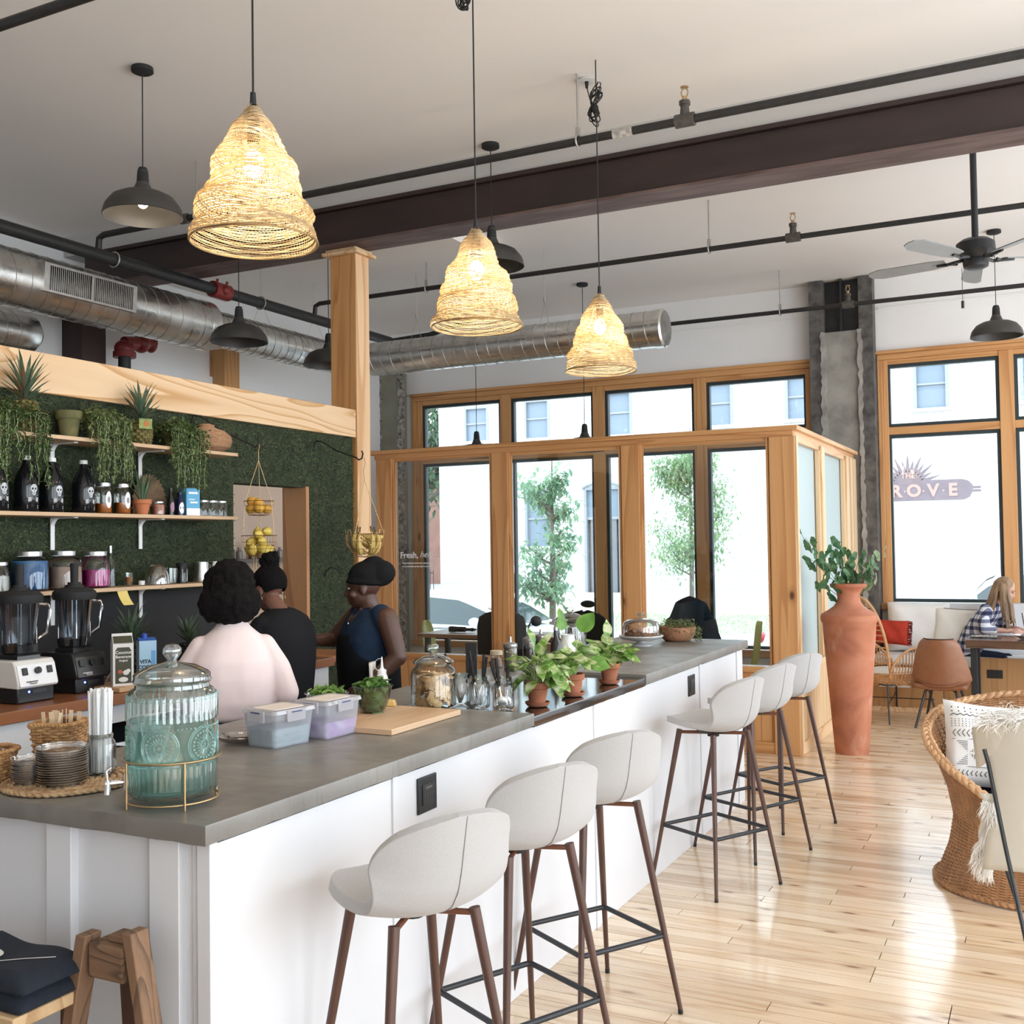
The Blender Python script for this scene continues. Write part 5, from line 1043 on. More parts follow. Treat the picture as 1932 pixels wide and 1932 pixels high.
m = MB().box(.0302, .0308, -.044, .044, .0, .045).box(.0302, .0308, -.03, .03, .13, .142).box(.0302, .0308, -.02, .03, .075, .085).box(.0302, .0308, -.03, .01, .095, .10); part('white_print', m, WHITEP, T, smooth=0)
for y_, lb in ((4.951, 'left of the three small clear jars with pale lids on the middle shelf'), (5.03, 'middle of the three small clear jars with pale lids'), (5.11, 'right of the three small clear jars, at the shelf end')): lidjar('glass_jar', lb, XS, y_, 1.896, .036, .098, 0, None, 'small clear jars', .86, None, .9)
# ---- lower shelf: gallon jars
BLUE = M_('blue_powder', (.02, .10, .30), .6, col2=(.05, .20, .42), vs=18); BEI = M_('beige_powder', (.50, .33, .24), .8, col2=(.40, .28, .22), vs=30); PNK = M_('magenta_powder', (.45, .012, .20), .7, col2=(.62, .04, .30), vs=30)
lidjar('gallon_jar', 'big glass jar full of blue liquid on the lowest shelf', XS + .01, 3.71, 1.501, .090, .20, .150, BLUE, 'big glass jars', .62)
lidjar('gallon_jar', 'big glass jar half full of beige powder on the lowest shelf', XS + .01, 3.918, 1.501, .090, .20, .115, BEI, 'big glass jars', .60)
lidjar('gallon_jar', 'big glass jar half full of magenta powder on the lowest shelf', XS + .01, 4.123, 1.501, .077, .195, .095, PNK, 'big glass jars', .72)
lidjar('gallon_jar', 'clear glass jar at the left end of the lowest shelf', XS, 3.535, 1.501, .055, .15, .08, M_('pale_grain', (.4, .38, .34), .8), 'big glass jars', .8)
T = thing('glass_bottle', 'tall clear stoppered bottle beside the magenta jar', 'bottle', (XS, 4.235, 1.501)); part('bottle', MB().lathe([(0, .003), (.026, .003), (.027, .13), (.012, .165), (.010, .185)], 20), GLT, T); part('stopper', MB().cyl((0, 0, .185), (0, 0, .222), .009, n=10), CHROME, T)
def cup(name, label, x, y, R_, h, col, fill=0, cat='cup', taper=.8, mat=None):
    T = thing(name, label, cat, (x, y, 1.501)); part('cup_body', MB().lathe([(0, .003), (R_ * taper, .003), (R_, h), (R_ * .94, h), (R_ * taper * .92, .006)], 24), mat or GL, T)
    if fill: part('contents', MB().lathe([(0, .005), (R_ * taper * .9, .006), (R_ * .9, fill), (0, fill)], 18), M_('spice_fill', col, .8), T)
    return T
cup('spice_cup', 'small glass of orange spice on the lowest shelf', XS + .03, 4.335, .024, .072, (.42, .17, .06), .05, 'glass'); cup('spice_cup', 'small glass of brown spice behind the orange one', XS - .03, 4.395, .022, .072, (.2, .12, .08), .04, 'glass')
cup('ramekin', 'tiny white pot on the lowest shelf', XS + .04, 4.42, .018, .026, (1, 1, 1), 0, 'pot', .9, WHITEP)
T = thing('glass_bowl', 'upturned clear glass bowl on the lowest shelf', 'bowl', (XS + .01, 4.56, 1.501)); part('bowl', MB().lathe([(.068, 0), (.072, .003), (.068, .05), (.055, .095), (.03, .116), (0, .12)], 32), GLASS('bowl_glass', (.93, .95, .94), (.5, .55, .53), .25), T)
for y_, lb in ((4.665, 'clear tumbler printed with blue beside the glass bowl'), (4.705, 'second clear tumbler behind the printed one')): cup('tumbler', lb, XS + .03 if y_ < 4.7 else XS - .04, y_, .028, .09, (1, 1, 1), 0, 'glass', .85)
T = thing('sauce_jar', 'dark sauce jar with a white label on the lowest shelf', 'jar', (XS, 4.77, 1.501)); part('jar', MB().lathe([(0, 0), (.032, 0), (.033, .085), (.028, .095), (.028, .10)], 24), GROWL, T); part('lid', MB().lathe([(.030, .098), (.030, .118), (0, .119)], 20), BLACKM, T); f = on_cyl(.0332, 0, -.1); m = MB().add([f(-.018, .01), f(.018, .01), f(.018, .08), f(-.018, .08)], [(0, 1, 2, 3)]); part('label', m, WHITEP, T, smooth=0)
for y_, lb in ((4.935, 'steel milk pitcher on the lowest shelf, left one'), (5.06, 'steel milk pitcher on the lowest shelf, right one')):
    T = thing('milk_pitcher', lb, 'pitcher', (XS, y_, 1.501), 0, 'steel pitchers'); part('pitcher_body', MB().lathe([(0, 0), (.048, 0), (.050, .01), (.040, .09), (.040, .12), (.037, .12), (.037, .09), (.046, .01)], 28), STEEL, T); part('handle', MB().tube([(0, .04, .11), (0, .072, .10), (0, .072, .04), (0, .048, .025)], .005, 6), STEEL, T)
T = solo('sticky_note', MB().surf(lambda u, v: (.004 + .028 * v * v, (u - .5) * .07 + .02 * v, -.075 * v), 3, 6), M_('yellow_note', (.80, .62, .20), .8), 'yellow sticky note hanging from the lowest shelf edge', 'note', loc=(-4.449, 4.20, 1.480), smooth=0, solid=.0006)
# ---------------------------------------------------------------- back counter
BUTCH = WOOD('butcher_block', (.30, .115, .045), (.20, .07, .028), 1, 12, 3, .12, .35, knots=False, coat=.3)
solo('worktop', MB().box(-4.69, -3.84, 2.4, 5.27, .99, 1.04), BUTCH, 'reddish butcher-block worktop under the blenders', 'countertop', bevel=.003)
T = thing('back_cabinet', 'white base cabinets under the butcher-block worktop', 'cabinet', (-3.87, 2.4, 0)); part('body', MB().box(-.80, -.02, 0, 1.17, .08, .99).box(-.80, -.02, 1.85, 2.85, .08, .99).box(-.80, -.02, 1.17, 1.85, .08, .70).box(-.80, -.45, 1.17, 1.85, .70, .99).box(-.80, -.02, 1.17, 1.85, .90, .99), WHITE, T, smooth=0)
part('plinth', MB().box(-.78, -.06, .02, 2.82, 0, .08), BLACKM, T)
for a, b_ in ((0, .50), (.505, 1.165), (1.86, 2.35), (2.355, 2.85)): part('door', MB().box(-.02, 0, a + .003, b_ - .003, .09, .985), WHITE, T, bevel=.002)
part('open_bay', MB().box(-.44, -.02, 1.18, 1.84, .705, .71).box(-.445, -.44, 1.18, 1.84, .705, .89), BLACKM, T, smooth=0)
for k, (y_, z_) in enumerate(((3.72, .71), (3.86, .71))): T = solo('steel_tray', MB().lathe([(0, .002), (.07, .002), (.085, .05), (.09, .052)], 4, sx=1.2).xf(Matrix.Rotation(PI / 4, 4, 'Z')), STEEL, ('steel food pan in the dark open bay, left one', 'steel food pan in the dark open bay, right one')[k], 'pan', 'pans in the open bay', loc=(-4.02, y_ - .02, z_), smooth=0)
T = thing('side_stand', 'small butcher-block side stand at the far end of the back counter', 'stand', (-4.15, 5.62, 0)); part('top', MB().box(-.30, .20, -.22, .16, .985, 1.03), WOOD('butcher_end', (.42, .18, .07), (.3, .11, .045), 1, 9, 3, .12, .35, knots=False), T, bevel=.015); part('leg', MB().box(.0, .05, -.12, -.06, 0, .985), WHITE, T); part('leg', MB().box(-.25, -.20, -.12, -.06, 0, .985), WHITE, T)
# ---- blenders
CREAMP = M_('off_white_enamel', (.70, .68, .64), .35); DKP = M_('black_blender_plastic', (.012, .013, .014), .3); JARP = GLASS('blender_jar_plastic', (.62, .68, .74), (.22, .25, .28), .2, .08, (.15, .9))
LED = EMIT('blue_led', (.05, .12, 1.0), 14)
def blender(label, loc, body, face, w_=.105, logo=(.05,) * 3):
    T = thing('blender', label, 'blender', loc, 0)
    b0 = part('foot', MB().box(-.11, .105, -w_ + .01, w_ - .01, 0, .075), DKP, T, bevel=.006)
    part('status_light', MB().cyl((.1055, -w_ * .35, .048), (.108, -w_ * .35, .048), .0045, n=10), LED, b0); part('slot', MB().box(.1055, .108, -w_ * .2, w_ * .5, .04, .055), M_('slot_dark', (.03, .03, .035), .4), b0)
    m = MB(); m.prism([(-.12, .07), (.118, .065), (.122, .085), (.100, .165), (.085, .185), (-.115, .185)], -w_, w_, 'y'); h = part('motor_housing', m, body, T, bevel=.006)
    sl = Matrix.Translation((.1125, 0, .125)) @ Matrix.Rotation(math.radians(-15.4), 4, 'Y')
    fp = part('control_panel', MB().box(.0, .0025, -w_ * .93, w_ * .93, -.052, .042, sl), face, h, bevel=.001)
    for y_ in (-w_ * .62, w_ * .60): part('switch', MB().box(.002, .010, y_ - .013, y_ + .013, -.004, .028, sl), DKP, fp, bevel=.002)
    part('dial', MB().cyl((.002, 0, .012), (.016, 0, .012), .015, n=18).box(.010, .018, -.003, .003, .002, .024).xf(sl), DKP, fp)
    m = MB(); m.box(.002, .0032, -w_ * .62, -w_ * .05, -.036, -.031, sl); part('brand_line', m, M_('logo_ink', logo, .5), fp, smooth=0)
    part('jar_seat', MB().lathe([(0, .185), (.085, .185), (.082, .20), (.060, .215), (0, .215)], 4).xf(Matrix.Rotation(PI / 4, 4, 'Z')), DKP, T, smooth=20)
    j = MB(); j.lathe([(.058, .215), (.062, .235), (.086, .44), (.088, .445)], 64, wob=lambda g, z: 1 + .05 * (abs(math.cos(2 * g)) ** 6) - .03 * abs(math.sin(2 * g)) ** 8); jar = part('jar', j, JARP, T, smooth=50)
    part('jar_collar', MB().lathe([(.064, .212), (.066, .245), (.06, .25)], 4, sx=1.15, sy=1.15).xf(Matrix.Rotation(PI / 4, 4, 'Z')), DKP, jar, smooth=20)
    part('handle', MB().tube([(.02, .080, .42), (.03, .125, .415), (.035, .130, .39), (.03, .118, .29), (.02, .078, .265)], .009, 8), JARP, jar)
    m = MB(); 
    for k in range(8): a = 2 * PI * k / 8 + .2; m.box(.069, .071, -.002, .002, .25, .43, Matrix.Rotation(a, 4, 'Z'))
    part('jar_rib', m, JARP, jar, kind='stuff')
    l = part('lid', MB().lathe([(.094, .43), (.098, .445), (.097, .465), (.080, .480), (.045, .487), (.040, .498), (0, .50)], 40), BLACKM, T); part('tamper', MB().cyl((0, 0, .49), (0, 0, .60), .017, .019, 16).cyl((0, 0, .49), (0, 0, .51), .03, n=16), BLACKM, l)
    return T
DARKFACE = M_('dark_face', (.035, .034, .033), .3)
blender('large white blender with a black-lidded jar at the left end of the worktop', (-4.09, 3.275, 1.041), CREAMP, M_('white_face', (.84, .84, .84), .4))
blender('smaller black blender with a chrome-edged panel beside the white one', (-4.12, 3.60, 1.041), DKP, DARKFACE, .095, (.5, .5, .5))
LFR = lambda x, y, z, d=0.0: FR((x, y, z), (0, 1, 0), (0, 0, 1))
for (y_, x_, s_, mt_) in ((3.24, -3.963, .013, M_('logo_grey', (.05, .05, .05), .5)), (3.57, -3.993, .012, M_('logo_pale', (.6, .6, .6), .5))):
    o = text('logo_text', 'Vitamix', s_, mt_, Matrix.Translation((x_ + .006, y_, 1.128)) @ Matrix.Rotation(math.radians(-15.4), 4, 'Y') @ FR((0, 0, 0), (0, 1, 0), (0, 0, 1)), None)
    par = [q for q in bpy.data.objects if q.name.startswith('blender')][0 if y_ < 3.5 else 1]; o.parent = par; o.matrix_parent_inverse = Matrix.Translation(par.location).inverted()
solo('paring_knife', MB().prism([(-.012, 0), (.012, 0), (.006, .12), (.0, .13), (-.006, .12)], -.001, .001).cyl((0, 0, -.09), (0, 0, .002), .008, n=8), CHROME, 'thin knife with a pale blade leaning by the black blender', 'knife', loc=(-3.99, 3.715, 1.15), rot=(.1, .5, .7))
# ---- cartons
solo('chopping_block', MB().box(-.10, .14, -.10, .16, 0, .022), WOOD('light_block', (.60, .38, .2), (.45, .25, .12), 1, 9, 3, .1, .5, knots=False), 'light wooden block under the coconut milk carton', 'cutting board', loc=(-3.99, 3.72, 1.041), bevel=.003)
def carton(label, loc, rz, w_, d_, h, side, front, gable=True):
    T = thing('milk_carton', label, 'carton', loc, rz); m = MB().box(-d_ / 2, d_ / 2, -w_ / 2, w_ / 2, 0, h)
    part('body', m, side, T, smooth=0)
    if gable: part('gable_top', MB().prism([(-d_ / 2, h), (d_ / 2, h), (.004, h + .035), (.004, h + .048), (-.004, h + .048), (-.004, h + .035)], -w_ / 2, w_ / 2, 'y'), side, T, smooth=0)
    return T
CW = M_('white_card', (.80, .78, .74), .5); OLV = M_('olive_panel', (.060, .062, .035), .5)
T = carton('white and dark olive coconut beverage carton on the light block', (-3.93, 3.71, 1.0635), math.radians(-36), .092, .092, .195, CW, OLV); m = MB(); f = .0465
m.add([(f, -.036, .012), (f, .036, .012), (f, .036, .165), (f, .026, .180), (f, -.026, .180), (f, -.036, .165)], [(0, 1, 2, 3, 4, 5)]); pn = part('olive_panel', m, OLV, T, smooth=0)
m = MB(); m.add([(.044, -.042, .200), (.044, .042, .200), (.008, .042, .230), (.008, -.042, .230)], [(0, 1, 2, 3)]); part('gable_print', m.xf(Matrix.Translation((.003, 0, .001))), OLV, T, smooth=0)
for s_, z_, sz in (('Coconut', .156, .020), ('Beverage', .136, .019), ('Original', .118, .012)): text('printed_word', s_, sz, CW, FR((f + .0008, 0, z_), (0, 1, 0), (0, 0, 1)), pn, bold=.0004)
m = MB(); m.ell((f, .012, .062), (.001, .014, .012), 12, 6); m.ell((f, .022, .070), (.001, .010, .009), 12, 6); part('coconut_print', m, CW, pn); part('fruit_print', MB().ell((f, -.014, .066), (.001, .011, .010), 12, 6), M_('red_print', (.5, .1, .05), .5), pn); part('seal_print', MB().ell((f + .0004, 0, .030), (.0008, .022, .012), 14, 6), CW, pn)
T = carton('pale blue coconut water carton behind the white carton', (-4.10, 4.03, 1.041), math.radians(-30), .085, .06, .20, M_('pale_blue_card', (.42, .66, .85), .45), None, False)
part('fold_top', MB().prism([(-.03, .20), (.03, .20), (.0, .215)], -.0425, .0425, 'y'), M_('deep_blue', (.04, .12, .42), .4), T, smooth=0); part('screw_cap', MB().cyl((.0, -.01, .205), (.0, -.01, .235), .014, n=16), M_('deep_blue_cap', (.03, .10, .5), .4), T)
m = MB(); text('printed_word', 'VITA', .026, M_('dark_ink', (.02, .02, .03), .5), FR((.0306, -.012, .095), (0, 1, 0), (0, 0, 1)), T, bold=.001); text('printed_word', 'COCO', .024, bpy.data.materials['dark_ink'], FR((.0306, -.010, .068), (0, 1, 0), (0, 0, 1)), T, bold=.001)
part('swirl_print', MB().box(.0302, .0306, .016, .038, .06, .15), M_('mid_blue_print', (.15, .42, .75), .5), T, smooth=0)
# ---------------------------------------------------------------- hooks and hanging baskets
def hook(label, a, b_): 
    a = Vector(a); b_ = Vector(b_); d = (b_ - a); P = [a + Vector((0, 0, -.05)), a + Vector((.004, 0, -.01)), a + Vector((.02, 0, .02)), a + Vector((.05, 0, .02)) + d * .05, a + d * .5, b_ + Vector((-.02, 0, -.005)), b_ + Vector((0, 0, -.02)), b_ + Vector((.025, 0, -.012)), b_ + Vector((.035, 0, .02)), b_ + Vector((.025, 0, .04))]
    return solo('wall_hook', MB().tube([p - a for p in P], .0055, 8), BLACKM, label, 'hook', loc=a)
hook('black iron hook over the two-tier fruit basket', (-4.695, 4.99, 2.50), (-4.32, 5.13, 2.335)); hook('black iron hook over the banana basket', (-4.695, 6.22, 2.44), (-4.22, 6.09, 2.315))
solo('wall_hook', MB().tube([(0, 0, -.05), (0.01, 0, -.01), (.05, .0, .02), (.10, .02, .0), (.12, .03, -.03)], .0055, 8), BLACKM, 'small black iron hook on the moss wall beside the headwrap', 'hook', loc=(-4.69, 6.33, 1.535))
def wire_basket(mb, cz, R0, R1, h, n_=16):
    for i in range(n_): a = 2 * PI * i / n_; mb.tube([(R1 * math.cos(a), R1 * math.sin(a), cz), (R1 * .93 * math.cos(a), R1 * .93 * math.sin(a), cz - h * .5), (R0 * math.cos(a), R0 * math.sin(a), cz - h), (0, 0, cz - h - .004)], .0013, 4)
    for t, q in ((0, R1), (.33, R1 * .96), (.66, R1 * .86 if R0 < R1 * .8 else R1 * .9), (1, R0)): mb.tube([(q * math.cos(2 * PI * i / 28), q * math.sin(2 * PI * i / 28), cz - h * t) for i in range(28)], .0022 if t == 0 else .0013, 5, closed=True)
    return mb
def chain(mb, a, b_, n_=None):
    a = Vector(a); b_ = Vector(b_); L = (b_ - a).length; n_ = int(L / .012); 
    for i in range(n_): p = a.lerp(b_, (i + .5) / n_); mb.ell(p, (.0028, .0028, .0068), 5, 4)
    return mb
T = thing('hanging_basket', 'two-tier brass wire basket of oranges and lemons hanging by the opening', 'basket', (-4.29, 5.13, 0)); WB = M_('copper_wire', (.30, .15, .06), .4, .8)
part('upper_basket', wire_basket(MB(), 1.985, .062, .090, .085), WB, T); part('lower_basket', wire_basket(MB(), 1.775, .07, .106, .12), WB, T)
m = MB().tube([(0, 0, 2.335), (.008, 0, 2.315), (0, 0, 2.295), (0, 0, 2.23)], .0025, 6)
for k in range(3): a = 2.2 + 2 * PI * k / 3; c, s_ = math.cos(a), math.sin(a); chain(m, (0, 0, 2.23), (.09 * c, .09 * s_, 1.985)); chain(m, (.09 * c, .09 * s_, 1.985), (.106 * c, .106 * s_, 1.775))
for k in range(2): chain(m, (-.06 + k * .02, .02, 1.66), (-.06 + k * .02, .02, 1.50))
part('chain', m, BRASS, T, kind='stuff')
ORM = M_('orange_peel', (.70, .38, .05), .45, bump=.3, bs=400, bd=.001); LEM = M_('lemon_peel', (.70, .52, .10), .4, var=.12, vs=14, bump=.3, bs=300, bd=.001)
om = mesh_of(MB().ell((0, 0, 0), (.031, .031, .029), 18, 12), 'orange', ORM, 180); lm = mesh_of(MB().lathe([(.0, -.042), (.005, -.041), (.010, -.034), (.022, -.022), (.029, 0), (.022, .022), (.010, .034), (.006, .040), (0, .042)], 18), 'lemon', LEM, 180)
r = random.Random(2)
for k, (x_, y_, z_) in enumerate([(-.035, -.03, 1.937), (.03, -.035, 1.94), (.035, .03, 1.937), (-.03, .034, 1.94), (0, -.005, 1.975), (-.045, -.01, 1.985)]): tag(link('orange', om, None, (-4.29 + x_, 5.13 + y_, z_)), 'orange in the upper wire basket', 'orange', 'oranges in the upper basket')
for k, (x_, y_, z_) in enumerate([(-.05, -.03, 1.69), (.0, -.06, 1.69), (.05, -.02, 1.69), (.03, .05, 1.69), (-.04, .045, 1.69), (-.02, -.045, 1.735), (.045, -.03, 1.74), (.0, .03, 1.735), (-.05, .0, 1.74), (.02, -.03, 1.782), (-.02, .01, 1.79), (.045, .02, 1.80)]): tag(link('lemon', lm, None, (-4.29 + x_, 5.13 + y_, z_), (r.uniform(0, 3), r.uniform(0, 3), 0)), 'lemon in the lower wire basket', 'lemon', 'lemons in the lower basket')
T = thing('hanging_basket', 'round brass wire basket of bananas hanging beside the timber post', 'basket', (-4.19, 6.11, 0))
part('basket', wire_basket(MB(), 1.785, .06, .130, .155, 18), WB, T); m = MB().tube([(0, 0, 2.315), (.01, 0, 2.27), (-.006, 0, 2.22), (0, 0, 2.16)], .0028, 6); 
for i in range(10): a = 2 * PI * i / 10; m.tube([(.128 * math.cos(a - .15), .128 * math.sin(a - .15), 1.785), (.132 * math.cos(a - .08), .132 * math.sin(a - .08), 1.815), (.132 * math.cos(a + .08), .132 * math.sin(a + .08), 1.815), (.128 * math.cos(a + .15), .128 * math.sin(a + .15), 1.785)], .0016, 4)
for k in range(3): a = .6 + 2 * PI * k / 3; chain(m, (0, 0, 2.16), (.13 * math.cos(a), .13 * math.sin(a), 1.785))
part('chain', m, BRASS, T, kind='stuff')
BAN = M_('banana_peel', (.74, .56, .20), .5, col2=(.60, .42, .12), vs=20); BST = M_('banana_stem', (.12, .075, .03), .8)
L = [(.095 * math.cos(a) - .095, 0, .095 * math.sin(a)) for a in [math.radians(-75 + 120 * i / 12) for i in range(13)]]
for k, (dx_, dy_, dz_, rx, ry, rz) in enumerate([(.085, -.03, 1.74, 0, 0, -.6), (.10, .02, 1.735, 0, 0, .0), (-.03, -.085, 1.745, 0, .1, -1.8), (.02, -.10, 1.735, 0, 0, -1.2), (.05, .075, 1.725, 0, 0, .9), (.03, -.02, 1.72, 1.3, .6, -.5), (.06, -.01, 1.70, 1.45, .5, .6), (.0, .03, 1.735, 1.35, .5, .1), (-.06, -.03, 1.73, .0, .2, -2.6), (.02, .0, 1.765, 1.3, .4, -1.3)]):
    T = thing('banana', 'ripe banana in the hanging wire basket', 'banana', (-4.19 + dx_, 6.11 + dy_, dz_), 0, 'bananas in the basket'); T.rotation_euler = (rx, ry, rz)
    part('peel', MB().tube(L, [.005, .012, .0175, .020, .021, .021, .020, .0185, .015, .010, .007, .006, .005], 7), BAN, T); part('stem', MB().tube([L[-2], L[-1], (L[-1][0] - .012, 0, L[-1][2] + .03)], .0058, 6), BST, T)
# ================================================================ PEOPLE
def limb(mb, pts, rad, n=12):
    P = [Vector(p) for p in pts]; Q = []; R_ = []
    for i in range(len(P) - 1):
        for j in range(5): t = j / 5; Q.append(P[i].lerp(P[i + 1], t)); R_.append(rad[i] + (rad[i + 1] - rad[i]) * t)
    Q.append(P[-1]); R_.append(rad[-1]); mb.tube(Q, R_, n)
    for p, r_ in zip(P, rad): mb.ell(p, (r_ * .99,) * 3, 12, 8)
    return mb
def loft(mb, rings, n=28):       # rings: (cx, cy, cz, rx, ry)
    vs_ = []
    for (cx, cy, cz, rx, ry) in rings:
        for k in range(n): a = 2 * PI * k / n; c, s_ = math.cos(a), math.sin(a); vs_.append((cx + rx * math.copysign(abs(c) ** .85, c), cy + ry * math.copysign(abs(s_) ** .85, s_), cz))
    m = len(rings); fs = [(i * n + k, i * n + (k + 1) % n, (i + 1) * n + (k + 1) % n, (i + 1) * n + k) for i in range(m - 1) for k in range(n)]
    return mb.add(vs_, fs + [tuple(reversed(range(n))), tuple((m - 1) * n + k for k in range(n))])
def hand(mb, w, d, nrm, curl=.5, s=1.0):
    w = Vector(w); d = Vector(d).normalized(); nrm = Vector(nrm); nrm = (nrm - d * nrm.dot(d)).normalized(); sd = d.cross(nrm)
    M = Matrix((( *sd, 0), (*d, 0), (*nrm, 0), (0, 0, 0, 1))).to_3x3().transposed()
    mb.ell(w + d * .045 * s, (.036 * s, .046 * s, .014 * s), 14, 9, M)
    for i, (o, L) in enumerate(((-.027, .062), (-.009, .072), (.009, .068), (.026, .054))):
        p = w + d * (.078 - .004 * abs(i - 1.3)) * s + sd * o * s; P = [p - d * .015]; dd = d.copy()
        for k, f in enumerate((.42, .33, .25)): 
            dd = (dd * math.cos(curl * (.6 + .3 * k)) + nrm * math.sin(curl * (.6 + .3 * k))).normalized(); P.append(P[-1] + dd * L * f * s * (1.25 if k == 0 else 1))
        limb(mb, P, [.0088 * s, .0082 * s, .0075 * s, .0065 * s], 8)
    P = [w + d * .022 * s - sd * .024 * s, w + d * .045 * s - sd * .046 * s + nrm * .008, w + d * .072 * s - sd * .048 * s + nrm * .02 * s]; limb(mb, P, [.011 * s, .0095 * s, .008 * s], 8)
def head(mb, c, yaw, pitch, s=1.0, roll=0):
    M = Matrix.Translation(c) @ Matrix.Rotation(yaw, 4, 'Z') @ Matrix.Rotation(pitch, 4, 'X') @ Matrix.Rotation(roll, 4, 'Y') @ Matrix.Scale(s, 4); h = MB()
    h.ell((0, -.01, .03), (.074, .092, .088), 20, 14); h.ell((0, .025, -.03), (.056, .062, .075), 18, 12); h.ell((0, .058, -.082), (.026, .024, .020), 12, 8)
    h.tube([(0, .084, .02), (0, .098, -.008), (0, .106, -.026)], [.010, .011, .013], 8); h.ell((0, .094, -.030), (.019, .014, .010), 10, 7)
    h.ell((0, .086, -.054), (.023, .012, .0065), 10, 6); h.ell((0, .084, -.066), (.020, .012, .007), 10, 6)
    for s_ in (-1, 1):
        h.ell((s_ * .075, -.005, -.01), (.009, .020, .032), 10, 8); h.ell((s_ * .045, .058, -.028), (.022, .02, .02), 10, 8); h.ell((s_ * .030, .076, .030), (.022, .012, .008), 10, 6)
    mb.merge(h, M); return M
def eyes(M, T, iris=(.05, .03, .02), closed=False):
    m = MB(); 
    for s_ in (-1, 1): m.ell(M @ Vector((s_ * .030, .0755, .010)), (.0105, .0085, .0065 if not closed else .003), 12, 8)
    e = part('eyes', m, M_('eye_white', (.30, .28, .26) if not closed else (.15, .08, .06), .3), T, smooth=180); m = MB()
    for s_ in (-1, 1): m.ell(M @ Vector((s_ * .030, .0815, .009)), (.0048,) * 3, 8, 6)
    part('iris', m, M_('iris', iris, .2), e, smooth=180)
    m = MB()
    for s_ in (-1, 1): m.tube([M @ Vector((s_ * (.014 + .009 * k), .0915 - .0022 * k * k, .030 + .003 * math.sin(k))) for k in range(4)], [.002, .003, .0028, .0015], 5)
    part('eyebrows', m, M_('brow', (.02, .014, .01), .8), T)
def curls(mb, c, r_, n_, s_, seed, cond=None, M=None):
    r = random.Random(seed); k = 0
    while k < n_:
        d = Vector((r.gauss(0, 1), r.gauss(0, 1), r.gauss(0, 1))).normalized()
        if cond and not cond(d): continue
        p = Vector((d.x * r_[0], d.y * r_[1], d.z * r_[2])) * r.uniform(.9, 1.06)
        mb.ell((Vector(c) + (M.to_3x3() @ p if M else p)), (s_ * r.uniform(.6, 1.2),) * 3, 6, 4); k += 1
    return mb
def pants(T, mat, shoe, x0=.095, top=.98, ry=.115, rx=.165, seat=None):
    m = MB(); loft(m, [(0, 0, .80, rx * .98, ry), (0, 0, .90, rx, ry * 1.05), (0, 0, top, rx * .86, ry * .92)])
    for s_ in (-1, 1): limb(m, [(s_ * x0, 0, .84), (s_ * (x0 + .005), .01, .48), (s_ * (x0 + .01), -.01, .09)], [.088, .058, .046])
    blob('trousers', m, mat, T, .014); 
    for s_ in (-1, 1): m = MB(); m.ell((s_ * (x0 + .01), .045, .035), (.045, .125, .035)); m.ell((s_ * (x0 + .01), -.02, .07), (.042, .055, .05)); blob('shoe', m, shoe, T, .010)
def cloth_mat(name, col, var=.12, bs=140, sc=5, bp=.4):
    n = N(name); co = n.coord(); f = n.noise(co, sc, 3, .8); c = n.ramp(f, [(.3, tuple(x * (1 - var) for x in col)), (.7, col)]); fold = n.noise(n.coord((1, 1, .5)), 5, 1.5, .6)
    b = n.n('Bump'); b.inputs['Strength'].default_value = bp; b.inputs['Distance'].default_value = .02; n.l(fold, b.inputs['Height']); b2 = n.n('Bump'); b2.inputs['Strength'].default_value = .15; b2.inputs['Distance'].default_value = .001; n.l(n.noise(co, bs * 4, 2), b2.inputs['Height']); n.l(b.outputs[0], b2.inputs['Normal'])
    return n.pbr(c, .9, 0, b2.outputs[0], .12, sheen=.15 if sum(col) > .6 else 0)
SK_M = M_('brown_skin', (.16, .07, .045), .5, var=.15, vs=8); SK_D = M_('dark_brown_skin', (.085, .036, .022), .45, var=.2, vs=8); SK_L = M_('light_skin', (.58, .33, .25), .5, var=.12, vs=10); SK_T = M_('tan_skin', (.50, .30, .22), .5, var=.12, vs=10)
HAIRB = M_('black_hair', (.006, .005, .005), .8, bump=1, bs=120, bd=.01, spec=.12); SHOE = M_('black_shoe', (.02, .02, .02), .6)
# ---- person in pale pink sweatshirt
T = thing('person', 'person with curly black hair in a pale pink sweatshirt, seen from behind', 'person', (-3.075, 3.505, 0), math.radians(40)); T.scale = (.93, .95, 1.0)
b = MB(); M1 = head(b, (-.015, .055, 1.505), .15, -.30); limb(b, [(0, -.005, 1.34), (-.008, .03, 1.44)], [.055, .050])
limb(b, [(.138, 0, 1.27), (.232, -.03, 1.09), (.13, .16, 1.03)], [.036, .034, .026]); limb(b, [(-.138, 0, 1.27), (-.232, .055, 1.09), (-.10, .24, 1.04)], [.036, .034, .026])
hand(b, (.13, .16, 1.03), (-.5, 1, -.1), (0, 0, -1), .5); hand(b, (-.10, .24, 1.04), (.5, 1, -.1), (0, 0, -1), .5); loft(b, [(0, 0, .9, .13, .09), (0, 0, 1.1, .12, .085), (0, 0, 1.27, .12, .07), (0, 0, 1.36, .055, .045)])
blob('body', b, SK_T, T, .008, 3); eyes(M1, T)
s = MB(); loft(s, [(0, 0, .985, .150, .115), (0, -.008, 1.0, .172, .135), (0, -.012, 1.06, .182, .148), (0, -.012, 1.16, .182, .143), (0, -.010, 1.23, .178, .130), (0, -.004, 1.29, .158, .108), (0, 0, 1.34, .118, .086), (0, .004, 1.375, .074, .068), (-.003, .012, 1.405, .060, .058)])
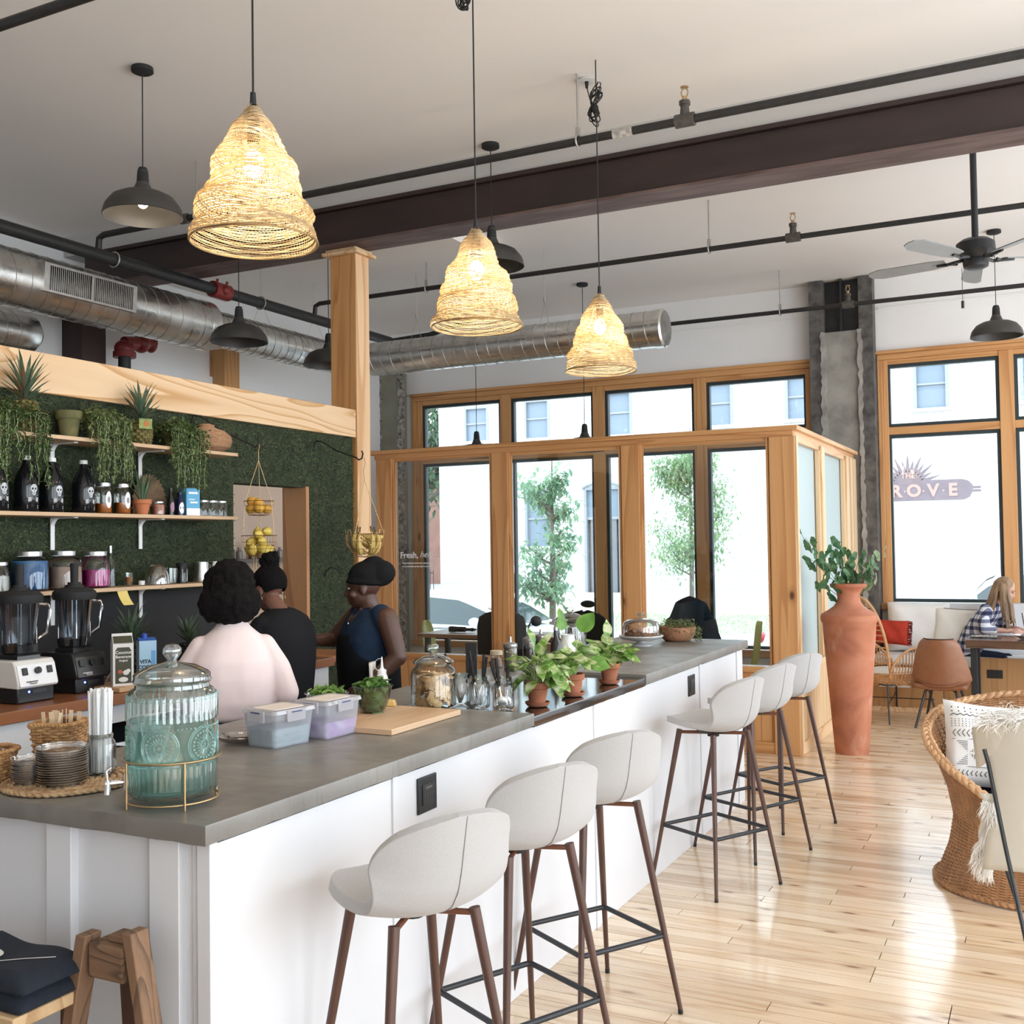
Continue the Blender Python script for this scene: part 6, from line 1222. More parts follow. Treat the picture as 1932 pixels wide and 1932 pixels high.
limb(s, [(.138, -.005, 1.285), (.198, -.015, 1.19), (.232, -.03, 1.09), (.215, .05, 1.045), (.175, .11, 1.035)], [.054, .058, .060, .056, .046]); limb(s, [(-.138, -.005, 1.285), (-.198, .01, 1.19), (-.238, .055, 1.09), (-.19, .14, 1.06)], [.054, .058, .060, .050])
s.tube([(.205 + .058 * math.cos(a) * .6, .075 + .03 * math.cos(a), 1.045 + .055 * math.sin(a)) for a in [2 * PI * i / 16 for i in range(16)]], .012, 8, closed=True)
blob('sweatshirt', s, cloth_mat('pink_fleece', (.76, .63, .62), .06, 140, 4, .9), T, .009, 4)
h = MB(); h.ell((-.012, .035, 1.535), (.098, .112, .100), 20, 14); h.ell((-.012, -.01, 1.475), (.112, .088, .080), 18, 12); curls(h, (-.012, .03, 1.535), (.104, .118, .106), 620, .017, 3, lambda d: d.y < .45 or d.z > .3); curls(h, (-.012, -.01, 1.470), (.124, .096, .080), 460, .018, 4, lambda d: d.y < .3)
blob('hair', h, HAIRB, T, .008, 1, .3); pants(T, cloth_mat('charcoal_trousers', (.04, .04, .045)), SHOE)
ap = MB(); loft(ap, [(0, 0, .90, .158, .125), (0, 0, .985, .156, .122)]); blob('apron_tie', ap, M_('black_apron', (.01, .01, .012), .8), T, .010)
# ---- person in black t-shirt with bun
T = thing('person', 'person in a black t-shirt with a high bun, half behind the pink sweatshirt', 'person', (-3.53, 4.40, 0), math.radians(82))
b = MB(); M2 = head(b, (.01, .115, 1.485), .05, -.42, .98); limb(b, [(0, .0, 1.34), (.0, .075, 1.42)], [.052, .048])
limb(b, [(.135, .02, 1.29), (.19, .085, 1.12), (.10, .30, 1.10)], [.043, .034, .025]); limb(b, [(-.135, .02, 1.29), (-.20, .09, 1.10), (-.08, .32, 1.09)], [.043, .034, .025])
hand(b, (.10, .30, 1.10), (-.3, 1, -.2), (0, 0, -1), .6); hand(b, (-.08, .32, 1.09), (.3, 1, -.2), (0, 0, -1), .6); loft(b, [(0, 0, .9, .13, .09), (0, 0, 1.1, .12, .085), (0, 0, 1.32, .15, .08), (0, .01, 1.36, .07, .05)])
blob('body', b, SK_M, T, .008, 3); eyes(M2, T)
s = MB(); loft(s, [(0, -.01, .93, .158, .118), (0, -.015, 1.0, .155, .122), (0, -.02, 1.10, .160, .128), (0, -.015, 1.22, .175, .128), (0, 0, 1.31, .172, .112), (0, .008, 1.365, .115, .085), (0, .012, 1.39, .062, .058)])
limb(s, [(.135, .01, 1.305), (.178, .045, 1.22), (.190, .065, 1.16)], [.054, .054, .054]); limb(s, [(-.135, .01, 1.305), (-.180, .045, 1.21), (-.194, .065, 1.16)], [.056, .056, .056]); blob('t_shirt', s, cloth_mat('black_jersey', (.014, .014, .016)), T, .009, 4)
h = MB(); h.merge(MB().ell((0, -.022, .040), (.082, .092, .086), 20, 14), M2); B = M2 @ Vector((0, -.075, .135)); h.ell(B, (.048, .048, .042), 14, 10); curls(h, B, (.046, .046, .042), 70, .014, 5); r = random.Random(5)
for k in range(26):
    a = -1.35 + 2.7 * k / 25; P = [M2 @ Vector((.086 * math.sin(a) * math.cos(t) * (1), -.02 - .096 * math.cos(a) * math.cos(t) * .98 + .0, .03 + .094 * math.sin(t))) for t in [-.75 + 1.9 * i / 9 for i in range(10)]]; h.tube(P, .0055, 5)
blob('braided_hair', h, HAIRB, T, .006, 1, .3); part('hoop_earring', MB().tube([M2 @ Vector((-.086, -.003 + .014 * math.cos(a), -.052 + .016 * math.sin(a))) for a in [2 * PI * i / 16 for i in range(16)]], .0016, 5, closed=True).tube([M2 @ Vector((.086, -.003 + .014 * math.cos(a), -.052 + .016 * math.sin(a))) for a in [2 * PI * i / 16 for i in range(16)]], .0016, 5, closed=True), BRASS, T)
pants(T, cloth_mat('blue_jeans', (.05, .085, .16)), SHOE); ap = MB(); ap.tube([(.07 * math.cos(a), .01 + .062 * math.sin(a), 1.385 + .015 * math.sin(a)) for a in [2 * PI * i / 20 for i in range(20)]], .008, 6, closed=True, flat=.4); part('apron_strap', ap, M_('apron_cotton', (.012, .012, .014), .9), T)
# ---- person in denim vest and headwrap
T = thing('person', 'person in a black headwrap, sleeveless denim shirt and black apron reaching to the left', 'person', (-3.30, 4.86, 0), math.radians(147))
b = MB(); M3 = head(b, (.01, .035, 1.475), -.55, -.14, 1.0); limb(b, [(0, -.01, 1.33), (.0, .015, 1.41)], [.060, .055])
limb(b, [(.185, .0, 1.325), (.255, .12, 1.185), (.20, .34, 1.19)], [.058, .044, .028]); hand(b, (.20, .34, 1.19), (-.1, 1, .05), (0, 0, -1), .4)
limb(b, [(-.195, -.01, 1.32), (-.26, -.04, 1.12), (-.215, .12, .97)], [.060, .050, .030]); hand(b, (-.215, .12, .97), (.3, .6, -.6), (1, 0, 0), .5); loft(b, [(0, 0, .9, .15, .10), (0, 0, 1.1, .15, .11), (0, 0, 1.3, .175, .095), (0, 0, 1.36, .085, .06)])
blob('body', b, SK_D, T, .008, 3); eyes(M3, T)
s = MB(); loft(s, [(0, 0, .90, .178, .135), (0, .01, 1.0, .178, .145), (0, .018, 1.10, .182, .150), (0, .020, 1.20, .186, .152), (0, .010, 1.28, .182, .130), (0, 0, 1.335, .160, .098), (0, -.003, 1.365, .105, .075)]); limb(s, [(-.14, 0, 1.335), (-.17, -.0, 1.31)], [.06, .062]); limb(s, [(.14, 0, 1.335), (.165, .0, 1.31)], [.058, .06])
DEN = cloth_mat('denim', (.018, .034, .066), .3, 200, 14, .5); dn = blob('denim_shirt', s, DEN, T, .009, 3)
for s_ in (-1, 1): part('collar', MB().add([(s_ * .015, .078, 1.335), (s_ * .030, .120, 1.285), (s_ * .085, .095, 1.305), (s_ * .072, .03, 1.372), (s_ * .045, .060, 1.368)], [(0, 1, 2), (0, 2, 3, 4)]), DEN, dn, smooth=0, solid=.006)
m = MB(); 
for k in range(3): m.ell((-.012 + .004 * k, .135 + .009 * k, 1.29 - .045 * k), (.006, .004, .006), 8, 5)
part('button', m, M_('pearl_button', (.7, .7, .7), .3), dn, smooth=180); part('open_neck', MB().add([(-.03, .126, 1.30), (.026, .126, 1.30), (.038, .062, 1.37), (-.04, .062, 1.37)], [(0, 1, 2, 3)]), SK_D, dn, solid=.004)
a_ = MB(); loft(a_, [(0, .010, .55, .195, .150), (0, .010, .95, .188, .160), (0, .018, 1.08, .187, .163), (0, .035, 1.18, .150, .150), (0, .040, 1.235, .125, .134)]); blob('apron', a_, cloth_mat('apron_black', (.008, .009, .011)), T, .012, 3)
h = MB(); h.merge(MB().ell((0, -.032, .066), (.094, .108, .082), 20, 14).ell((0, -.105, .065), (.080, .080, .072), 16, 10).ell((0, -.07, .128), (.055, .06, .036), 12, 8).tube([(.085 * math.cos(a), -.02 + .098 * math.sin(a), .030 + .018 * math.sin(a)) for a in [2 * PI * i / 28 for i in range(28)]], .014, 8, closed=True).tube([(.07 * math.cos(a), -.045 + .085 * math.sin(a), .095 + .03 * math.sin(a + 1)) for a in [2 * PI * i / 28 for i in range(28)]], .014, 8, closed=True), M3)
blob('headwrap', h, cloth_mat('black_wrap', (.012, .012, .013), .2, 100, 12, 1), T, .008, 2); pants(T, cloth_mat('black_trousers', (.02, .02, .022)), SHOE)
solo('kitchen_towel', MB().surf(lambda u, v: (.012 * math.sin(u * 11), (u - .5) * .11 + .02 * v, -.17 * v), 14, 8), M_('white_towel', (.72, .68, .62), .9, bump=.4, bs=120), 'white kitchen towel tucked at the waist of the person in the headwrap', 'towel', loc=(-3.16, 4.66, 1.10), rot=(0, 0, .3), smooth=180, solid=.004)
# ---- seated woman by the window
def plaid():
    n = N('navy_plaid'); c = n.n('TexCoord'); sp = n.n('SeparateXYZ'); n.l(c.outputs['Object'], sp.inputs[0])
    def st(o, f, ph=0): return n.math('GREATER_THAN', n.math('SINE', n.math('ADD', n.math('MULTIPLY', o, f), ph)), .1)
    a = st(n.math('ADD', sp.outputs['X'], n.math('MULTIPLY', sp.outputs['Y'], .7)), 85); b_ = st(sp.outputs['Z'], 85); s_ = n.math('ADD', n.math('MULTIPLY', a, .5), n.math('MULTIPLY', b_, .5))
    return n.pbr(n.ramp(s_, [(0, (.66, .66, .70)), (.5, (.16, .17, .26)), (1, (.018, .022, .06))]), .85)
T = thing('person', 'seated person with long blond hair in a navy plaid shirt, leaning over the table', 'person', (-.76, 11.40, 0), math.radians(-100))
b = MB(); M4 = head(b, (.05, .38, 1.195), .25, -.45, .98); limb(b, [(.02, .27, 1.04), (.04, .35, 1.15)], [.048, .045])
limb(b, [(.14, .24, .98), (.20, .22, .82), (.14, .44, .815)], [.042, .034, .024]); limb(b, [(-.11, .26, .98), (-.18, .30, .83), (.02, .50, .82)], [.042, .034, .024])
hand(b, (.14, .44, .815), (-.1, 1, .15), (-.6, 0, -.8), .8, .95); hand(b, (.02, .50, .82), (.2, 1, .0), (0, 0, -1), .5, .95); loft(b, [(0, 0, .5, .14, .10), (0, .05, .65, .12, .09), (0, .14, .82, .13, .085), (.01, .24, .98, .13, .07)]); blob('body', b, SK_L, T, .008, 3); eyes(M4, T, closed=True)
s = MB(); loft(s, [(0, -.03, .50, .175, .135), (0, .02, .60, .165, .130), (0, .08, .72, .165, .130), (0, .14, .84, .175, .128), (.005, .20, .94, .185, .115), (.01, .25, 1.02, .140, .088), (.02, .28, 1.07, .07, .06)])
limb(s, [(.135, .23, 1.0), (.200, .22, .90), (.212, .225, .83), (.185, .30, .82)], [.070, .062, .054, .044]); limb(s, [(-.115, .24, 1.0), (-.17, .28, .90), (-.18, .31, .84), (-.10, .38, .825)], [.070, .062, .052, .042]); s.ell((0, -.10, .56), (.15, .08, .10))
blob('plaid_shirt', s, plaid(), T, .010, 3)
HBL = M_('blond_hair', (.34, .215, .12), .55, col2=(.15, .095, .055), vs=26, stretch=(1, 1, .12)); h = MB(); h.merge(MB().ell((0, -.022, .040), (.083, .092, .088), 20, 14), M4); r = random.Random(8)
for k in range(80):
    a = -2.0 + 4.0 * k / 79; p0 = M4 @ Vector((.02 * math.sin(a), -.01, .122)); p1 = M4 @ Vector((.088 * math.sin(a), -.02 - .09 * math.cos(a), .04)); p2 = Vector((p1.x + .02 * math.sin(a) + r.uniform(-.01, .01), p1.y + (.02 if abs(a) > 1 else -.06) + r.uniform(-.02, .02), 1.05 + r.uniform(-.02, .02))); L_ = r.uniform(.14, .24) if abs(a) > 1 else r.uniform(.05, .16)
    p3 = p2 + Vector((r.uniform(-.03, .03), .02 if abs(a) > 1 else -.05, -L_)); h.tube([p0, p0.lerp(p1, .6) + Vector((0, 0, .012)), p1, p1.lerp(p2, .5) + Vector((r.uniform(-.008, .008), 0, 0)), p2, p2.lerp(p3, .5) + Vector((r.uniform(-.012, .012), 0, 0)), p3], [.010, .011, .011, .011, .010, .008, .003], 6)
blob('long_hair', h, HBL, T, .007, 1, .3)
pt = MB(); limb(pt, [(.09, -.02, .53), (.10, .36, .52), (.11, .38, .09)], [.088, .062, .045]); limb(pt, [(-.09, -.02, .53), (-.10, .36, .52), (-.11, .38, .09)], [.088, .062, .045]); pt.ell((0, -.03, .52), (.16, .12, .09)); blob('trousers', pt, cloth_mat('dark_jeans', (.02, .028, .05)), T, .014)
for s_ in (-1, 1): blob('shoe', MB().ell((s_ * .11, .43, .035), (.042, .12, .035)).ell((s_ * .11, .38, .07), (.04, .05, .045)), SHOE, T, .012)
# ================================================================ GLAZED ROOM (partition), OFFICE THINGS
YP = 8.60
P = thing('glazed_partition', 'knotty pine and glass partition enclosing the office by the window', 'partition', (0, 0, 0))
part('cap_rail', MB().box(-5.86, -1.76, YP - .03, YP + .13, 2.578, 2.615), PINEX, P, bevel=.003); part('cap_rail', MB().box(-1.92, -1.76, YP + .13, 11.60, 2.578, 2.615), PINEY, P, bevel=.003)
part('head_rail', MB().box(-5.78, -1.80, YP, YP + .10, 2.53, 2.578), PINEX, P); part('head_rail', MB().box(-1.90, -1.80, YP + .10, 11.56, 2.53, 2.578), PINEY, P)
fp = [(-5.756, -5.585), (-4.505, -4.345), (-3.253, -3.093), (-1.99, -1.79)]
for a, b_ in fp: part('post', MB().box(a, b_, YP - .012, YP + .11, 0, 2.53), PINE, P, bevel=.003)
for i in range(3):
    a, b_ = fp[i][1], fp[i + 1][0]
    for xx in (a, b_ - .030): part('glazing_bead', MB().box(xx, xx + .030, YP + .02, YP + .035, .69, 2.53).box(xx, xx + .018, YP + .005, YP + .02, .69, 2.53), PINE, P, bevel=.002)
    part('glazing_bead', MB().box(a + .03, b_ - .03, YP + .02, YP + .035, 2.50, 2.53), PINEX, P); part('pane', MB().box(a + .028, b_ - .028, YP + .045, YP + .051, .69, 2.505), PANE, P, smooth=0)
    part('sill_rail', MB().box(a, b_, YP - .005, YP + .11, .64, .69), PINEX, P, bevel=.003); x = a
    while x < b_ - .01: part('plank', MB().box(x + .001, min(x + .09, b_) - .001, YP + .015, YP + .035, .09, .64), PINE, P, bevel=.003); x += .09
    part('skirting', MB().box(a, b_, YP - .004, YP + .03, 0, .09), PINEX, P, bevel=.002)
RW = WOOD('pale_pine_boards', (.80, .60, .38), (.62, .38, .18), 2, 7, 4.2, .05, .45, knots=False)
fz = N('frosted_glass'); d_ = fz.n('BsdfTranslucent'); d_.inputs[0].default_value = (.86, .95, .95, 1); e_ = fz.n('BsdfDiffuse'); e_.inputs[0].default_value = (.80, .91, .93, 1); mx = fz.n('MixShader'); mx.inputs[0].default_value = .45; fz.l(d_.outputs[0], mx.inputs[1]); fz.l(e_.outputs[0], mx.inputs[2])
gl_ = fz.n('BsdfGlossy'); gl_.inputs[1].default_value = .15; m2 = fz.n('MixShader'); m2.inputs[0].default_value = .05; fz.l(mx.outputs[0], m2.inputs[1]); fz.l(gl_.outputs[0], m2.inputs[2]); fz.l(m2.outputs[0], fz.out.inputs[0]); FZ = fz.m
rp_ = [(8.60, 8.66), (9.62, 9.98), (10.86, 11.56)]
part('corner_board', MB().box(-1.79, -1.772, YP - .005, 8.66, 0, 2.53), RW, P)
for a, b_ in ((9.66, 9.80), (10.95, 11.12), (11.18, 11.32), (11.38, 11.54)): part('post', MB().box(-1.90, -1.772, a, b_, .67, 2.53), RW, P, bevel=.003)
for a, b_ in ((8.66, 9.66), (9.80, 10.95)):
    for yy_ in (a, b_ - .035): part('glazing_bead', MB().box(-1.83, -1.79, yy_, yy_ + .035, .69, 2.53), RW, P, bevel=.003)
    part('glazing_bead', MB().box(-1.83, -1.79, a, b_, 2.49, 2.53), PINEY, P); part('frosted_pane', MB().box(-1.845, -1.838, a + .02, b_ - .02, .69, 2.50), FZ, P, smooth=0)
part('sill_rail', MB().box(-1.92, -1.755, 8.66, 11.56, .64, .69), PALEY, P, bevel=.003); y = 8.66
while y < 11.55: part('plank', MB().box(-1.81, -1.785, y + .001, min(y + .09, 11.56) - .001, .10, .64), RW, P, bevel=.003); y += .09
part('skirting', MB().box(-1.81, -1.765, 8.60, 11.56, 0, .10), PALEY, P, bevel=.002)
DEC = M_('white_vinyl', (.85, .85, .85), .5)
text('lettering', 'Fresh,', .082, DEC, FR((-5.425, YP + .043, 1.61), (1, 0, 0), (0, 0, 1)), P, bold=.0015); text('lettering', 'hello', .085, DEC, FR((-5.225, YP + .043, 1.615), (1, 0, 0), (0, 0, 1)), P, shear=.35)
r = random.Random(7)
for k in range(2):
    x_ = -5.50; m = MB()
    while x_ < -5.13: w_ = r.uniform(.012, .04); m.box(x_, min(x_ + w_, -5.13), YP + .0425, YP + .0435, 1.531 - .032 * k, 1.540 - .032 * k); x_ += w_ + .006
    part('fine_print', m, DEC, P, smooth=0, kind='stuff')
DW = WOOD('office_table_wood', (.34, .19, .09), (.2, .1, .05), 0, 8, 3, .1, .4, knots=False)
T = thing('office_table', 'brown wooden table by the window inside the glazed room', 'table', (-5.2, 9.95, 0)); part('top', MB().box(-.78, .85, -.28, .30, .735, .775), DW, T, bevel=.003)
for x_ in (-.7, .77):
    for y_ in (-.2, .22): part('leg', MB().box(x_ - .025, x_ + .025, y_ - .025, y_ + .025, 0, .735), BLACK, T)
T = thing('cordless_tool', 'black hand tool lying on the office table', 'tool', (-5.55, 9.90, .78)); part('barrel', MB().cyl((-.13, 0, .03), (.02, 0, .03), .028, n=12).cyl((.02, 0, .03), (.10, 0, .03), .016, n=10).cyl((.10, 0, .03), (.15, 0, .03), .022, .008, 10), BLACKM, T); part('grip', MB().box(-.17, -.10, -.03, .03, .0, .06), BLACKM, T, bevel=.01)
def shellchair(label, x, y, rz, col, h0=.42, topz=.86, wd=.23, slim=1.0, legm=None, name='shell_chair', grp=None):
    T = thing(name, label, 'chair', (x, y, 0), rz, grp)
    prof_ = [(.20, .0, .12), (.19, .005, .18), (.10, -.02, .21), (0, -.03, .22), (-.10, -.02, .22), (-.155, .02, .215), (-.18, .10, .21), (-.20, .22, .20), (-.215, .34, .17), (-.22, .40, .12), (-.222, .425, .04)]
    hh = (topz - h0) / .425
    def fn(u, v):
        i = v * (len(prof_) - 1); k = min(int(i), len(prof_) - 2); t = i - k; f, z, w_ = [prof_[k][j] + (prof_[k + 1][j] - prof_[k][j]) * t for j in range(3)]; s = math.sin((u - .5) * PI); w_ *= wd / .22
        return (s * w_, f + .05 * s * s * (1 if v > .5 else 0), h0 + max(z, -.05) * hh + (.05 * s * s if v < .5 else 0))
    part('shell', MB().surf(fn, 13, 23), col, T, smooth=180, solid=.012, sub=1)
    for (a, b_) in ((.17, .17), (-.17, .17), (-.17, -.17), (.17, -.17)): part('leg', MB().cyl((a * .55, b_ * .6, h0 - .02), (a * 1.15, b_ * 1.2, 0), .012, .009, 8), legm or BLACK, T)
    return T
YEL = M_('pale_yellow_shell', (.62, .62, .22), .45); BMESH = M_('black_mesh_back', (.010, .011, .013), .7)
shellchair('pale yellow shell chair at the left end of the office table', -6.02, 10.25, math.radians(-80), YEL, .44, .87, .2, grp='yellow shell chairs')
shellchair('mustard yellow shell chair seen past the far end of the bar', -2.69, 10.2, math.radians(100), M_('mustard_shell', (.52, .48, .10), .45), .44, .93, .2, grp='yellow shell chairs')
def office_chair(label, x, y, rz, jacket=False, head_=False):
    T = thing('office_chair', label, 'chair', (x, y, 0), rz, 'black office chairs'); part('backrest', MB().surf(lambda u, v: (math.sin((u - .5) * PI) * (.235 - .04 * max(0, v - .7) * 3) * min(1, ((1 - v) * 9 + .02) ** .5), -.21 - .03 * v - .03 * math.cos((u - .5) * PI), .55 + .50 * v), 15, 17), BMESH, T, smooth=180, solid=.03)
    part('seat', MB().ell((0, 0, .47), (.25, .24, .045), 24, 8), BMESH, T); part('column', MB().cyl((0, 0, .08), (0, 0, .45), .028, n=12), BLACK, T); part('back_bar', MB().tube([(0, .0, .44), (0, -.22, .44), (0, -.27, .6)], .02, 8), BLACK, T)
    for k in range(5): a = 2 * PI * k / 5; q = part('base_arm', MB().tube([(0, 0, .10), (.28 * math.cos(a), .28 * math.sin(a), .07)], [.028, .018], 8), BLACK, T); part('castor', MB().cyl((.28 * math.cos(a) - .012, .28 * math.sin(a), .028), (.28 * math.cos(a) + .012, .28 * math.sin(a), .028), .028, n=12), BLACKM, q)
    if head_: part('headrest', MB().ell((.03, -.24, 1.12), (.085, .035, .035), 16, 8), BMESH, T)
    return T
office_chair('black office chair half hidden behind the second partition post', -4.86, 9.55, math.radians(15)); office_chair('black office chair with a headrest behind the ribbed glass jar', -3.93, 9.72, math.radians(-12), head_=True)
office_chair('black office chair under the hung jacket', -2.98, 9.72, math.radians(10))
m = MB()
def jk(u, v):
    a = (u - .5) * 2.6; w_ = .13 + .13 * min(1, v * 1.6) + .03 * v; fo = .018 * math.sin(u * 22 + v * 3) * v; return (math.sin(a) * w_ * 1.05 + fo * .5, -.20 - math.cos(a) * .10 - fo - .04 * v, 1.17 - .62 * v + .04 * math.cos(a) * (1 - v) - .05 * abs(math.sin(a)) * (1 - v))
o = blob('jacket', MB().surf(jk, 40, 22).ell((0, -.21, 1.11), (.14, .09, .07)), cloth_mat('dark_teal_jacket', (.015, .028, .045), .4, 60, 6, 1), None, .012, 2, loc=(-2.98, 9.72, 0), rot=(0, 0, math.radians(10)))
o.modifiers.clear(); md = o.modifiers.new('s', 'SOLIDIFY'); md.thickness = .014; tag(o, 'dark blue jacket draped over the back of an office chair', 'jacket')
# ================================================================ TERRACOTTA VASE WITH BRANCHES
n = N('weathered_terracotta_vase'); co = n.coord(); c = n.ramp(n.noise(co, 3.2, 6, .6), [(.3, (.30, .105, .06)), (.5, (.44, .165, .09)), (.7, (.52, .24, .15))]); c = n.mix(n.ramp(n.noise(n.coord((1, 1, .4)), 5.5, 5), [(.60, (0, 0, 0)), (.72, (.55,) * 3)]), c, (.62, .42, .33))
VT = n.pbr(c, .85, 0, n.bump(n.noise(co, 45, 4), .25, .004))
T = thing('terracotta_vase', 'tall weathered terracotta floor vase beside the glazed partition', 'vase', (-1.447, 8.89, 0))
part('vase_body', MB().lathe([(0, 0), (.128, 0), (.132, .02), (.150, .25), (.175, .60), (.200, .92), (.206, 1.03), (.216, 1.045), (.222, 1.07), (.218, 1.098), (.200, 1.112), (.160, 1.135), (.118, 1.165), (.092, 1.20), (.086, 1.235), (.092, 1.275), (.112, 1.305), (.136, 1.318), (.143, 1.332), (.140, 1.346), (.118, 1.350), (.095, 1.33), (.08, 1.28), (.07, 1.1)], 64), VT, T)
B = thing('ginkgo_branches', 'green fan-leaved branches standing in the terracotta vase', 'plant', (-1.447, 8.89, 1.12)); r = random.Random(11)
GK = LEAFM('ginkgo_leaf', (.035, .12, .055), (.14, .27, .12), 25, .3)
def fan(u, v): a = (v - .5) * 2.3; q = .004 + u * .038 * (1 + .12 * math.sin(v * 17) * u - .25 * math.exp(-((v - .5) / .05) ** 2) * u); return (q * math.cos(a), q * math.sin(a), .005 * math.sin(v * 9) * u)
gm_ = mesh_of(MB().surf(fan, 4, 13), 'leaf', GK, 180); gl2 = LEAFM('ginkgo_leaf_pale', (.16, .26, .12), (.34, .42, .26), 25, .4); gm2 = mesh_of(MB().surf(fan, 4, 13), 'leaf', gl2, 180); st = MB()
cr = Vector((.894, .448, 0)); cd = Vector((-.448, .894, 0))
for k, (sx_, h_, dp, nl) in enumerate([(-.34, .60, .0, 9), (-.30, .44, .05, 8), (-.20, .36, -.10, 9), (-.12, .52, .0, 9), (-.02, .50, .06, 8), (.04, .42, -.06, 9), (.12, .46, .05, 8), (.20, .36, -.02, 7), (.30, .50, .05, 7), (.24, .25, .0, 5), (-.24, .24, -.04, 6)]):
    P0 = Vector((0, 0, 0)); P2 = cr * sx_ + cd * dp + Vector((0, 0, h_)); P1 = cr * sx_ * .35 + Vector((0, 0, h_ * .62)); L = [P0 * (1 - t) ** 2 + P1 * 2 * t * (1 - t) + P2 * t * t for t in [i / 10 for i in range(11)]]; L = [Vector((p.x * min(1, .25 + i * .12), p.y * min(1, .25 + i * .12), p.z)) if i < 7 else p for i, p in enumerate(L)]
    st.tube(L, [.004 - .0025 * i / 10 for i in range(11)], 5)
    for j in range(nl):
        t = .50 + .5 * j / (nl - 1); i = min(9, int(t * 10)); p = L[i].lerp(L[i + 1], t * 10 - i) + Vector((r.uniform(-.02, .02), r.uniform(-.02, .02), r.uniform(-.01, .015))); o = link('leaf', gm2 if sx_ > .2 else gm_, B, p, (r.uniform(.7, 2.2), r.uniform(-.7, .7), r.uniform(0, 6.28))); o.scale = (r.uniform(1.15, 1.8),) * 3
part('twig', st, M_('twig', (.16, .11, .05), .8), B, kind='stuff')
# ================================================================ BENCH, TABLE, CHAIRS BY THE WINDOW
PLY = WOOD('plywood', (.50, .28, .115), (.38, .19, .07), 2, 7, 3.4, .10, .45, knots=False)
T = thing('window_bench', 'plywood-fronted bench under the right street window', 'bench', (0, 0, 0)); part('carcass', MB().box(-1.66, 3.3, 11.17, 11.79, 0, .44), PLY, T, smooth=0)
for a, b_ in ((-1.66, -.95), (-.945, -.28), (-.275, .9), (.905, 2.1), (2.105, 3.3)): part('front_panel', MB().box(a, b_, 11.15, 11.168, .05, .44), PLY, T, bevel=.002)
part('toe_board', MB().box(-1.66, 3.3, 11.13, 11.16, 0, .05), PALEY, T, bevel=.002); part('back_box', MB().box(-1.5, 3.3, 11.60, 11.79, .44, 1.045), WHITE, T, bevel=.003)
part('raised_panel', MB().box(-.64, .9, 11.145, 11.167, .05, .555), PLY, T, bevel=.002)
T = thing('power_outlet', 'black outlet plate on the plywood bench below the window table', 'outlet', (-.49, 11.144, .405)); part('face_plate', MB().box(-.068, .068, -.006, 0, -.04, .04), OUT, T, bevel=.002)
T = thing('notice', 'white notice with grey print taped to the bench behind the rattan chair', 'notice', (-1.39, 11.149, .31)); part('sheet', MB().box(-.15, .14, -.002, 0, -.07, .06), WHITEP, T, smooth=0); m = MB(); r = random.Random(1)
for k in range(3):
    x_ = -.12
    while x_ < .10: w_ = r.uniform(.015, .05); m.box(x_, x_ + w_, -.0028, -.002, -.045 + k * .032, -.03 + k * .032); x_ += w_ + .008
part('printed_lines', m, M_('grey_print', (.2, .2, .2), .7), T, smooth=0, kind='stuff')
def pillow(name, label, loc, rot, W, H, D_, mat, cat='cushion', fn=None, grp=None, corner=1.0):
    T = thing(name, label, cat, loc, 0, grp); T.rotation_euler = rot
    def sh(u, v, s_=1): 
        x = (u - .5); z = (v - .5); e = max(0, (1 - (2 * x) ** 4) * (1 - (2 * z) ** 4)) ** .5; k = 1 - .06 * corner * (1 - min(1, abs(2 * x)) ** 2) * abs(2 * z) ** 3; k2 = 1 - .06 * corner * (1 - abs(2 * z) ** 2) * abs(2 * x) ** 3
        return (x * W * k2, -s_ * e * D_ / 2 - s_ * .006 * math.sin(u * 13 + v * 7) * e, z * H * k)
    m = MB().surf(lambda u, v: sh(u, v, 1), 22, 22); m.merge(MB().surf(lambda u, v: sh(u, v, -1), 22, 22)); part('cover', m, mat, T, smooth=180); T['sh'] = 0; del T['sh']; return T, sh
CRM = cloth_mat('cream_canvas', (.80, .77, .71), .08, 60, 3, .35); WSH = cloth_mat('washed_white', (.84, .83, .81), .06, 60, 3, .5)
T = thing('seat_cushion', 'long white seat cushion on the window bench', 'cushion', (-.1, 11.37, .445)); part('cover', MB().box(-1.50, 3.2, -.20, .21, 0, .11), WSH, T, bevel=.03)
pillow('back_cushion', 'large crumpled white cushion on the bench beside the column', (-1.20, 11.52, .81), (-.22, 0, .02), .60, .50, .20, WSH)
T, _s = pillow('back_cushion', 'cream cushion with brown piping behind the seated person', (-.83, 11.45, .79), (-.30, .06, 0), .46, .44, .16, CRM); m = MB(); 
part('piping', MB().tube([_s(max(0, min(1, .5 + .5 * a_)), max(0, min(1, .5 + .5 * b_)), 1) for a_, b_ in [(-1 + .1 * i, -1) for i in range(20)] + [(1, -1 + .1 * i) for i in range(20)] + [(1 - .1 * i, 1) for i in range(20)] + [(-1, 1 - .1 * i) for i in range(20)]], .006, 6, closed=True), M_('brown_piping', (.16, .08, .04), .8), T)
T, _s = pillow('red_pillow', 'rust red pillow with a fringed edge on the rattan chair side of the bench', (-1.42, 11.20, .775), (-.25, .05, .05), .32, .25, .12, cloth_mat('rust_red', (.42, .045, .025), .25, 60, 6)); m = MB(); r = random.Random(2)
for k in range(70): z = -.12 + .24 * k / 69; m.tube([(.150, 0, z), (.172 + r.uniform(0, .01), r.uniform(-.01, .01), z + r.uniform(-.01, .01)), (.185 + r.uniform(0, .01), r.uniform(-.015, .015), z - r.uniform(0, .02))], .003, 4)
part('fringe', m, M_('dark_red_fringe', (.20, .02, .02), .9), T, kind='stuff')
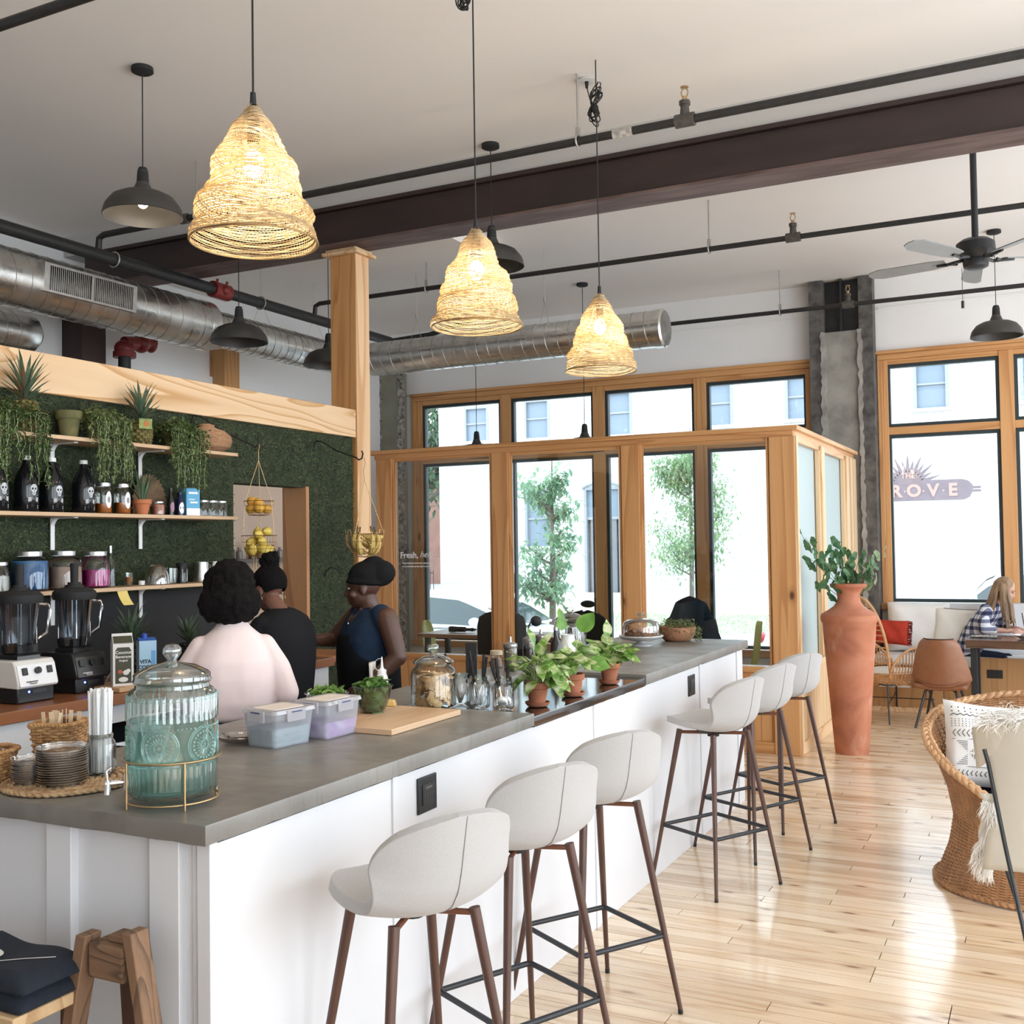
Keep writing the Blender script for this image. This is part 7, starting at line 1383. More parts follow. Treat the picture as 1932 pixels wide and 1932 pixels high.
LIVE = WOOD('dark_walnut_slab', (.13, .070, .045), (.07, .035, .022), 0, 8, 3, .1, .22, knots=False, coat=.4)
T = thing('window_table', 'dark live-edge wooden table in front of the window bench', 'table', (-.70, 10.52, 0)); r = random.Random(3); m = MB(); n_ = 26
top = [(0 + .01 * math.sin(i * .9) if 0 else 0, 0, 0)]; A = []
for i in range(n_): t = i / (n_ - 1); A.append((0 + 2.0 * t, .012 * math.sin(t * 23) + r.uniform(-.004, .004), 0))
ring = [(x, y_) for x, y_, _ in A] + [(2.0 - 2.0 * i / (n_ - 1), .60 + .01 * math.sin(i * 1.1)) for i in range(n_)]; k = len(ring)
vs_ = [(x, y_, .775) for x, y_ in ring] + [(x, y_ + (.016 if y_ < .3 else -.016), .745) for x, y_ in ring] + [(x, y_ + (.03 if y_ < .3 else -.03) + r.uniform(-.006, .006), .700) for x, y_ in ring]
m.add(vs_, [tuple(range(k)), tuple(reversed(range(2 * k, 3 * k)))] + [(i + k, (i + 1) % k + k, (i + 1) % k, i) for i in range(k)] + [(i + 2 * k, (i + 1) % k + 2 * k, (i + 1) % k + k, i + k) for i in range(k)]); part('live_edge_top', m, LIVE, T, smooth=50)
for x_ in (.035, 1.9):
    for y_ in (.08, .5): part('leg', MB().box(x_, x_ + .055, y_, y_ + .055, 0, .70), BLACK, T, bevel=.002)
LEATH = M_('tan_leather', (.26, .105, .048), .42, var=.12, vs=20, bump=.2, bs=200)
T = thing('leather_chair', 'tan leather bucket chair seen from behind at the window table', 'chair', (-.885, 10.42, 0), math.radians(-6))
def bk(u, v): s = math.sin((u - .5) * PI); w_ = .255 - .105 * v ** 1.3 - .05 * max(0, v - .9) * 6 * abs(s); e = 1 if v > .06 else .93; return (s * w_ * e, -.22 - .04 * v + .16 * abs(s) ** 2.4 * (1 - .45 * v), .375 + .045 * abs(s) ** 3 * (1 - v) + .43 * v)
part('back_shell', MB().surf(bk, 21, 17), LEATH, T, smooth=180, solid=.022, sub=1); part('seat', MB().surf(lambda u, v: ((u - .5) * .46 * (1 - .15 * v), -.20 + .42 * v, .385 - .02 * math.cos((u - .5) * PI) + .03 * v * v), 12, 12), LEATH, T, smooth=180, solid=.04)
part('seam', MB().tube([Vector(bk(.06 + .88 * i / 20, .17 - .11 * math.sin(PI * i / 20))) + Vector((0, -.012, 0)) for i in range(21)], .002, 5).tube([Vector(bk(.04 + .92 * i / 20, .985)) + Vector((0, -.008, .008)) for i in range(21)], .004, 5), M_('dark_seam', (.04, .02, .015), .7), T)
for a, b_ in ((.19, .17), (-.19, .17), (-.20, -.17), (.20, -.17)): part('leg', MB().tube([(a * .45, b_ * .5, .35), (a * .65, b_ * .75, .33), (a * 1.05, b_ * 1.15, .0)], [.013, .013, .011], 8), BLACK, T)
part('under_frame', MB().box(-.11, .11, -.10, .10, .335, .355), BLACK, T)
# rattan armchair
RAT = M_('rattan_cane', (.60, .33, .15), .5, col2=(.44, .22, .09), vs=12); T = thing('rattan_armchair', 'rattan hoop armchair with a tall rounded back behind the vase', 'chair', (-1.40, 10.72, 0), math.radians(-42))
def hoop(pts, r_=.011): return MB().tube(pts, r_, 8)
def backp(t): a = PI * (t); return Vector((-.27 * math.cos(a) * (1 + .12 * math.sin(a)), -.20 - .13 * math.sin(a) ** 1.0, .42 + .74 * math.sin(a) ** .72))
part('back_hoop', hoop([backp(i / 28) for i in range(29)], .013), RAT, T)
m = MB()
for k in range(18): t = .03 + .44 * k / 17; a, b_ = backp(t), backp(1 - t); m.tube([a, a.lerp(b_, .5) + Vector((0, -.05, 0)), b_], .0065, 6)
part('back_cane', m, RAT, T, kind='stuff')
for s_ in (-1, 1):
    def arm(t): a = PI * t; return Vector((s_ * (.30 + .04 * math.sin(a)), -.22 + .56 * t, .42 + .24 * math.sin(a) ** .7 + .06 * (1 - t)))
    part('arm_hoop', hoop([arm(i / 20) for i in range(21)], .012), RAT, T); m = MB()
    for k in range(17): t = .05 + .9 * k / 16; p = arm(t); m.tube([p, (p.x * .98, p.y, (p.z + .42) / 2), (p.x * .88, p.y, .40)], .0055, 6)
    part('arm_cane', m, RAT, T, kind='stuff'); m = MB()
    for z_ in (.47, .52): m.tube([(s_ * (.285 + .03 * math.sin(PI * i / 12)), -.2 + .5 * i / 12, z_) for i in range(13)], .005, 5)
    part('arm_band', m, RAT, T)
m = MB()
for k in range(9): z_ = .345 + .012 * k; q = 1 - .10 * (1 - k / 8); m.tube([(.29 * q * math.cos(a), .05 + .30 * q * math.sin(a) + .0, z_ + .004 * math.sin(16 * a + PI * k)) for a in [2 * PI * i / 64 for i in range(64)]], .0075, 6, closed=True)
part('seat_ring', m, RAT, T, kind='stuff'); part('seat_pad', MB().ell((0, .05, .445), (.25, .26, .035), 24, 8), CRM, T)
m = MB()
for a, b_ in ((.24, .27), (-.24, .27), (-.26, -.20), (.26, -.20)): part('leg', MB().cyl((a * .85, b_, .36), (a * 1.15, b_ * 1.25, 0), .008, n=8), BLACK, T)
part('cross_brace', m.cyl((.26, .31, .19), (-.28, -.235, .19), .005, n=6).cyl((-.26, .31, .19), (.28, -.235, .19), .005, n=6).tube([(.21, .27, .345), (-.21, .27, .345), (-.22, -.2, .345), (.22, -.2, .345)], .007, 6, closed=True), BLACK, T)
# food plate, pen, napkin
T = thing('food_plate', 'glass plate of granola and berries on the dark table', 'plate', (-.19, 10.78, .776)); part('plate', MB().lathe([(0, .004), (.07, .004), (.12, .035), (.125, .037), (.07, .009), (0, .009)], 36), M_('pale_glass_plate', (.70, .72, .72), .15), T)
m = MB(); r = random.Random(4)
for k in range(120): a = r.uniform(0, 6.28); q = .07 * math.sqrt(r.random()); m.ell((q * math.cos(a), q * math.sin(a), .015 + r.uniform(0, .045) * (1 - q / .09)), (.010,) * 3, 6, 4)
part('granola', m, M_('granola', (.22, .09, .06), .8, col2=(.55, .42, .38), vs=60), T, kind='stuff')
solo('pen', MB().cyl((0, 0, 0), (-.02, -.03, .15), .0045, n=8), BLACKM, 'black pen upright in the writing hand', 'pen', loc=(-.225, 11.20, .835))
solo('napkin', MB().surf(lambda u, v: ((u - .5) * .22, (v - .5) * .16, .004 + .008 * math.sin(u * 8) * math.sin(v * 6) + .008), 14, 10), M_('patterned_napkin', (.72, .68, .60), .9, col2=(.12, .10, .09), vs=38), 'crumpled patterned napkin at the left end of the dark table', 'napkin', loc=(-.56, 10.84, .777), smooth=180, solid=.002)
solo('fork', MB().cyl((-.09, 0, .004), (.04, .01, .004), .003, n=6).box(.04, .09, -.002, .022, .002, .006), BLACK, 'dark fork beside the napkin on the table', 'fork', loc=(-.50, 10.74, .777))
# ================================================================ WICKER BARREL CHAIR
WK = M_('wicker', (.46, .24, .11), .55, col2=(.30, .145, .06), vs=10, bump=.3, bs=200); WKL = M_('wicker_rim', (.62, .38, .20), .5, col2=(.45, .24, .11), vs=14)
T = thing('wicker_chair', 'brown wicker barrel armchair with a flared base at the right edge', 'chair', (-.115, 5.86, 0)); pf = math.radians(-98)
def rw(z): 
    zz_ = [0, .06, .18, .32, .46, .62, .78, .92]; rr_ = [.435, .415, .368, .345, .372, .43, .50, .545]
    return float(np.interp(z, zz_, rr_))
def rimh(a): return .40 + .46 * (.5 - .5 * math.cos(a - pf)) ** .50
NS = 64
for grp_ in range(1):
    rows = 74; m = MB()
    for k in range(rows):
        L = []; f = k / rows
        for i in range(NS * 2):
            a = 2 * PI * i / (NS * 2); z = .012 + (rimh(a) - .012) * f; q = rw(z) + .0038 * (1 if (i // 2 + k) % 2 else -1) * (1 if i % 2 == 0 else 0); L.append((q * math.cos(a), q * math.sin(a), z))
        m.tube(L, .0046, 4, closed=True)
    part('weave', m, WK, T, kind='stuff')
m = MB()
for i in range(NS): a = 2 * PI * i / NS; m.tube([(rw(rimh(a) * t) * math.cos(a), rw(rimh(a) * t) * math.sin(a), max(.005, rimh(a) * t)) for t in [j / 9 for j in range(10)]], .0045, 5)
part('stake', m, WK, T, kind='stuff'); n_ = 260
part('braided_rim', braid(MB(), [((rw(rimh(a)) + .004) * math.cos(a), (rw(rimh(a)) + .004) * math.sin(a), rimh(a)) for a in [2 * PI * i / n_ for i in range(n_)]], .0125, 26, .016), WKL, T); part('base_braid', braid(MB(), [(.440 * math.cos(a), .440 * math.sin(a), .016) for a in [2 * PI * i / n_ for i in range(n_)]], .009, 30, .010), WK, T)
part('seat', MB().lathe([(0, .34), (.33, .34)], 40), WK, T, smooth=0)
T2 = thing('seat_cushion', 'navy seat cushion inside the wicker chair', 'cushion', (-.115, 5.86, .345)); part('cover', MB().lathe([(0, 0), (.30, .0), (.32, .03), (.30, .07), (0, .08)], 40), cloth_mat('navy_cushion', (.012, .018, .032)), T2)
T, _s = pillow('printed_pillow', 'white pillow with black geometric hand print in the wicker chair', (-.31, 6.02, .63), (-.34, .12, .38), .44, .44, .15, M_('white_linen', (.78, .77, .75), .9, bump=.2, bs=400)); m = MB()
def on_p(x, y_, d=.0025): p = Vector(_s(x, y_, 1)); return p + Vector((0, -d, 0))
def stroke(L, w_=.0013):
    Q = []
    for a, b_ in zip(L, L[1:]):
        for j in range(4): Q.append((a[0] + (b_[0] - a[0]) * j / 4, a[1] + (b_[1] - a[1]) * j / 4))
    Q.append(L[-1]); m.tube([on_p(*p) for p in Q], w_, 4, flat=.5)
for rowi in range(2):
    for i in range(13): p = on_p(.06 + .07 * i, .90 - .05 * rowi); m.ell(p, (.0035, .001, .0035), 6, 4)
stroke([(.04 + .92 * i / 26, .80 + (.022 if i % 2 else 0)) for i in range(27)], .003)
for rowi in range(4):
    for i in range(24): m.ell(on_p(.05 + .038 * i, .755 - .027 * rowi), (.0024, .001, .0024), 5, 4)
for i in range(18): x = .06 + .05 * i; stroke([(x + .03, .635), (x, .595), (x + .03, .555)], .0025)
stroke([(.05, .525), (.95, .525)], .002); stroke([(.05, .215), (.95, .215)], .002)
for bx_ in (.08, .56):
    for q in range(4):
        sx_ = 1 if q in (0, 2) else -1; sz_ = 1 if q < 2 else -1
        for j in range(6): d_ = .02 + .022 * j; cx_, cz_ = bx_ + .15, .37; stroke([(cx_ + sx_ * .012, cz_ + sz_ * d_), (cx_ + sx_ * (d_ if j < 6 else .1), cz_ + sz_ * d_)] if q % 2 else [(cx_ + sx_ * d_, cz_ + sz_ * .012), (cx_ + sx_ * d_, cz_ + sz_ * d_)], .002)
for i in range(6): m.ell(on_p(.47, .50 - .05 * i), (.003, .001, .003), 5, 4)
stroke([(.43, .51), (.43, .23)], .002); stroke([(.51, .51), (.51, .23)], .002)
for i in range(18): x = .06 + .05 * i; stroke([(x + .02, .17), (x, .14), (x + .02, .11)], .0025)
part('printed_pattern', m, M_('black_print', (.01, .01, .01), .9), T, kind='stuff')
# ================================================================ CANVAS SLING CHAIR AND FUR
CAN = cloth_mat('canvas_sling', (.74, .69, .59), .08, 80, 3, .2); T = thing('sling_chair', 'cream canvas butterfly chair on thin black rods at the right edge', 'chair', (0, 4.4, 0))
def bez(a, b_, t): return a + (b_ - a) * t
def sl(u, v):
    Lx = np.interp(v, [0, .15, .5, 1], [-.235, -.232, -.205, -.245]); z = 1.0 - .49 * v; x = Lx + u * (.52 + .1 * v); return (x, -.02 - .10 * math.sin(u * PI) * (1 - .3 * v) - .16 * v, z + .05 * math.sin(u * PI) - .07 * u * v)
part('sling', MB().surf(sl, 24, 20), CAN, T, smooth=180, solid=.006)
def pk(u, v): a = u; return (-.275 + .20 * a + .014 * v * (1 - a), -.035 - .035 * math.sin(a * PI), .99 + .032 * math.sin(a * PI) - v * (.150 - .06 * a))
part('pocket', MB().surf(pk, 14, 12), cloth_mat('canvas_pocket', (.66, .60, .50), .10, 80, 3, .2), T, smooth=180, solid=.010); part('pocket', MB().surf(lambda u, v: (.16 + .18 * u, -.03, 1.02 - .15 * v), 6, 6), CAN, T, smooth=180, solid=.01)
for pts in ([(-.232, -.10, .925), (-.219, -.11, .874), (-.165, -.24, .613), (-.112, -.33, .361), (-.045, -.42, .012)], [(-.16, .0, .93), (-.106, -.02, .806), (.16, -.06, .30), (.30, -.08, .012)], [(-.19, .02, .52), (-.142, 0, .356), (-.07, -.02, .012)], [(.34, .0, 1.0), (.30, -.05, .6), (.10, -.06, .012)]): part('rod', MB().tube(pts, .0075, 8), BLACK, T)
r = random.Random(6); m = MB()
def fib(p, d, L, w_=.0013):
    p = Vector(p); P = [p]; 
    for j in range(4): d = Vector(d) + Vector((r.uniform(-.3, .3), r.uniform(-.3, .3), -.25)); P.append(P[-1] + d.normalized() * L / 4)
    m.tube(P, [w_, w_, w_ * .8, w_ * .6, w_ * .2], 3)
for k in range(1900): u = r.random(); p = (-.235 + .42 * u, -.05 + r.uniform(-.05, .08), 1.02 + .02 * math.sin(u * 5) + r.uniform(-.02, .02)); fib(p, (r.uniform(-1, 1), r.uniform(-1, .6), r.uniform(-.1, 1)), r.uniform(.03, .075))
for k in range(1700): t = r.random(); p = (-.232 + .03 * math.sin(t * 6) + r.uniform(-.02, .03), -.10 + r.uniform(-.04, .02), .74 - .26 * t); fib(p, (r.uniform(-1, .6), r.uniform(-.8, .3), -1), r.uniform(.02, .055))
FUR = thing('fur_throw', 'shaggy white throw hung over the canvas chair', 'throw', (0, 4.4, 0)); part('fibres', m, M_('white_fur', (.93, .91, .87), .9), FUR, kind='stuff')
part('hide', MB().surf(lambda u, v: (-.225 + .42 * u, .06 - .12 * v, 1.015 + .012 * math.sin(u * 7) - .03 * v * v), 16, 6).surf(lambda u, v: (-.25 + .05 * u + .012 * math.sin(v * 8), -.085, .76 - .26 * v), 5, 12), M_('fur_hide', (.80, .76, .68), .9), FUR, smooth=180, solid=.006)
# ================================================================ OUTSIDE
ZG = -.45
def brick_white():
    n = N('white_painted_brick'); co = n.coord(kind='Object'); s = n.n('SeparateXYZ'); n.l(co, s.inputs[0]); cb_ = n.n('CombineXYZ'); n.l(s.outputs['X'], cb_.inputs[0]); n.l(s.outputs['Z'], cb_.inputs[1])
    b = n.n('TexBrick'); n.l(cb_.outputs[0], b.inputs['Vector']); b.inputs['Scale'].default_value = 1.0; b.inputs['Brick Width'].default_value = .42; b.inputs['Row Height'].default_value = .15; b.inputs['Mortar Size'].default_value = .010
    b.inputs['Color1'].default_value = (.47, .47, .475, 1); b.inputs['Color2'].default_value = (.43, .43, .44, 1); b.inputs['Mortar'].default_value = (.34, .34, .345, 1)
    w_ = n.ramp(n.noise(n.coord((.4, 1, 1.6)), 1.2, 5), [(.62, (1, 1, 1)), (.74, (.84, .81, .78))]); return n.pbr(n.mix(1, b.outputs['Color'], w_, 'MULTIPLY'), .9, 0, n.bump(b.outputs['Fac'], .3, .02))
YB = 34.0; WB_ = brick_white(); Bd = thing('brick_building', 'long white painted brick building across the street', 'building', (0, YB, 0))
wins = [(-18.93, -17.92, 5.45, 6.72, 0), (-16.5, -15.5, 5.42, 6.80, 0), (-13.45, -12.45, 5.36, 6.86, 0), (-10.0, -9.0, 5.46, 6.9, 0), (-7.33, -6.35, 5.5, 6.92, 0), (-3.51, -2.53, 5.57, 7.04, 0), (-.62, .36, 5.6, 7.1, 0), (-16.51, -15.5, 1.62, 3.55, 1), (-14.25, -12.9, -.25, 3.62, 2)]
# wall cut around its windows: vertical strips
xs_ = sorted(set([-20.0, 12.0] + [w_[0] for w_ in wins] + [w_[1] for w_ in wins])); m = MB()
for a, b_ in zip(xs_, xs_[1:]):
    c_ = (a + b_) / 2; cut = sorted([(w_[2], w_[3]) for w_ in wins if w_[0] < c_ < w_[1]]); z = ZG
    for (p, q) in cut: 
        if p > z: m.box(a, b_, 0, .4, z, p)
        z = q
    m.box(a, b_, 0, .4, z, 9.5)
m.box(-20, 12, .4, 8, ZG, 9.5); part('brick_wall', m, WB_, Bd, smooth=0); part('stone_base', MB().box(-20.05, 12, -.15, 0, ZG, .02), M_('base_stone', (.50, .48, .46), .9, var=.2, vs=3), Bd, smooth=0)
GREYT = M_('window_trim', (.22, .235, .26), .7); WGL = M_('far_window_glass', (.16, .20, .25), .35, spec=.2); DOORM = M_('grey_door', (.14, .14, .155), .6)
for x0, x1, z0, z1, k in wins:
    f = part('window' if k < 2 else 'doorway', MB().box(x0, x0 + .09, -.02, .14, z0, z1).box(x1 - .09, x1, -.02, .14, z0, z1).box(x0 + .09, x1 - .09, -.02, .14, z1 - .10, z1).box(x0 + .09, x1 - .09, .04, .14, (z0 + z1) / 2 - .03 if k < 2 else 2.5, (z0 + z1) / 2 + .03 if k < 2 else 2.6), GREYT, Bd, smooth=0)
    if k < 2: part('pane', MB().box(x0 + .08, x1 - .08, .10, .12, z0, z1), WGL, f, smooth=0); part('sill', MB().box(x0 - .08, x1 + .08, -.12, .02, z0 - .10, z0), M_('far_sill', (.6, .6, .6), .9), f, smooth=0)
    else: part('pane', MB().box(x0 + .08, x1 - .08, .10, .12, 2.6, z1), WGL, f, smooth=0); part('door_leaf', MB().box(x0 + .2, x1 - .2, .08, .12, z0, 2.5), DOORM, f, smooth=0); part('step', MB().box(x0 - .1, x1 + .1, -.5, .0, ZG, -.26), M_('far_step', (.55, .54, .52), .9), f, smooth=0)
    if k: xm, hw = (x0 + x1) / 2, (x1 - x0) / 2 + .06; part('arch_lintel', MB().tube([(xm + hw * math.sin(a), -.02, z1 - .05 + .22 * math.cos(a) - .04) for a in [-1.35 + 2.7 * i / 12 for i in range(13)]], .05, 6), GREYT, f)
MUR = M_('faded_mural_plum', (.155, .125, .145), .9, var=.15, vs=3); MUL = M_('faded_mural_cream', (.33, .215, .19), .9); MX, MZ = -3.35, 3.13
m = MB().prism([(-1.55, -.30), (1.15, -.30), (1.32, -.22), (1.40, -.05), (1.40, .12), (1.28, .25), (1.12, .30), (-1.55, .30)], -.02, -.004, 'y'); m.box(1.40, 1.62, -.02, -.004, .02, .08); m.box(1.40, 1.62, -.02, -.004, -.08, -.02)
for k in range(15): a = PI * (k + .5) / 15; c_, s_ = math.cos(a), math.sin(a); L = .95 if k % 2 else .78; m.prism([(-.38 + .42 * math.cos(a - .15), .15 + .42 * math.sin(a - .15)), (-.38 + L * c_, .15 + L * s_), (-.38 + .42 * math.cos(a + .15), .15 + .42 * math.sin(a + .15))], -.018, -.004, 'y')
m.prism([(-.38 + .50 * math.cos(PI * i / 12), .15 + .50 * math.sin(PI * i / 12)) for i in range(13)], -.016, -.004, 'y')
mu = part('wall_mural', m.xf(Matrix.Translation((MX, 0, MZ))), MUR, Bd, smooth=0)
for ch, x_ in (('G', -1.22), ('R', -.72), ('O', -.22), ('V', .32), ('E', .86)): text('mural_letter', ch, .50, MUL, FR((MX + x_, -.03, MZ - .02), (1, 0, 0), (0, 0, 1)), mu, bold=.022, ext=.004)
text('mural_word', 'THE', .22, MUL, FR((MX - .38, -.03, MZ + .44), (1, 0, 0), (0, 0, 1)), mu, bold=.006, ext=.004)
for x_ in (-.47, .05, .60): part('mural_dot', MB().cyl((MX + x_, -.03, MZ - .02), (MX + x_, -.02, MZ - .02), .03, n=12), MUL, mu)
# neighbour house and greenery beyond the building
T = thing('brick_house', 'reddish brick house beyond the white building at the far left', 'building', (-29, 52, 0)); part('wall', MB().box(-6, 6, 0, 6, ZG, 6.4), M_('red_brick_far', (.26, .13, .10), .9, var=.2, vs=3), T, smooth=0); part('roof', MB().prism([(-6.5, 6.4), (6.5, 6.4), (0, 9.4)], -.4, 6.4, 'y'), M_('roof_far', (.16, .15, .15), .9), T, smooth=0)
for x_ in (-4, -1, 2): f = part('window', MB().box(x_, x_ + 1.2, -.08, .0, 1.2, 3.0), GREYT, T, smooth=0); part('pane', MB().box(x_ + .1, x_ + 1.1, -.10, -.08, 1.3, 2.9), WGL, f, smooth=0)
def tree(label, x, y, ht, cr_, cz, trunk, seed, n_, leafm, ls, twig=0, cyl_=1.0, name='street_tree'):
    T = thing(name, label, 'tree', (x, y, ZG)); r = random.Random(seed); b = MB(); b.tube([(0, 0, 0), (.04 * ht / 5, .0, ht * .4), (.02, .03, ht * .75), (.05, 0, ht)], [trunk, trunk * .8, trunk * .45, trunk * .12], 8); C = []
    for k in range(int(14 + twig)):
        a = r.uniform(0, 6.28); z0 = r.uniform(.28, .8) * ht; L = cr_ * r.uniform(.5, 1) * (1 - .4 * (z0 / ht)); e = Vector((L * math.cos(a), L * math.sin(a), z0 + L * r.uniform(.5, 1.0))); b.tube([(.03, 0, z0), (e.x * .5, e.y * .5, z0 + (e.z - z0) * .35), e], [trunk * .4, trunk * .25, trunk * .06], 5); C.append((Vector((.03, 0, z0)), e))
    part('trunk', b, M_('bark', (.12, .10, .08), .9), T); m = MB()
    for k in range(n_):
        a_, e = r.choice(C); p = a_.lerp(e, r.uniform(.35, 1.15)) + Vector([r.gauss(0, cr_ * .13) for _ in range(3)]); p.z = max(p.z, ht * .22)
        m.leaf(p, (r.uniform(-1, 1), r.uniform(-1, 1), r.uniform(-1, .4)), (0, 0, 1), ls * r.uniform(.7, 1.2), ls * .45, .2, 2)
    part('leaves', m, leafm, T, kind='stuff'); return T
LT1 = LEAFM('young_tree_leaf', (.10, .22, .13), (.28, .40, .24), 3, .45); LT2 = LEAFM('street_tree_leaf', (.13, .24, .11), (.30, .40, .20), 3, .45); LT3 = LEAFM('far_tree_leaf', (.03, .08, .04), (.10, .18, .09), 2, .3)
tree('slender young street tree with long pale leaves outside the window', -7.86, 17.2, 3.7, .75, 0, .07, 3, 1500, LT1, .15, 8)
tree('bushier green street tree seen through the right part of the glazed room', -6.9, 22.3, 4.6, 1.15, 0, .06, 5, 5200, LT2, .11, 16)
tree('dark green tree at the left edge of the first street window', -27.0, 43.0, 12.5, 4.4, 0, .3, 7, 5200, LT3, .42, 30, name='background_tree')
tree('dark tree partly behind the white building', -20.6, 58.0, 13.0, 3.4, 0, .28, 9, 3600, LT3, .42, 20, name='background_tree')
# ground
struct('ground', MB().box(-60, 40, 12.02, 80, -.75, ZG - .012), M_('asphalt_far', (.42, .42, .42), .95, var=.1, vs=2)); struct('sidewalk', MB().box(-60, 40, 12.02, 13.7, ZG - .012, ZG + .12), M_('sidewalk_concrete', (.62, .61, .60), .9, var=.08, vs=2)); struct('far_sidewalk', MB().box(-60, 40, 30.6, 33.9, ZG - .012, ZG + .06), M_('sandy_walk', (.55, .46, .38), .95, var=.12, vs=2))
GR = LEAFM('verge_grass', (.34, .38, .26), (.52, .55, .42), 8, .2, .8); rs = np.random.RandomState(9); K = 26000; gx = rs.uniform(-24, 6, K); gy = rs.uniform(24.5, 30.5, K); th = rs.uniform(0, 6.28, K); hh = rs.uniform(.04, .11, K)
P0 = np.stack([gx - .02 * np.cos(th), gy - .02 * np.sin(th), np.full(K, ZG)], 1); P1 = np.stack([gx + .02 * np.cos(th), gy + .02 * np.sin(th), np.full(K, ZG)], 1); P2 = np.stack([gx + .04 * np.sin(th), gy, ZG + hh], 1)
me = bpy.data.meshes.new('grass'); me.from_pydata(np.stack([P0, P1, P2], 1).reshape(-1, 3).tolist(), [], [(3 * i, 3 * i + 1, 3 * i + 2) for i in range(K)]); me.materials.append(GR); vg = struct('grass_verge', MB().box(-60, 40, 24.4, 30.6, ZG - .012, ZG + .004), M_('verge_soil', (.48, .47, .38), .95, var=.2, vs=3)); o = link('grass', me, vg); o['kind'] = 'stuff'
# iron fence at the far left
T = thing('iron_fence', 'black iron fence beyond the parked cars at the far left', 'fence', (-26.5, 36, ZG)); part('rail', MB().box(-5, 5, -.02, .02, 1.05, 1.1).box(-5, 5, -.02, .02, .15, .2), BLACK, T)
fm = mesh_of(MB().cyl((0, 0, 0), (0, 0, 1.2), .014, n=5), 'picket', BLACK, 40)
for k in range(70): link('picket', fm, T, (-5 + k * .145, 0, 0))
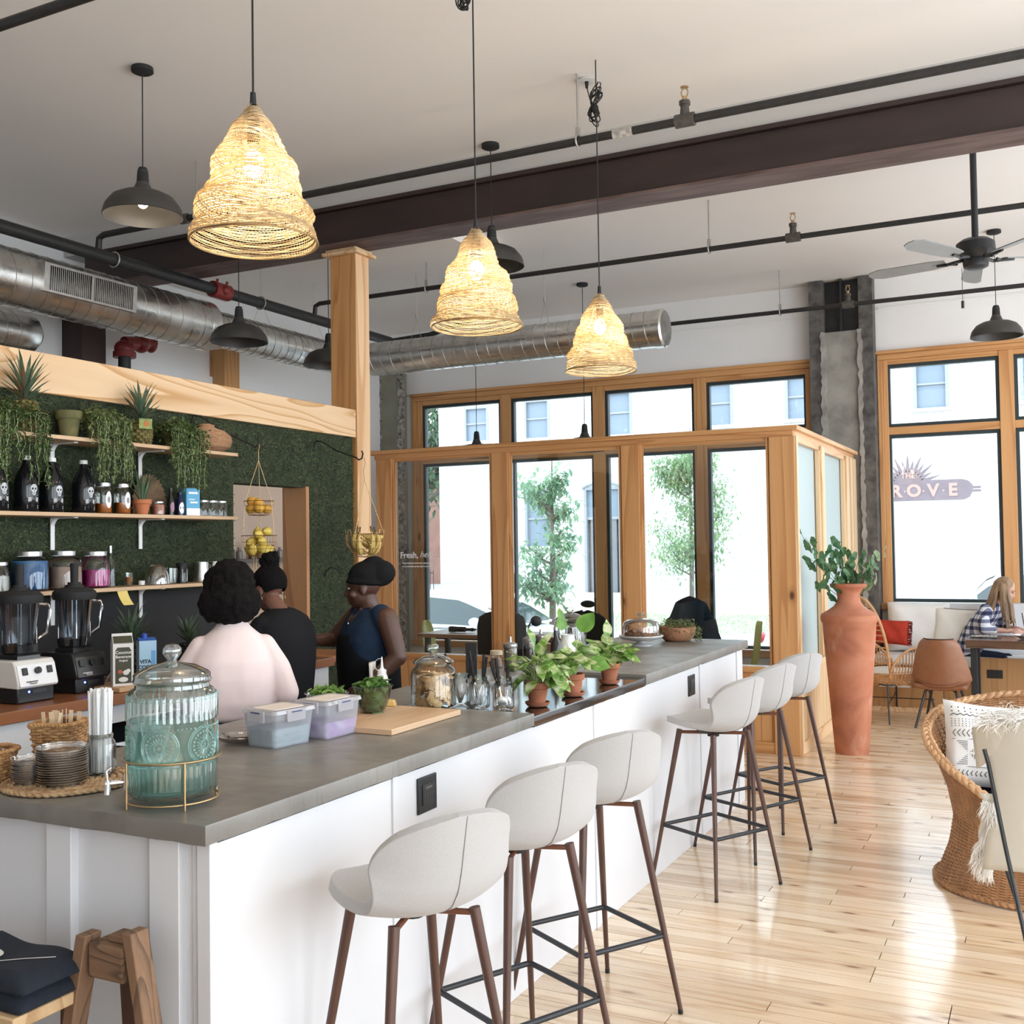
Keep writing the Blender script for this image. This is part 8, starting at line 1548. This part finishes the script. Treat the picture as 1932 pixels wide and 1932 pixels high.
# cars
CGL = M_('car_glass', (.03, .045, .05), .08); TYRE = M_('tyre', (.02, .02, .02), .85); ALLOY = M_('alloy', (.5, .5, .52), .3, .8)
def car(label, x, y, rz, paint, L=4.5, H=1.43, tail=None, suv=0):
    T = thing('parked_car', label, 'car', (x, y, ZG), rz); hl = L / 2
    st_ = [(-hl, .50, .78 + suv * .1, .66), (-hl + .12, .32, .92 + suv * .12, .80), (-hl + .7, .22, .98 + suv * .1, .87), (-.6, .20, .95 + suv * .1, .89), (.6, .20, .93 + suv * .1, .89), (hl - 1.15, .20, .90 + suv * .12, .88), (hl - .5, .24, .80 + suv * .15, .84), (hl - .1, .34, .68 + suv * .12, .74), (hl, .46, .58, .62)]
    vs_ = []; n_ = 20
    for (xx, z0, z1, hw) in st_:
        for k in range(n_): a = 2 * PI * k / n_; c_, s_ = math.cos(a), math.sin(a); vs_.append((xx, hw * math.copysign(abs(c_) ** .45, c_), (z0 + z1) / 2 + (z1 - z0) / 2 * math.copysign(abs(s_) ** .55, s_)))
    q = len(st_); part('body', MB().add(vs_, [(i * n_ + k, i * n_ + (k + 1) % n_, (i + 1) * n_ + (k + 1) % n_, (i + 1) * n_ + k) for i in range(q - 1) for k in range(n_)] + [tuple(reversed(range(n_))), tuple((q - 1) * n_ + k for k in range(n_))]), paint, T, smooth=60)
    rx0, rx1 = (-1.75, 1.25) if not suv else (-2.1, 1.2); tz = H
    roofs = [(rx0, .92), (rx0 + .35, tz - .16), (rx0 + .8, tz - .02), (-.2, tz), (.35, tz - .05), (rx1 - .35, tz - .28), (rx1 + .05, .90)]
    def gh(u, v):
        xx = rx0 + (rx1 - rx0 + .05) * u; zt = float(np.interp(xx, [p[0] for p in roofs], [p[1] for p in roofs])); s = (v - .5) * 2; a = abs(s); hw = .80 - .20 * (zt - .9) / .55
        if a < .62: return (xx, math.copysign(hw * a / .62, s) if a else 0, zt - .02 * (a / .62) ** 3)
        t = (a - .62) / .38; return (xx, math.copysign(hw + (.84 - hw) * t, s), zt - .02 + (.88 - zt + .02) * t)
    part('roof', MB().surf(gh, 31, 19), paint, T, smooth=50)
    for s_ in (-1, 1):
        def sg(x0_, x1_): 
            L_ = []; B_ = []
            for i in range(9): xx = x0_ + (x1_ - x0_) * i / 8; zt = float(np.interp(xx, [p[0] for p in roofs], [p[1] for p in roofs])); hw = .80 - .20 * (zt - .9) / .55; f = lambda t: (xx, s_ * (hw + (.84 - hw) * t + .012), zt - .02 + (.90 - zt) * t); L_.append(f(.14)); B_.append(f(.90))
            return MB().add(L_ + B_, [(i, i + 1, i + 10, i + 9) for i in range(8)])
        part('side_window', sg(rx0 + .55, -.42), CGL, T, smooth=0); part('side_window', sg(-.34, rx1 - .28), CGL, T, smooth=0)
    for (u0, u1) in ((.83, .985), (.015, .16)): part('windscreen', MB().surf(lambda u, v: tuple(Vector(gh(u0 + (u1 - u0) * u, .22 + .56 * v)) + Vector((.012 if u0 > .5 else -.012, 0, .012))), 5, 9), CGL, T, smooth=180)
    for xx in (-hl + .85, hl - .85):
        for s_ in (-1, 1): w_ = part('wheel', MB().cyl((xx, s_ * .70, .33), (xx, s_ * .90, .33), .33, n=24), TYRE, T); part('rim', MB().cyl((xx, s_ * .89, .33), (xx, s_ * .91, .33), .20, n=16), ALLOY, w_)
    for s_ in (-1, 1): part('mirror', MB().ell((.75, s_ * .95, .98), (.09, .10, .07), 10, 7), paint, T); part('tail_lamp', MB().ell((-hl + .03, s_ * .62, .80), (.05, .14, .08), 10, 6), M_('red_lamp', (.6, .02, .03), .3), T); part('head_lamp', MB().ell((hl - .12, s_ * .58, .62), (.10, .14, .07), 10, 6), GL, T)
    return T
WPAINT = M_('white_car_paint', (.66, .68, .70), .2, coat=.5); SPAINT = M_('silver_car_paint', (.52, .56, .60), .2, .2, coat=.5)
car('white sedan parked outside the left windows', -8.55, 15.2, 0, WPAINT); car('white car with red tail lamp parked behind the right partition post', -1.45, 15.6, 0, WPAINT, 4.4, 1.45); car('pale car at the right edge, parked on the far side of the street', -.05, 17.9, PI, SPAINT, 4.6, 1.78, suv=1); car('white sport utility vehicle far away at the left window edge', -23.4, 31.5, math.radians(80), WPAINT, 4.8, 1.8, suv=1)
